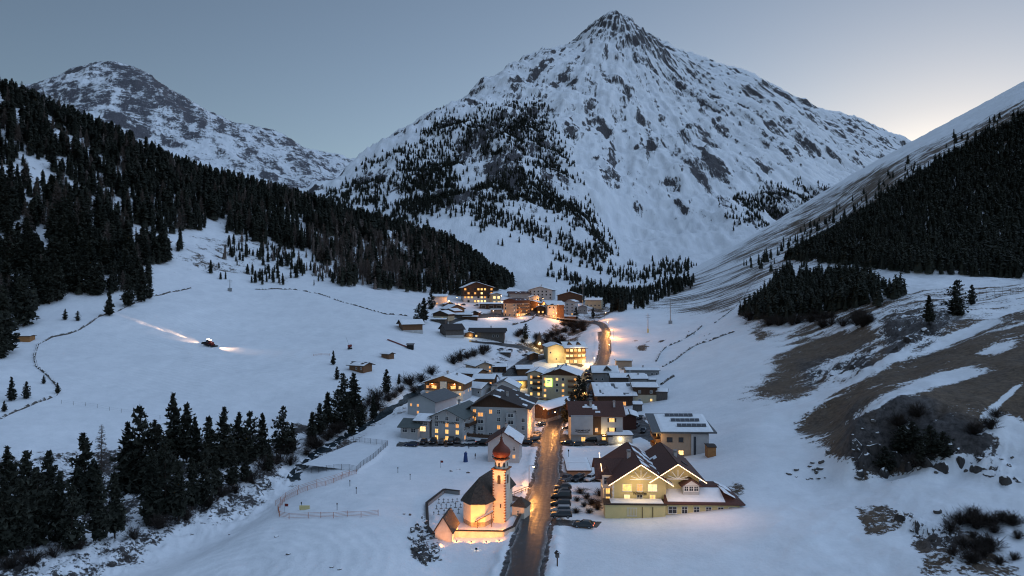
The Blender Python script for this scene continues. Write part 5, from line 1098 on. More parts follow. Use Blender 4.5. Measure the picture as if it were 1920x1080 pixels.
lane = [AT(*p) for p in [(1034,672),(1008,664),(994,656),(968,650),(938,646),(905,643),(880,640)]]
strip("lane", smooth_line(lane), 4.0, ASPH, .16, 5, .15)
lane2 = [AT(*p) for p in [(1066,768),(1040,752),(1005,748),(970,738),(945,722),(955,700),(990,680),(1010,668)]]
strip("lane", smooth_line(lane2), 3.6, ASPH, .16, 5, .15)
lane3 = [AT(*p) for p in [(1016,592),(1008,580),(1000,572),(985,568)]]
strip("lane", smooth_line(lane3), 4.5, ASPH, .18, 5, .1)
# bridge
bd = BR1 - BR0; bl = bd.length; bdir = bd.normalized()
bg = thing("road_bridge", "concrete road bridge with slanted struts over the gorge", "bridge", BR0 + Vector((0, 0, .3)), math.atan2(bdir.y, bdir.x))
slope = bd.z / math.hypot(bd.x, bd.y); bl2 = math.hypot(bd.x, bd.y)
MB().obox((-2, 0, -.45), (bl2 + 2, 0, -.45 + bd.z), 6.6, .8).build("deck", CONC, bg); MB().obox((-2, 0, .0), (bl2 + 2, 0, bd.z + .0), 5.8, .06).build("carriageway", CONC, bg)
for s in (-1, 1):
    r_ = MB().obox((-2, s * 3.15, .9), (bl2 + 2, s * 3.15, .9 + bd.z), .1, .12).build("railing", WOODM, bg)
    for k in range(12): MB().box(-1.8 + k * (bl2 + 3) / 11, s * 3.15 - .06, -.1, -1.7 + k * (bl2 + 3) / 11, s * 3.15 + .06, .95 + bd.z * k / 11).build("railing_post", WOODM, r_)
    for (a, b) in ((.3, .12), (.7, .88)): MB().obox((bl2 * a, s * 2.0, bd.z * a - .8), (bl2 * b, s * 2.0, -11), .7, .9, up=(0, 1, 0)).build("strut", CONC, bg)
# river and pond
WATER = mat("dark_river_water", (0.022, 0.034, 0.040), 0.18, 0.5, 0.25, spec=.5, bump=.25)
rl = smooth_line(RIVER[5:15], 2.0)
strip("river", rl, 3.4, WATER, .06, 6, .55)
pd = [AT(*p) for p in [(566,881),(664,883),(720,838),(665,831)]]
mb = MB(); mb.face([(p.x, p.y, Z_POND + .09) for p in pd]); o = mb.build("frozen_pond", mat("snowed_ice", (.74, .76, .79), .6, .06, .4)); o["kind"] = "structure"

# ------------------------------------------------------------------ street lamps
pole_m = MB().tube((0, 0, -.4), (0, 0, 5.6), .09, .06).obox((0, 0, 5.55), (.0, -1.1, 5.75), .07, .07).mesh("pole", [BLACKM])
head_m = MB().box(-.14, -1.55, 5.66, .14, -1.0, 5.82).mesh("head", [BLACKM]); glow_m = MB().box(-.11, -1.5, 5.58, .11, -1.05, 5.655).lathe([(.01, 5.35), (.2, 5.45), (.2, 5.55), (.01, 5.6)], 8, cx=0, cy=-1.28).mesh("lamp_glass", [BULB])
def street_lamp(u, v, label, watts=600, rz=0.0, col=(1, .40, .09), s=1.0):
    q = AT(u, v); o = thing("street_lamp", label, "street lamp", q, rz, "street lamps of the village"); o.scale = (s, s, s)
    link("pole", pole_m, o); h = link("head", head_m, o); link("lamp_glass", glow_m, h); light((0, -1.28, 5.0), watts * 3.0, col, .2, o); return o
street_lamp(992, 916, "street lamp on the road verge right behind the church", 520, math.radians(60))
street_lamp(1007, 822, "street lamp beside the cars right of the large white hotel", 620, math.radians(40))
street_lamp(1016, 793, "street lamp at the snow roofed barn where the road bends", 260, math.radians(30))
street_lamp(1046, 800, "street lamp on the right verge opposite the dark timber barn", 420, math.radians(-60))
street_lamp(1112, 690, "street lamp beside the floodlit hotel's road corner", 700, math.radians(30), (1, .55, .2))
street_lamp(1146, 664, "street lamp halfway up the straight road", 300, math.radians(-70))
street_lamp(1150, 634, "street lamp on the orange lit road fork", 1500, math.radians(-60))
street_lamp(1141, 618, "street lamp at the east end of the bridge", 900, math.radians(-40))
street_lamp(1134, 600, "street lamp by the culvert above the bridge road", 400, math.radians(20))
street_lamp(1043, 601, "street lamp before the white and timber hotel by the bridge", 900, math.radians(10))
street_lamp(1010, 585, "street lamp between the peach hotel and bridge hotel", 900, math.radians(0))
street_lamp(1018, 572, "street lamp before the long white hotel", 800, math.radians(0))
street_lamp(925, 597, "street lamp on the upper road below the flat garage", 700, math.radians(0), (1, .55, .3))
street_lamp(940, 566, "street lamp at the lit entrance wing of the timber hotel", 1600, math.radians(0), (1, .5, .16))
street_lamp(857, 571, "street lamp glowing among the huts below the larches", 600, math.radians(0))
street_lamp(842, 577, "street lamp left among the upper village huts", 450, math.radians(0))
street_lamp(1120, 573, "street lamp beside the rightmost upper village chalet", 450, math.radians(0))
street_lamp(1080, 578, "street lamp before the white stepped wing", 250, math.radians(0))
street_lamp(838, 759, "street lamp blazing between the chalet and grey roofed house", 420, math.radians(0), (1, .78, .4))
street_lamp(1012, 658, "street lamp where the lane passes the small dark hut", 320, math.radians(0), (1, .75, .3))
street_lamp(1096, 758, "street lamp near the fir trees and parked cars", 260, math.radians(0), (1, .5, .2))
# ------------------------------------------------------------------ trees
def leaf_mat(name, c, c2):
    m = bpy.data.materials.new(name); m.use_nodes = True; n, l = m.node_tree.nodes, m.node_tree.links; b = n["Principled BSDF"]
    b.inputs['Roughness'].default_value = .85; b.inputs['Specular IOR Level'].default_value = .15
    g = n.new("ShaderNodeNewGeometry"); tc = n.new("ShaderNodeTexCoord"); nz = n.new("ShaderNodeTexNoise"); nz.inputs['Scale'].default_value = .09; nz.inputs['Detail'].default_value = 5
    l.new(g.outputs['Position'], nz.inputs['Vector']); mx = n.new("ShaderNodeMath"); mx.operation = 'MULTIPLY_ADD'; mx.inputs[1].default_value = .45; l.new(g.outputs['Random Per Island'], mx.inputs[0]); l.new(nz.outputs[0], mx.inputs[2])
    r = n.new("ShaderNodeValToRGB"); r.color_ramp.elements[0].position = .4; r.color_ramp.elements[1].position = .95; r.color_ramp.elements[0].color = (*c, 1); r.color_ramp.elements[1].color = (*c2, 1)
    l.new(mx.outputs[0], r.inputs[0]); l.new(r.outputs[0], b.inputs['Base Color']); return m
NEEDLE = leaf_mat("stone_pine_needles", (.016, .019, .015), (.046, .048, .036))
BARK = mat("bark", (.05, .036, .028), .9, .4, 3)
LARCH = leaf_mat("bare_larch_twigs", (.110, .086, .076), (.20, .16, .14))
TWIG = leaf_mat("bare_twigs", (.022, .018, .016), (.058, .045, .038))
def conifer(seed, R, full, levels=27, per=8, taper=.85, base=.08):
    """unit-high conifer crown of ragged needle clumps on drooping boughs"""
    r = random.Random(seed); mb = MB()
    for k in range(levels):
        z = base + (0.985 - base) * k / (levels - 1); q = (z - base) / (1 - base)
        prof_ = min(1, (q + .05) / full) ** .6 * (1 - q) ** taper if full > 0 else (1 - q)
        rad = R * prof_ * 1.55 * r.uniform(.7, 1.2) + .012
        nb = max(3, int(per * (1 - q * .6)))
        for b in range(nb):
            a = r.uniform(0, 2 * math.pi); L = rad * r.uniform(.6, 1.2); dr = -.25 * L + .03 * q
            for c in range(3):
                t = (.35, .68, 1.0)[c]; p = Vector((math.cos(a) * L * t, math.sin(a) * L * t, z + dr * t * t + (.35 * L * t if q > .5 else .12 * L * t)))
                s = (.030 + .02 * (1 - q)) * r.uniform(.7, 1.3)
                for f in range(3):
                    d1 = Vector((r.gauss(0, 1), r.gauss(0, 1), r.gauss(0, .7) + .25)).normalized() * s * 1.5; d2 = Vector((r.gauss(0, 1), r.gauss(0, 1), r.gauss(0, .5))).normalized() * s
                    mb.face([p - d2 * .9, p + d1 * .4 + d2 * .2, p + d1 + d2 * .3, p - d1 * .3 + d2 * .9] if f == 0 else [p - d2, p + d2, p + d1 * 1.2])
    return mb.mesh("crown", [NEEDLE])
def trunk_mesh(r0=.02, m=BARK): return MB().tube((0, 0, -.08), (0, 0, .5), r0, r0 * .6, 6).tube((0, 0, .5), (0, 0, .96), r0 * .6, .003, 5).mesh("trunk", [m])
PINES = [conifer(1, .15, .3), conifer(2, .18, .35, per=9), conifer(3, .13, .22), conifer(4, .20, .4, taper=.7), conifer(5, .16, .28, base=.14), conifer(6, .22, .45, taper=.62, base=.05)]
TRUNK = trunk_mesh()
def larch(seed, R=.16, levels=34):
    r = random.Random(seed); mb = MB()
    for k in range(levels):
        z = .16 + .80 * k / (levels - 1); q = (z - .16) / .84; rad = R * (1 - q) ** .8 * 1.2 + .01
        for b in range(8):
            a = r.uniform(0, 6.283); L = rad * r.uniform(.6, 1.15); e = Vector((math.cos(a) * L, math.sin(a) * L, z + .10 * L)); o = Vector((0, 0, z)); s = Vector((-math.sin(a), math.cos(a), 0)) * .007
            mb.face([o - s, o + s, e]); mb.face([o - Vector((0, 0, .004)), o + Vector((0, 0, .004)), e])
            for t in range(4):
                p = o.lerp(e, r.uniform(.35, .95)); d = Vector((r.gauss(0, 1), r.gauss(0, 1), r.uniform(-1, .2))).normalized() * L * .42; w = Vector((r.gauss(0, 1), r.gauss(0, 1), 0)).normalized() * .007
                mb.face([p - w, p + w, p + d])
    return mb.mesh("crown", [LARCH])
LARCHES = [larch(s, .15 + .02 * (s % 3)) for s in range(4)]
TRUNK_L = trunk_mesh(.014, LARCH)
def shrub(seed, n=120):
    r = random.Random(seed); mb = MB()
    for k in range(n):
        a = r.uniform(0, 6.283); el = r.uniform(.35, 1.45); L = r.uniform(.55, .95); d = Vector((math.cos(a) * math.cos(el) * 1.1, math.sin(a) * math.cos(el) * 1.1, math.sin(el))) * L
        o = Vector((r.uniform(-.12, .12), r.uniform(-.12, .12), -.05)); s = Vector((-math.sin(a), math.cos(a), 0)) * .018; mb.face([o - s, o + s, o + d])
        for t in range(6):
            p = o + d * r.uniform(.3, 1); e = (d.normalized() + Vector((r.gauss(0, .6), r.gauss(0, .6), r.gauss(0, .4)))) * r.uniform(.15, .35); w = Vector((r.gauss(0, 1), r.gauss(0, 1), 0)).normalized() * .014; mb.face([p - w, p + w, p + e])
    return mb.mesh("shrub", [TWIG])
SHRUBS = [shrub(s) for s in range(4)]
def put_tree(kind, P, H, label, group, cat="tree", wide=1.0, seed=0, cr=None):
    r = random.Random(seed * 7 + int(P.x * 13) + int(P.y * 7))
    if kind == 'pine': nm, cm, tm = "stone_pine", (cr or r.choice(PINES)), TRUNK
    else: nm, cm, tm = "larch", r.choice(LARCHES), TRUNK_L
    o = thing(nm, label, cat, P, r.uniform(0, 6.28), group); o.scale = (H * wide, H * wide, H)
    link("trunk", tm, o); link("crown", cm, o); return o
def put_shrub(P, H, label, group, seed=0):
    r = random.Random(seed + int(P.x * 31)); o = link("shrub", r.choice(SHRUBS), None, P, (0, 0, r.uniform(0, 6.28)), (H * r.uniform(.9, 1.4), H * r.uniform(.9, 1.4), H)); return tag(o, label, "shrub", group)

ORD = ["first", "second", "third", "fourth", "fifth", "sixth", "seventh", "eighth", "ninth", "tenth", "eleventh", "twelfth", "thirteenth", "fourteenth", "fifteenth", "sixteenth", "seventeenth", "eighteenth", "nineteenth", "twentieth",
       "twenty-first", "twenty-second", "twenty-third", "twenty-fourth", "twenty-fifth", "twenty-sixth", "twenty-seventh", "twenty-eighth", "twenty-ninth", "thirtieth"] + ["thirty-" + o for o in ("first", "second", "third", "fourth", "fifth", "sixth", "seventh", "eighth", "ninth")]
# ravine row: (column, top row, foot row)
back = [(14, 842, 985), (50, 850, 985), (92, 848, 975), (158, 818, 965), (180, 868, 960), (238, 798, 925), (262, 768, 925), (292, 792, 915), (325, 742, 868), (350, 760, 868), (366, 785, 880), (392, 784, 885), (419, 768, 880), (447, 778, 872), (470, 775, 868), (492, 778, 862), (530, 765, 852), (548, 795, 852)]
front = [(5, 900, 1045), (38, 905, 1040), (70, 880, 1025), (112, 890, 1020), (135, 915, 1030), (186, 895, 1015), (215, 890, 1010), (285, 850, 985), (310, 832, 968), (335, 868, 978), (360, 862, 958), (385, 850, 945), (405, 845, 925), (435, 838, 912), (460, 840, 905), (505, 835, 885)]
for nm, lst in (("back", sorted(back)), ("front", sorted(front))):
    for i, (u, vt, vb) in enumerate(lst):
        P = AT(u, vb); H = (vb - vt) * P.y / F; put_tree('pine', P, H, f"{ORD[i]} dark pine from the left in the {'upper' if nm == 'back' else 'lower'} row along the ravine", "pines along the ravine", wide=.86, seed=i)
P = AT(190, 905); put_tree('larch', P, 112 * P.y / F, "pale bare larch standing above the ravine pines", "trees along the ravine")
up = [(632, 688, 712), (625, 658, 684), (643, 702, 762), (663, 702, 776), (614, 738, 800), (632, 732, 798), (650, 745, 806), (600, 758, 815), (676, 752, 800), (725, 694, 738), (748, 702, 722), (700, 742, 786), (585, 775, 830), (660, 770, 818)]
for i, (u, vt, vb) in enumerate(sorted(up)):
    P = AT(u, vb); put_tree('pine', P, (vb - vt) * P.y / F, f"{ORD[i]} pine from the left in the clump between meadow and river", "pines between meadow and river", seed=i + 40)
single = [(1795, 528, 592, "big dark pine on the terrace of the right hillside"), (1742, 556, 606, "rounded pine left of the big one on the right terrace"), (1822, 535, 572, "slim pine just right of the big one on the right terrace"),
    (108, 718, 738, "small pine beside the dry stone wall's corner"), (22, 708, 752, "dark pine at the left edge below the forest hut"), (50, 716, 748, "round pine second from the left edge below the forest hut"), (8, 752, 772, "little pine at the left edge under the round ones"),
    (82, 704, 720, "lone small pine inside the bend of the wall"), (205, 545, 592, "dark pine where the wall meets the forest"), (122, 580, 600, "small pine above the wall on the left slope"), (146, 584, 602, "second small pine above the wall on the left slope"),
    (1073, 738, 790, "tall fir between the green sign hotel and the road bend"), (1086, 706, 760, "dark fir right of the green sign hotel"), (1062, 748, 792, "shorter fir beside the snow roofed barn"), (1094, 712, 752, "slim fir behind the parked cars by the green sign hotel"),
    (986, 608, 636, "pointed dark fir on the bank below the upper road"), (1080, 575, 600, "fir tree beside the stepped white wing"), (1112, 576, 596, "small fir on the snow slope right of the bridge hotel"), (795, 560, 605, "dark pine cluster left of the white square house"), (786, 570, 608, "pine beside the dark cluster above the timber barn"),
    (808, 548, 580, "pine just left of the white square house"), (1018, 545, 560, "small fir behind the long white hotel"),
    (8, 540, 662, "tallest pine at the left edge beside the forest hut"), (-12, 560, 668, "pine cut by the left edge near the forest hut"), (0, 612, 672, "lower pine at the left edge below the forest hut"), (44, 520, 612, "tall pine above the forest hut"), (265, 500, 566, "pine at the foot of the forest nearest the wall"), (280, 520, 560, "shorter pine at the forest foot by the wall"), (240, 520, 575, "pine left of the forest foot by the wall")]
for i, (u, vt, vb, lb) in enumerate(single):
    P = AT(u, vb); put_tree('pine', P, (vb - vt) * P.y / F, lb, None, wide=1.15 if i < 2 else 1.0, seed=i + 80)
n_manual = len(back) + len(front) + len(up) + len(single)

# ---- woods on the slopes
T_A = A.Z / A.Y; CM = np.maximum.accumulate(T_A, axis=0)
def grid_val(S, G, x, y):
    s = x / y; l = np.log(y); i = np.clip(((s - S.gs[0]) / (S.gs[1] - S.gs[0])).round().astype(int), 0, len(S.gs) - 1); j = np.clip(((l - S.gl[0]) / (S.gl[1] - S.gl[0])).round().astype(int), 0, len(S.gl) - 1); return G[j, i]
def scatter(S, CMx, n, xr, yr, dens, hfun, margin=1.0):
    x = NR.uniform(*xr, n); y = NR.uniform(*yr, n); s = x / y; ok = (s > S.gs[0]) & (s < S.gs[-1]); x, y = x[ok], y[ok]
    z = S.z(x, y); u = 960 + F * x / y; v = 540 - F * z / y; h = hfun(u, v, x, y)
    keep = (NR.rand(len(x)) < dens(u, v, x, y)) & ((z + margin * h) / y >= grid_val(S, CMx, x, y) - 1e-4) & (u > -260) & (u < 2200)
    return x[keep], y[keep], z[keep], h[keep], u[keep], v[keep]
def dens_left(u, v, x, y):
    d = inpoly(u, v, [(-400, 640), (-60, 620), (0, 612), (60, 585), (130, 560), (215, 552), (270, 552), (300, 500), (345, 470), (385, 425), (420, 420), (425, 452), (395, 480), (390, 515), (430, 532), (500, 535), (640, 538), (760, 548), (860, 556), (945, 545), (985, 530), (985, 300), (600, 200), (0, -200), (-400, -300)]).astype(float)
    thin = inpoly(u, v, [(385, 440), (480, 455), (560, 470), (620, 505), (640, 545), (385, 545)]); d *= np.where(thin, .75, 1.0)
    nz = fbm(x / 55 + 9, y / 55, 4); d *= np.clip(1.1 + 2.3 * nz, 0, 1) * np.clip(1.05 + 3.0 * fbm(x / 18, y / 18 + 7, 2), .05, 1)
    for cu, cv, ru, rv_, rot in [(98, 235, 9, 30, -.3), (120, 262, 9, 34, -.8), (250, 265, 14, 10, .8), (230, 250, 20, 8, .6), (200, 225, 16, 6, .6), (410, 470, 14, 40, .3), (0, 175, 14, 16, 0), (60, 570, 40, 10, -.5), (160, 535, 20, 12, 0), (40, 220, 10, 22, 0), (270, 300, 22, 10, .7)]:
        d *= 1 - .95 * blob(u, v, cu, cv, ru, rv_, rot)
    return d
def h_left(u, v, x, y):
    h = 9 + 11 * NR.rand(len(x)) ** 1.4; thin = inpoly(u, v, [(385, 440), (480, 455), (560, 470), (620, 505), (640, 545), (385, 545)]); return np.where(thin, h * .5, h)
LX = scatter(A, CM, 26000, (-760, 60), (300, 960), dens_left, h_left)
larch_zone = softpoly(LX[4], LX[5], [(560, 470), (640, 430), (740, 440), (850, 490), (865, 552), (640, 545), (600, 520)], 25)
is_l = NR.rand(len(LX[0])) < (.55 * larch_zone + .10 * (LX[4] < 600))
app = LX[3] / LX[1]
lord = np.argsort(-app)
lall = [i for i in lord if is_l[i]]; lar = lall[:300]; pin = [i for i in lord if not is_l[i]]
for i in lar: put_tree('larch', Vector((LX[0][i], LX[1][i], LX[2][i])), LX[3][i] * 1.25, "bare grey-brown larch in the wood on the left mountainside", "bare larches in the left wood", seed=int(i))
n_ind = 300 - n_manual
for i in pin[:n_ind]: put_tree('pine', Vector((LX[0][i], LX[1][i], LX[2][i])), LX[3][i] * 1.1, "dark stone pine in the dense wood on the left mountainside", "stone pines in the left wood", seed=int(i), wide=1.1)

def low_tree(seed, lv, per, R):
    r = random.Random(seed); V = []; Fc = []
    def tri(a, b, c): n = len(V); V.extend([a, b, c]); Fc.append((n, n + 1, n + 2))
    for k in range(7):      # inner mass
        a0, a1 = k * .898, (k + 1) * .898; tri((math.cos(a0) * R * .55, math.sin(a0) * R * .55, .08), (math.cos(a1) * R * .55, math.sin(a1) * R * .55, .08), (0, 0, .9))
    for k in range(lv):
        q = k / lv; z = .1 + .85 * q; rad = R * ((1 - q) ** .55) * min(1, .55 + q * 2.2) * 1.1 * r.uniform(.75, 1.2)
        for b in range(per):
            a = r.uniform(0, 6.283); L = rad * r.uniform(.65, 1.2); w = .5 * L * r.uniform(.6, 1.1) + .015; c, s = math.cos(a), math.sin(a)
            e_ = r.uniform(.0, .1); tri((-s * w + c * L * e_, c * w, z + .10), (s * w, -c * w, z + .05), (c * L, s * L, z - .03 + r.uniform(-.03, .07)))
    return np.array(V), np.array(Fc)
def wood(name, x, y, z, h, temps, material, label, cat, wide=1.0):
    VV, FF, off = [], [], 0; pick = NR.randint(0, len(temps), len(x)); rot = NR.uniform(0, 6.283, len(x)); wd = NR.uniform(.8, 1.25, len(x)) * wide
    for t, (V, Fc) in enumerate(temps):
        m = np.where(pick == t)[0]
        if not len(m): continue
        c, s = np.cos(rot[m])[:, None], np.sin(rot[m])[:, None]; H = h[m][:, None]; Wd = (h[m] * wd[m])[:, None]
        px = (V[None, :, 0] * c - V[None, :, 1] * s) * Wd + x[m][:, None]; py = (V[None, :, 0] * s + V[None, :, 1] * c) * Wd + y[m][:, None]; pz = V[None, :, 2] * H + z[m][:, None] - .04 * H
        VV.append(np.stack([px, py, pz], -1).reshape(-1, 3)); FF.append((Fc[None] + (np.arange(len(m)) * len(V))[:, None, None] + off).reshape(-1, 3)); off += len(m) * len(V)
    co = np.concatenate(VV); fc = np.concatenate(FF); me = bpy.data.meshes.new(name)
    me.vertices.add(len(co)); me.vertices.foreach_set("co", co.ravel().astype(np.float32)); me.loops.add(fc.size); me.loops.foreach_set("vertex_index", fc.ravel().astype(np.int32))
    me.polygons.add(len(fc)); me.polygons.foreach_set("loop_start", np.arange(0, fc.size, 3, dtype=np.int32)); me.polygons.foreach_set("loop_total", np.full(len(fc), 3, np.int32)); me.update(); me.validate()
    me.materials.append(material); o = link(name, me); return tag(o, label, cat, None, "stuff")
TM = [low_tree(s, 14, 6, .17 + .03 * (s % 3)) for s in range(6)]; TS = [low_tree(s + 20, 7, 4, .20 + .03 * (s % 3)) for s in range(5)]
rest = np.array(pin[n_ind:]); print("left wood", len(pin), "larches", len(lar), "individual pines", n_ind + n_manual)
wood("left_pine_wood", LX[0][rest], LX[1][rest], LX[2][rest], LX[3][rest] * 1.08, TM, NEEDLE, "dense dark pine wood covering the left mountainside", "forest", 1.15)
if len(lall) > 300:
    lr = np.array(lall[300:]); wood("left_larch_wood", LX[0][lr], LX[1][lr], LX[2][lr], LX[3][lr] * 1.2, TS, LARCH, "bare grey-brown larches mixed into the left pine wood", "forest", .8)
def dens_right(u, v, x, y):
    d = inpoly(u, v, [(1468, 488), (1560, 440), (1650, 380), (1760, 305), (1860, 250), (1930, 215), (2250, 40), (2250, 540), (1930, 524), (1850, 520), (1700, 512), (1600, 500)]).astype(float)
    d2 = inpoly(u, v, [(1385, 592), (1470, 515), (1600, 512), (1640, 530), (1640, 570), (1560, 590), (1450, 610)]).astype(float)
    edge = softpoly(u, v, [(1400, 500), (1750, 285), (1930, 190), (1930, 250), (1700, 380), (1480, 520)], 10) * .05
    gaps = 1 - .9 * (blob(u, v, 1895, 285, 16, 8) + blob(u, v, 1840, 385, 6, 3))
    low = inpoly(u, v, [(1600, 535), (1720, 545), (1760, 570), (1640, 585)]) * .25
    return np.maximum.reduce([d * gaps, d2 * .85, edge, low]) * np.clip(1.9 + 1.6 * fbm(x / 40, y / 40, 3), .3, 1)
RX = scatter(A, CM, 52000, (110, 980), (330, 1000), dens_right, lambda u, v, x, y: 6 + 7 * NR.rand(len(x)) ** 1.5)
wood("right_pine_wood", *[RX[k] for k in range(4)], TS, NEEDLE, "dense black pine wood on the steep right slope", "forest", 1.25)
T_B = B.Z / B.Y; CB = np.maximum.accumulate(T_B, axis=0)
def dens_mtn(u, v, x, y):
    a = .55 * softpoly(u, v, [(600, 378), (830, 225), (1000, 195), (1060, 270), (1090, 380), (1150, 470), (1070, 520), (1020, 520), (860, 410), (700, 420)], 25)
    a = np.maximum(a, 1.6 * softpoly(u, v, [(680, 385), (800, 330), (860, 300), (870, 400), (780, 400), (700, 410)], 25))
    a = np.maximum(a, .9 * softpoly(u, v, [(1000, 250), (1060, 310), (1060, 350), (1010, 300)], 12)); a = np.maximum(a, .9 * softpoly(u, v, [(940, 360), (1000, 330), (1130, 470), (1060, 510), (960, 430)], 18))
    a = np.maximum(a, .5 * softpoly(u, v, [(1360, 380), (1500, 340), (1560, 360), (1480, 420), (1380, 420)], 20)); a = np.maximum(a, .28 * softpoly(u, v, [(1060, 510), (1300, 490), (1290, 512), (1180, 530), (1070, 545)], 12))
    pis = softpoly(u, v, [(780, 405), (860, 415), (1000, 490), (1050, 540), (980, 552), (860, 450)], 6)
    a *= np.clip(.45 + 3.4 * fbm(x / 120 + 3, y / 170, 4), 0, 1) + .06
    return a * (1 - pis)
MX = scatter(B, CB, 190000, (-900, 1500), (900, 3000), dens_mtn, lambda u, v, x, y: 7 + 8 * NR.rand(len(x)))
wood("mountain_pine_wood", *[MX[k] for k in range(4)], TS, NEEDLE, "scattered dark pines over the lower flank of the peak", "forest", 1.3)
print("right", len(RX[0]), "mountain", len(MX[0]))
# scrub and young trees in the valley head behind the village
def dens_head(u, v, x, y): return np.clip(.3 + 3 * fbm(x / 30, y / 30, 3), 0, 1) * np.maximum(softpoly(u, v, [(1065, 560), (1130, 545), (1180, 555), (1170, 590), (1120, 572)], 8), .4 * softpoly(u, v, [(1170, 560), (1290, 520), (1300, 535), (1190, 585)], 6))
HX = scatter(A, CM, 9000, (50, 260), (430, 950), dens_head, lambda u, v, x, y: 6 + 7 * NR.rand(len(x)))
if len(HX[0]): wood("valley_head_pines", *[HX[k] for k in range(4)], TM, NEEDLE, "dark pines clumped at the valley head behind the upper village", "forest", 1.1)
# shrubs
SR = random.Random(12)
def shrubs(spots, label, group, hpx=14):
    for i, (u, v) in enumerate(spots):
        P = AT(u, v); put_shrub(P, hpx * SR.uniform(.7, 1.3) * P.y / F, label, group, i)
shrubs([(575 + 9 * k + SR.uniform(-6, 6), 850 - 6.5 * k + SR.uniform(-10, 10)) for k in range(16)], "bare dark shrub on the river bank beside the pond", "shrubs on the river bank", 20)
shrubs([(540, 850), (520, 870), (545, 872), (590, 842), (497, 880), (470, 905), (440, 925), (415, 930), (390, 950), (350, 975), (300, 990), (250, 1010), (150, 1030), (60, 1060), (100, 1045), (20, 1065), (230, 985), (330, 960)], "bare shrub in the snowy ravine under the pines", "shrubs in the ravine", 26)
shrubs([(809, 702), (768, 722), (776, 735), (790, 716), (740, 745), (862, 676), (876, 672), (888, 668), (850, 682), (905, 664), (912, 658), (728, 752), (750, 735)], "leafless bush on the far bank left of the chalets", "bushes along the upper river", 20)
shrubs([(1400 + SR.uniform(0, 230), 603 + SR.uniform(-9, 12)) for k in range(34)], "leafless scrub along the terrace edge of the right slope", "scrub on the right terrace", 17)
shrubs([(1780 + SR.uniform(0, 140), 960 + SR.uniform(0, 100)) for k in range(26)], "dark low bush on the snow in the right foreground", "bushes in the right foreground", 22)
shrubs([(1640 + SR.uniform(0, 260), 800 + SR.uniform(-20, 90)) for k in range(7)], "dark bush growing on the right-hand crag", "bushes on the right crag", 24)
shrubs([(970 + SR.uniform(0, 90), 636 + SR.uniform(-12, 16)) for k in range(16)] + [(1045 + SR.uniform(0, 50), 616 + SR.uniform(-6, 8)) for k in range(12)], "leafless bush in the gorge below the bridge", "bushes in the gorge", 11)

shrubs([(1088, 925), (1100, 935), (1110, 945), (1095, 950), (1120, 955), (1082, 940), (1125, 930), (1105, 962), (1080, 962)], "brown garden bush between the parked cars and yellow hotel", "garden bushes by the yellow hotel", 12)
for i, (u, vt, vb, lb) in enumerate([(1692, 800, 850, "dwarf pine clinging to the left part of the right crag"), (1712, 792, 840, "second dwarf pine up on the right crag"), (1745, 800, 850, "dwarf pine in the middle of the right crag"), (1770, 812, 858, "dwarf pine at the right end of the dark crag"), (1660, 840, 885, "low dark pine at the foot of the right crag"), (1725, 830, 872, "squat dark pine below the middle of the right crag")]):
    P = AT(u, vb); put_tree('pine', P, (vb - vt) * P.y / F, lb, None, wide=1.5, seed=i + 300, cr=PINES[5])
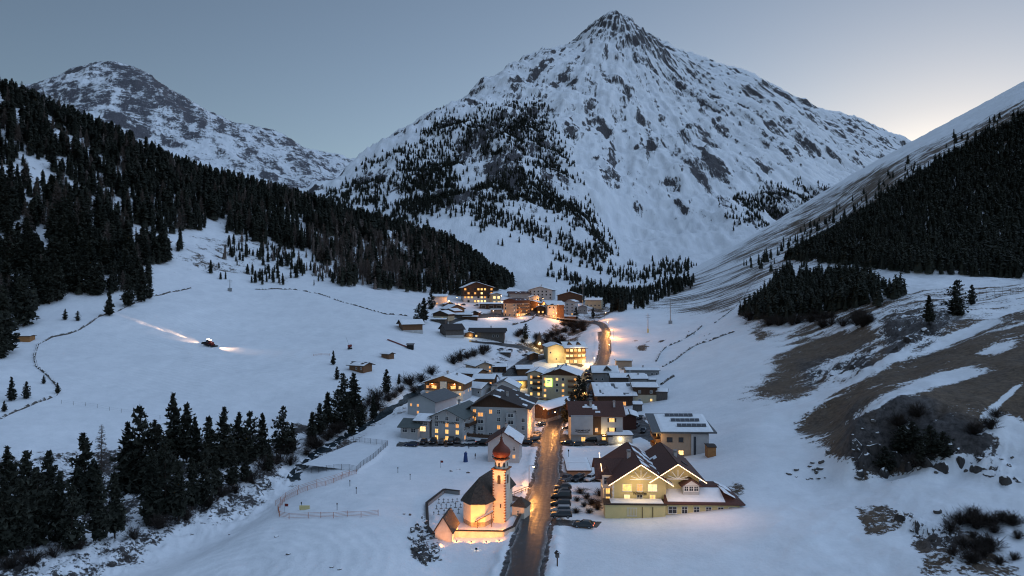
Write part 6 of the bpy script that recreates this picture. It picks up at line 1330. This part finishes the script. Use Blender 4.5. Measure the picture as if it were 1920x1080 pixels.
# ------------------------------------------------------------------ cars
def car_meshes(L, Wd, H, van=False):
    def loft(sec):
        mb = MB(); n = 8
        for x, w, z0, z1 in sec:
            c = .09
            for a, b in ((-w + c, z0), (w - c, z0), (w, z0 + c), (w, z1 - c * 1.5), (w - c * 1.3, z1), (-w + c * 1.3, z1), (-w, z1 - c * 1.5), (-w, z0 + c)): mb.v.append((x, a, b))
        for i in range(len(sec) - 1):
            for k in range(n): mb.f.append((i*n+k, i*n+(k+1) % n, (i+1)*n+(k+1) % n, (i+1)*n+k)); mb.m.append(0)
        mb.f.append(tuple(range(n))[::-1]); mb.m.append(0); mb.f.append(tuple((len(sec)-1)*n + k for k in range(n))); mb.m.append(0); return mb
    h, w = L / 2, Wd / 2; bz = .62 * H
    body = loft([(-h, w * .86, .36, bz * .92), (-h + .12, w * .97, .27, bz), (-h * .5, w, .24, bz * 1.03), (h * .3, w, .24, bz * 1.02), (h * .55, w * .98, .25, bz * .96), (h - .18, w * .92, .27, bz * .84), (h, w * .78, .36, bz * .70)])
    r0, r1 = (-h * .93, -h * .84) if van else (-h * .9, -h * .62); f0, f1 = h * .38, h * .02 if not van else h * .18
    gl = MB(); bot = [(r0, w * .93), (f0, w * .90)]; top = [(r1, w * .74), (f1, w * .72)]; zb, zt = bz * .99, H - .05
    q = [(r0, -w * .93, zb), (f0, -w * .9, zb), (f0, w * .9, zb), (r0, w * .93, zb), (r1, -w * .74, zt), (f1, -w * .72, zt), (f1, w * .72, zt), (r1, w * .74, zt)]
    gl.v += q; gl.f += [(0,1,5,4),(1,2,6,5),(2,3,7,6),(3,0,4,7)]; gl.m += [0] * 4
    rf = MB(); rf.v += [(r1 - .05, -w * .76, zt), (f1 + .05, -w * .74, zt), (f1 + .05, w * .74, zt), (r1 - .05, w * .76, zt), (r1 + .12, -w * .62, H), (f1 - .15, -w * .6, H), (f1 - .15, w * .6, H), (r1 + .12, w * .62, H)]
    rf.f += [(3,2,1,0),(4,5,6,7),(0,1,5,4),(1,2,6,5),(2,3,7,6),(3,0,4,7)]; rf.m += [0] * 6
    for (x, y) in ((r0, r1), (f0, f1)):
        for s in (-1, 1): rf.obox((x, s * w * .915, zb), (y, s * w * .74, zt), .07, .07)
    wh = MB().tube((0, -.1, 0), (0, .1, 0), .33, n=12); rm = MB().tube((0, -.115, 0), (0, .115, 0), .19, n=8)
    hl = MB().box(h - .16, -.2, bz * .64, h - .02, .2, bz * .80); tl = MB().box(-h - .01, -.14, bz * .72, -h + .1, .14, bz * .92)
    return dict(body=body, glass=gl, roof=rf, wheel=wh, rim=rm, hl=hl, tl=tl, L=L, W=Wd)
RUB = mat("tyre_rubber", (.015, .015, .016), .8, .2, 4); CHROME = mat("wheel_alloy", (.35, .35, .36), .35, .1, 3, metal=.8); HLM = mat("headlamp_glass", (.5, .5, .5), .15, .05, 3); TLM = mat("tail_lamp_red", (.25, .012, .01), .3, .1, 3)
HLON = emit("headlamp_on", (1, .85, .6), 8.0); TLON = emit("tail_lamp_on", (1, .12, .04), 3.0); HLON.cycles.emission_sampling = TLON.cycles.emission_sampling = 'NONE'
PAINT = {k: mat("car_paint_" + k.replace(" ", "_"), c, .28, .06, 2, metal=.2, spec=.5) for k, c in {"black": (.012, .012, .014), "dark grey": (.05, .052, .056), "dark blue": (.012, .02, .05), "silver": (.30, .31, .32), "white": (.55, .56, .57), "dark red": (.08, .012, .012)}.items()}
SHAPES = {"car": car_meshes(4.3, 1.78, 1.46), "estate car": car_meshes(4.6, 1.82, 1.55, True), "van": car_meshes(4.9, 1.92, 1.95, True)}
_cm = {}
def car(u, v, rz, colour, shape, label, group, lights=None, snow=False):
    P = AT(u, v); S = SHAPES[shape]; key = (shape, colour)
    if key not in _cm: _cm[key] = (S["body"].mesh("body", [PAINT[colour]], True), S["roof"].mesh("roof", [PAINT[colour]]))
    if shape not in _cm:
        _cm[shape] = {k: S[k].mesh(k, [m]) for k, m in (("glass", GLASSD), ("wheel", RUB), ("rim", CHROME), ("hl", HLM), ("tl", TLM))}
        for k, m in (("hl_on", HLON), ("tl_on", TLON)): c = _cm[shape][k[:2]].copy(); c.materials.clear(); c.materials.append(m); _cm[shape][k] = c
    cm = _cm[shape]; o = thing("parked_car", label, shape, P + Vector((0, 0, .02)), math.radians(rz), group)
    nx = (gz(P.x + .8, P.y) - gz(P.x - .8, P.y)) / 1.6; ny = (gz(P.x, P.y + .8) - gz(P.x, P.y - .8)) / 1.6; o.location.z += .5 * abs(nx) + .5 * abs(ny)
    link("body", _cm[key][0], o); link("window_glass", cm["glass"], o); link("roof", _cm[key][1], o)
    for sx in (-.30, .29):
        for sy in (-1, 1): w = link("wheel", cm["wheel"], o, (sx * S["L"], sy * (S["W"] / 2 - .09), .33)); link("rim", cm["rim"], w)
    for sy in (-1, 1): link("headlight", cm["hl_on" if lights == 'h' else "hl"], o, (0, sy * S["W"] * .33, 0)); link("tail_light", cm["tl_on" if lights == 't' else "tl"], o, (0, sy * S["W"] * .36, 0))
    if snow: snow_sheet(o, (-S["L"] * .28, -.6, 1.5), (1, 0, 0), (0, 1, 0), 1.7, 1.2, 1.0, .12, 3, name="snow")
    return o
RW = "cars parked beside the road by the yellow hotel"
for i, (u, v, c, s) in enumerate([(1055, 918, "dark grey", "car"), (1054, 927, "black", "car"), (1052, 938, "black", "van"), (1051, 950, "black", "estate car"), (1051, 961, "silver", "estate car"), (1052, 972, "dark grey", "estate car")]):
    car(u, v, 180 + RNG.uniform(-4, 4), c, s, f"{c} {s}, number {['one','two','three','four','five','six'][i]} from the far end of the roadside row", RW)
car(1094, 989, 165, "dark grey", "car", "dark car alone on the drive before the yellow hotel", None, 't')
for i, (u, v, c, s) in enumerate([(1061, 902, "dark grey", "car"), (1083, 902, "black", "estate car"), (1107, 901, "white", "estate car"), (1128, 900, "silver", "car")]):
    car(u, v, -125, c, s, f"{c} {s}, {['first','second','third','fourth'][i]} from the road under the peach garage", "cars parked below the peach garage")
KL = "cars parked before the lettered hotel"
for i, (u, v, c, s, r) in enumerate([(771, 837, "dark blue", "car", 172), (794, 832, "black", "car", -98), (812, 831, "black", "estate car", -95), (828, 832, "dark grey", "car", -92), (845, 832, "black", "van", -90), (878, 833, "white", "estate car", -165), (905, 833, "black", "estate car", 175), (858, 830, "dark grey", "car", -90)]):
    car(u, v, r, c, s, f"{c} {s}, {['far left of','second in','third in','fourth in','tallest in','white one in','right end of','low one in'][i]} the line before the lettered hotel", KL, 't' if i == 5 else None)
for i, (u, v, c, s, r, lb, lt) in enumerate([(986, 833, "black", "car", 178, "black car at the corner between cottage and road", None), (1000, 827, "dark grey", "estate car", -150, "dark estate car under the lamp right of the big hotel", None), (1004, 818, "silver", "car", -150, "silver car behind the dark ones by the big hotel", None),
    (1014, 799, "black", "car", -140, "black car beside the dark timber barn", None), (1066, 807, "black", "car", 170, "black car at the foot of the sign wall", 'h'), (1106, 829, "black", "van", 175, "black van before the guest house entrance", None), (1063, 834, "black", "car", 178, "black car at the roadside corner of the guest house", None),
    (1082, 836, "dark grey", "car", 175, "dark grey car between the van and the road", None), (1206, 811, "black", "estate car", -110, "dark estate car beside the modern house", 't'), (1199, 786, "dark grey", "car", -150, "dark car uphill of the modern house", None), (1216, 786, "white", "estate car", 172, "white estate car uphill of the modern house", None),
    (1193, 801, "black", "car", -120, "black car tucked behind the guest house annex", None), (1110, 738, "dark grey", "car", 40, "dark car highest in the row below the green sign hotel", None), (1108, 745, "black", "car", 30, "black car in the row below the green sign hotel", None), (1100, 751, "white", "car", 20, "white car lowest in the row below the green sign hotel", None),
    (1104, 698, "silver", "car", 10, "silver car lit orange by the floodlit hotel corner", None), (1102, 704, "dark red", "car", 10, "dark red car lit by the floodlit hotel corner", None), (1105, 711, "dark grey", "car", 10, "dark car third below the floodlit hotel corner", None), (1106, 718, "black", "estate car", 10, "black car fourth below the floodlit hotel corner", None),
    (1171, 684 + 9, "silver", "car", 170, "silver car parked before the hut above the grey house", None), (955, 660, "dark grey", "car", 160, "dark car on the yard left of the small dark hut", None), (965, 692, "silver", "car", 150, "pale car on the lane above the open garage", None),
    (868, 564 + 9, "black", "car", 175, "black car among the huts below the dark timber hotel", None), (905, 574, "black", "car", 178, "black car below the dark timber hotel", None), (893, 574, "dark grey", "car", 178, "grey car below the dark timber hotel", None), (990, 591, "black", "car", 170, "black car on the upper road by the peach hotel", None)]):
    car(u, v, r, c, s, lb, "cars parked about the village", lt)

for i, (u, v, c, lb) in enumerate([(938, 658, "silver", "silver car leftmost on the river yard"), (975, 660, "white", "white car right on the river yard"), (985, 668, "black", "black car nearest the small dark hut"), (948, 604 - 4, "dark grey", "dark car parked along the upper road bend"), (1030, 592, "black", "black car before the bridge hotel's front"), (1128, 834, "dark grey", "dark grey car before the flat white garage")]):
    car(u, v, RNG.uniform(150, 200), c, "car", lb, "cars parked about the village")
# ------------------------------------------------------------------ fences and walls
def sample_px(px, step):
    P = [AT(*p) for p in px]; out = [P[0]]
    for a, b in zip(P[:-1], P[1:]):
        n = max(1, round((Vector((b.x, b.y)) - Vector((a.x, a.y))).length / step))
        for k in range(1, n + 1): q = a.lerp(b, k / n); out.append(Vector((q.x, q.y, gz(q.x, q.y))))
    return out
ORNET = mat("orange_safety_net", (.42, .14, .06), .8, .2, 2); DARKNET = mat("dark_fence_net", (.035, .035, .04), .8, .2, 2)
def net_fence(name, px, label, step, h, postm, netm, rails=4, t=.035):
    pts = sample_px(px, step); o = thing(name, label, "fence", pts[0]); pm = MB().tube((0, 0, -.4), (0, 0, h + .12), .05, n=5).mesh("post", [postm])
    for p in pts: link("post", pm, o, p - pts[0])
    for a, b in zip(pts[:-1], pts[1:]):
        a, b = a - pts[0], b - pts[0]; m = MB()
        m.obox(a + Vector((0, 0, h)), b + Vector((0, 0, h)), t, t); pan = m.build("net_panel", netm, o)
        for k in range(1, rails): z = h * k / rails; MB().obox(a + Vector((0, 0, z)), b + Vector((0, 0, z)), t, t).build("net_cord", netm, pan)
    return o
net_fence("safety_net_fence", [(709,967),(677,970),(625,972),(578,972),(542,973),(524,969),(521,957),(533,941),(558,928),(594,915),(625,906),(668,889)], "orange net fence curving round the practice slope", 3.2, 1.1, ORNET, ORNET, 4, .045)
net_fence("safety_net_fence", [(517,948),(535,933),(560,919),(594,908),(628,899),(655,890)], "second orange net fence running behind the curved one", 3.4, 1.1, ORNET, ORNET, 3, .04)
net_fence("pond_fence", [(556,882),(612,884),(669,885),(700,861),(727,836),(695,832),(663,829),(612,854),(556,882)], "dark net fence round the snowed-over pond", 2.6, 1.5, TRIMD, DARKNET, 5, .045)
net_fence("rail_fence", [(952,933),(965,930),(978,925),(992,919)], "timber rail fence beside the road behind the church", 2.2, 1.0, WOOD, WOOD, 2, .1)
net_fence("wire_fence", [(115,757),(160,762),(205,770),(250,777),(300,786),(345,796)], "thin post and wire fence across the left meadow", 5.0, 1.2, WOODG, STEEL, 2, .015)
net_fence("rail_fence", [(1822,560),(1850,557),(1880,554),(1925,551),(1990,548)], "tall timber post fence on the right terrace", 3.6, 3.0, WOODM, WOODG, 3, .07)
net_fence("safety_net_fence", [(588,668),(602,666),(618,667)], "short red net fence beside the small meadow pine", 3.0, .9, ORNET, ORNET, 3, .05)
DRY = snow_capped(mat("dry_stone", (.10, .09, .083), .9, .5, 1.5, bump=.8), .66)
def stone_wall(px, label, h=1.0, w=.8, step=1.1, snow=True):
    pts = sample_px(px, step); mb = MB(); o0 = pts[0]; r = random.Random(len(pts)); n = len(pts)
    for i, p in enumerate(pts):
        d = (pts[min(i+1, n-1)] - pts[max(i-1, 0)]); d.z = 0; d.normalize(); s = Vector((d.y, -d.x, 0)); q = p - o0; hh = h * (r.uniform(.55, 1.25) if r.random() > .28 else .02); ww = w * r.uniform(.7, 1.2)
        for a, z in ((-.62, -.5), (-.5, hh * .7), (-.22, hh), (.25, hh * r.uniform(.85, 1.1)), (.5, hh * .65), (.62, -.5)): mb.v.append(tuple(q + s * ww * (a + r.uniform(-.08, .08)) + Vector((0, 0, z + r.uniform(-.06, .06)))))
    for i in range(n - 1):
        for k in range(5): a = i * 6 + k; mb.f.append((a, a + 1, a + 7, a + 6)); mb.m.append(0)
    o = mb.build("dry_stone_wall", DRY, None, loc=o0); return tag(o, label, "wall")
stone_wall([(0,786),(40,768),(78,752),(104,742),(112,733),(100,716),(84,700),(68,688),(64,668),(72,645),(100,632),(128,627),(150,618),(170,606),(185,594),(205,588),(225,582),(250,570),(285,556),(320,548),(358,540)], "dry stone wall winding down the left edge of the ski meadow", .85, .7)
stone_wall([(478,543),(520,542),(565,545),(600,552),(640,566),(680,577),(725,590),(765,593)], "dry stone wall along the top of the ski meadow", .8, .6)
stone_wall([(1316,612),(1300,625),(1275,640),(1250,650),(1238,662),(1230,678)], "upper dry stone wall climbing the slope right of the village", .9, .7)
stone_wall([(1378,622),(1360,628),(1335,638),(1312,645),(1300,650),(1285,660),(1265,676),(1243,688)], "lower dry stone wall climbing the slope right of the village", 1.0, .8)
stone_wall([(1264,706),(1250,714),(1240,722)], "short stone wall behind the small sheds", 1.1, .8)
stone_wall([(960,610),(985,604),(998,598),(1004,592)], "low stone wall on the bank below the peach hotel", 1.2, .9)
stone_wall([(1420,520),(1405,540),(1392,560),(1375,580),(1340,606)], "stone wall running up the striped right slope", .8, .6)
# ------------------------------------------------------------------ snow groomer
P = AT(392, 648); gr = thing("snow_groomer", "snow groomer with headlights on, working the dark meadow", "snow groomer", P + Vector((0, 0, .1)), math.radians(148))
RED = mat("groomer_red", (.16, .02, .015), .4, .1, 2); gs = .95; gr.scale = (gs, gs, gs)
for s in (-1, 1):
    t_ = MB(); prof_t = [(-2.3, .45), (-1.9, .1), (1.9, .1), (2.4, .55), (2.0, .95), (-1.9, .95)]
    n0 = len(t_.v); y0, y1 = s * 1.0, s * 2.0
    t_.v += [(x, y0, z) for x, z in prof_t] + [(x, y1, z) for x, z in prof_t]
    for i in range(6): j = (i + 1) % 6; t_.f.append((i, j, 6 + j, 6 + i)); t_.m.append(0)
    t_.f += [tuple(range(6)), tuple(range(11, 5, -1))]; t_.m += [0, 0]; t_.build("track", RUB, gr)
MB().box(-2.4, -1.0, .6, 1.2, 1.0, 1.5).build("body", RED, gr); MB().box(-2.3, -.9, 1.5, -.4, .9, 2.1).build("engine_cover", RED, gr)
cb = MB(); cb.v += [(-.3, -1.1, 1.4), (1.7, -1.1, 1.4), (1.7, 1.1, 1.4), (-.3, 1.1, 1.4), (-.2, -1.0, 2.8), (1.2, -1.0, 2.8), (1.2, 1.0, 2.8), (-.2, 1.0, 2.8)]
cb.f += [(0,1,5,4),(1,2,6,5),(2,3,7,6),(3,0,4,7),(4,5,6,7)]; cb.m += [0]*5; cab = cb.build("cabin", GLASSD, gr); MB().box(-.3, -1.1, 2.8, 1.3, 1.1, 2.95).build("cabin_roof", RED, cab)
for s in (-.8, -.3, .3, .8): MB().box(1.3, s - .12, 2.85, 1.42, s + .12, 3.05).build("work_lamp", BULBW, cab); MB().box(-.45, s - .12, 2.85, -.32, s + .12, 3.05).build("work_lamp", BULBW, cab)
bl = MB(); bl.v += [(3.1, -2.3, .1), (3.1, 2.3, .1), (2.9, 2.3, 1.2), (2.9, -2.3, 1.2), (3.25, -2.3, .1), (3.25, 2.3, .1), (3.05, 2.3, 1.2), (3.05, -2.3, 1.2)]; bl.f += [(0,1,2,3),(7,6,5,4),(0,4,5,1),(3,2,6,7),(0,3,7,4),(1,5,6,2)]; bl.m += [0]*6; bl.build("blade", BLACKM, gr)
MB().obox((1.6, -.6, .6), (3.0, -.6, .6), .15, .15).build("blade_arm", BLACKM, gr); MB().obox((1.6, .6, .6), (3.0, .6, .6), .15, .15).build("blade_arm", BLACKM, gr)
MB().box(-4.0, -2.2, .1, -3.2, 2.2, .7).build("tiller", BLACKM, gr); MB().obox((-2.3, 0, .7), (-3.4, 0, .5), .25, .25).build("tiller_arm", BLACKM, gr)
gq = gr.location; tq = AT(262, 606); hd = math.atan2(tq.y - gq.y, tq.x - gq.x); gr.rotation_euler = (0, math.atan2(-(tq.z - gq.z), math.hypot(tq.x - gq.x, tq.y - gq.y)), hd)
WARM = (1, .60, .34); Rm = gr.rotation_euler.to_matrix().transposed()
def loc_(p): return Rm @ (Vector(p) - gq) / gs
light((3.4, 0, 2.6), 5000, WARM, parent=gr, r=.15, spot=46, aim=(3.4 + 8, 0, .4), blend=1.0); light((3.4, 0, 2.8), 60000, WARM, parent=gr, r=.15, spot=10, aim=loc_(AT(335, 628)), blend=1.0); light((3.4, 0, 2.8), 160000, WARM, parent=gr, r=.15, spot=5.5, aim=loc_(AT(285, 612)), blend=1.0)
light((-4.1, 0, 2.6), 5000, WARM, parent=gr, r=.15, spot=60, aim=loc_(AT(430, 655)), blend=1.0)
# ------------------------------------------------------------------ poles, lift gear, signs
def power_pole(u, v, vt, label, yellow=False):
    P = AT(u, v); H = (v - vt) * P.y / F; o = thing("power_pole", label, "pole", P); MB().tube((0, 0, -.5), (0, 0, H), .35, .16, 8).build("mast", STEEL, o)
    for z in (.88, .78): MB().box(-1.6, -.08, H * z, 1.6, .08, H * z + .18).build("crossarm", STEEL, o)
    if yellow: MB().tube((0, 0, 0), (0, 0, 2.6), .6, .6, 8).build("padding", YELLOW, o)
    else: MB().box(-1.2, -.8, 0, 1.2, .8, 2.2).build("base_frame", STEEL, o)
power_pole(1257, 607, 560, "tall lift pylon on the slope right of the road fork"); power_pole(1215, 624, 588, "slim lift pylon with yellow padding above the road fork", True)
power_pole(431, 546, 524, "ski lift mast at the top of the left meadow"); power_pole(856, 436, 422, "upper lift tower on the ski piste"); power_pole(907, 472, 458, "lower lift tower on the ski piste")
power_pole(1093, 585, 528, "tall thin mast behind the upper village")
P = AT(656, 655); sgn = thing("snow_cannon", "red snow cannon on the meadow with its hose mast", "snow cannon", P, .6)
MB().tube((-.9, 0, 1.5), (.9, 0, 1.9), .75, .65, 12).build("fan_housing", RED, sgn); MB().box(-1, -.7, .2, 1, .7, .9).build("chassis", BLACKM, sgn); MB().tube((0, 0, .8), (0, 0, 1.5), .2).build("swivel", BLACKM, sgn); MB().tube((.6, .9, 0), (-1.8, .9, 6.5), .06).build("mast", STEEL, sgn)
P = AT(768, 654); mc = thing("magic_carpet", "conveyor lift with red belt and dark drive station on the meadow", "ski lift", P); Q = AT(727, 638) - P
MB().obox((0, 0, .5), Q + Vector((0, 0, .5)), 1.1, .3).build("belt", RED, mc); MB().box(-1.4, -1.4, -.5, 2.2, 1.4, 2.0).build("drive_station", BLACKM, mc); MB().slab([(-1.8, -1.6, 2.3), (2.6, -1.6, 2.3), (2.6, 1.6, 2.7), (-1.8, 1.6, 2.7)], .12).build("station_roof", TRIMD, mc)
P = AT(873, 866); bp_ = thing("padded_post", "tall blue padded post on the snow behind the church", "post", P); BLUE = mat("blue_padding", (.02, .05, .16), .7, .2, 2)
MB().lathe([(.65, -.2), (.6, .8), (.5, 1.7), (.42, 2.0), (.5, 2.2), (.42, 2.6), (.05, 2.8)], 10).build("padding", BLUE, bp_); MB().tube((.1, 0, 2.4), (.1, 0, 3.0), .12).build("post", WOODM, bp_)
def flag(u, v, lab):
    P = AT(u, v); o = thing("marker_flag", lab, "flag", P); MB().tube((0, 0, -.3), (0, 0, 2.0), .03, n=5).build("pole", BLACKM, o); m = MB(); m.v += [(0, 0, 1.4), (.35, .04, 1.38), (.75, -.04, 1.42), (0, 0, 2.0), (.35, .04, 1.98), (.75, -.04, 1.95)]; m.f += [(0,1,4,3),(1,2,5,4)]; m.m += [0,0]; m.build("cloth", RED, o)
flag(826, 877, "small red marker flag on the snow before the parked cars"); flag(534, 962, "red marker flag inside the curved net fence")
for (u, v, lb) in [(565, 955, "small dark post by the yellow board inside the net fence"), (668, 926, "dark marker post in the middle of the practice slope"), (656, 912, "thin marker pole above the practice slope"), (632, 957, "thin marker pole low on the practice slope"), (746, 887, "thin marker pole below the cars' bank"), (769, 900, "short marker pole left of the churchyard")]:
    P = AT(u, v); o = thing("marker_post", lb, "post", P); MB().tube((0, 0, -.3), (0, 0, 1.5), .06, n=6).build("stake", BLACKM, o); MB().box(-.12, -.05, 1.2, .12, .05, 1.55).build("plate", TRIMD, o)
P = AT(571, 956); o = thing("warning_board", "small yellow board lying inside the net fence", "sign", P); MB().box(-1.1, -.1, 0, 1.1, .1, .9).build("board", YELLOW, o); MB().box(-.9, -.05, -.3, -.8, .05, 0).build("leg", WOODM, o); MB().box(.8, -.05, -.3, .9, .05, 0).build("leg", WOODM, o)
P = AT(1045, 1062); ws = thing("wayside_shrine", "small wooden wayside shrine on a post by the road", "shrine", P, .3); MB().box(-.09, -.09, -.3, .09, .09, 1.5).build("post", WOOD, ws); sb = MB().box(-.3, -.2, 1.5, .3, .2, 2.2).build("box", WOODG, ws); MB().slab([(-.45, -.35, 2.15), (0, -.35, 2.6), (0, .35, 2.6), (-.45, .35, 2.15)], .06).slab([(0, -.35, 2.6), (.45, -.35, 2.15), (.45, .35, 2.15), (0, .35, 2.6)], .06).build("roof", TRIMD, sb)
P = AT(1032, 999); ts = thing("traffic_sign", "triangular traffic sign on the verge before the yellow hotel", "sign", P); MB().tube((0, 0, -.3), (0, 0, 2.0), .04, n=6).build("post", STEEL, ts); m = MB(); m.face([(-.45, -.05, 1.5), (.45, -.05, 1.5), (0, -.05, 2.3)]); pl = m.build("rim", RED, ts); m = MB(); m.face([(-.28, -.06, 1.6), (.28, -.06, 1.6), (0, -.06, 2.08)]); m.build("face", TRIM, pl)
for (u, v, lb) in [(1066, 862, "dark lamp standard on the snow terrace by the road")]:
    P = AT(u, v); o = thing("lamp_standard", lb, "lamp post", P); MB().tube((0, 0, -.3), (0, 0, 2.4), .06, n=6).build("post", BLACKM, o); MB().lathe([(.02, 2.3), (.2, 2.4), (.22, 2.8), (.02, 3.0)], 8).build("lantern", BLACKM, o)
# ------------------------------------------------------------------ people
def person(u, v, rz, label, coat):
    P = AT(u, v); me = bpy.data.meshes.new("body")
    vs = [(0,0,.95),(0,0,1.15),(0,.01,1.4),(0,0,1.52),(0,-.02,1.66),(-.1,0,.9),(-.11,-.05,.5),(-.11,0,.08),(-.11,-.14,.03),(.1,0,.9),(.12,.06,.5),(.12,.12,.08),(.12,-.02,.03),(-.2,0,1.4),(-.27,0,1.12),(-.25,-.12,.9),(.2,0,1.4),(.27,.02,1.12),(.26,-.1,.9),(0,-.02,1.78)]
    es = [(0,1),(1,2),(2,3),(3,4),(4,19),(0,5),(5,6),(6,7),(7,8),(0,9),(9,10),(10,11),(11,12),(2,13),(13,14),(14,15),(2,16),(16,17),(17,18)]
    me.from_pydata(vs, es, []); o = bpy.data.objects.new("body", me); COL.objects.link(o); m = o.modifiers.new("skin", 'SKIN'); o.modifiers.new("sub", 'SUBSURF').levels = 1
    rad = [.17,.18,.2,.07,.1,.11,.08,.06,.05,.11,.08,.06,.05,.09,.07,.05,.09,.07,.05,.09]
    for k, sv in enumerate(me.skin_vertices[0].data): sv.radius = (rad[k], rad[k]); sv.use_root = (k == 0)
    bpy.context.view_layer.update(); nm = bpy.data.meshes.new_from_object(o.evaluated_get(bpy.context.evaluated_depsgraph_get())); bpy.data.objects.remove(o); nm.name = "body"
    nm.materials.clear(); nm.materials.append(coat); t = thing("person", label, "person", P, rz); link("body", nm, t)
    return t
COAT = mat("dark_winter_coat", (.02, .022, .03), .8, .2, 3)
person(879, 841, .3, "person in dark clothes standing by the white car", COAT); person(891, 861, 1.2, "person in dark clothes walking on the snow behind the dome", COAT)
# ------------------------------------------------------------------ boulders
def boulder(P, r_, label, group, seed):
    r = random.Random(seed); bm = bmesh.new(); bmesh.ops.create_icosphere(bm, subdivisions=2, radius=1); cuts = [(Vector((r.gauss(0, 1), r.gauss(0, 1), r.gauss(0, 1))).normalized(), r.uniform(.45, .8)) for _ in range(9)]
    ax = Vector((r.uniform(.7, 1.3), r.uniform(.7, 1.2), r.uniform(.5, .9)))
    for v in bm.verts:
        for cn, cd in cuts:
            e = v.co.dot(cn) - cd
            if e > 0: v.co -= cn * e
        k = 1 + .28 * float(pnoise(np.array(v.co.x * 1.3 + seed), np.array(v.co.y * 1.3 + v.co.z * 1.9))); v.co = Vector((v.co.x * ax.x, v.co.y * ax.y, v.co.z * ax.z)) * k * r_
    me = bpy.data.meshes.new("boulder"); bm.to_mesh(me); bm.free(); me.materials.append(DRY); o = link("boulder", me, None, P + Vector((0, 0, r_ * .1)), (0, 0, r.uniform(0, 6))); tag(o, label, "boulder", group)
BR_ = random.Random(5)
for i in range(60):
    u, v = 768 + BR_.uniform(0, 66), 968 + BR_.uniform(0, 84)
    if not inpoly(np.array(u), np.array(v), [(764,1000),(790,965),(806,985),(835,1040),(812,1062),(775,1050)]): continue
    boulder(AT(u, v), BR_.uniform(.3, .85), "dark rock in the outcrop left of the gate chapel", "rocks below the churchyard", i)
for i, (u, v) in enumerate([(540,1040),(622,1064),(637,1068),(517,1007),(757,964),(768,966),(878,887),(860,880),(846,884),(430,1003),(395,968),(402,962)]): boulder(AT(u, v), BR_.uniform(.35, .6), "dark stone poking out of the foreground snow", "stones in the foreground snow", i + 60)
for i in range(60):
    u, v = BR_.choice([(BR_.uniform(1590, 1660), BR_.uniform(790, 905)), (BR_.uniform(1680, 1900), BR_.uniform(840, 900)), (BR_.uniform(1690, 1800), BR_.uniform(960, 1010)), (BR_.uniform(1480, 1560), BR_.uniform(850, 900)), (BR_.uniform(1290, 1340), BR_.uniform(620, 640))])
    boulder(AT(u, v), BR_.uniform(.3, .9), "grey boulder on the craggy right hillside", "boulders on the right hillside", i + 100)

# ledges of bedrock standing out of the crag
CR = random.Random(21); LEDGE = snow_capped(mat("dark_gneiss", (.055, .050, .048), .85, .55, 1.2, bump=.9, stretch=(1, 1, .35)), .55)
for i, (u, v, s) in enumerate([(1604, 838, 3.2), (1622, 868, 3.0), (1612, 890, 2.6), (1640, 850, 3.4), (1655, 885, 2.6), (1680, 868, 2.8), (1705, 880, 2.4), (1735, 872, 3.0), (1765, 880, 2.6), (1800, 868, 2.8), (1830, 880, 2.4), (1860, 892, 2.6), (1885, 905, 2.2), (1905, 900, 2.6), (1700, 835, 2.6), (1740, 838, 2.4), (1780, 845, 2.6), (1690, 972, 1.8), (1720, 985, 1.8), (1745, 1000, 1.6), (1775, 1012, 1.6), (1705, 640, 3.6), (1735, 622, 3.4), (1680, 655, 3.0), (1560, 705, 2.2), (1600, 692, 2.4)]):
    bm = bmesh.new(); bmesh.ops.create_icosphere(bm, subdivisions=3, radius=1); cuts = [(Vector((CR.gauss(0, 1), CR.gauss(0, 1), CR.gauss(0, .5))).normalized(), CR.uniform(.4, .75)) for _ in range(12)]
    sc_ = Vector((CR.uniform(.8, 1.3), CR.uniform(.6, 1.0), CR.uniform(.9, 1.5)))
    for q in bm.verts:
        for cn, cd in cuts:
            e = q.co.dot(cn) - cd
            if e > 0: q.co -= cn * e
        k = 1 + .16 * float(fbm(np.array([q.co.x * 2.2 + i]), np.array([q.co.y * 2.2 + q.co.z * 2.9]), 3)[0]); q.co = Vector((q.co.x * sc_.x, q.co.y * sc_.y, q.co.z * sc_.z)) * k * s * .75
    me = bpy.data.meshes.new("rock_ledge"); bm.to_mesh(me); bm.free(); me.materials.append(LEDGE)
    P = AT(u, v); tag(link("rock_ledge", me, None, P - Vector((0, 0, .25 * s)), (0, 0, CR.uniform(0, 6))), "dark bedrock ledge jutting from the right hillside", "rock", "rock ledges on the right hillside")

net_fence("rail_fence", [(930,666),(955,650),(985,646),(1000,650)], "low timber fence round the river yard", 4.0, 1.0, WOOD, WOODG, 2, .08)
net_fence("rail_fence", [(905,640),(930,640),(960,644)], "timber rail fence along the lane below the broad chalet", 4.0, 1.0, WOOD, WOODG, 2, .08)
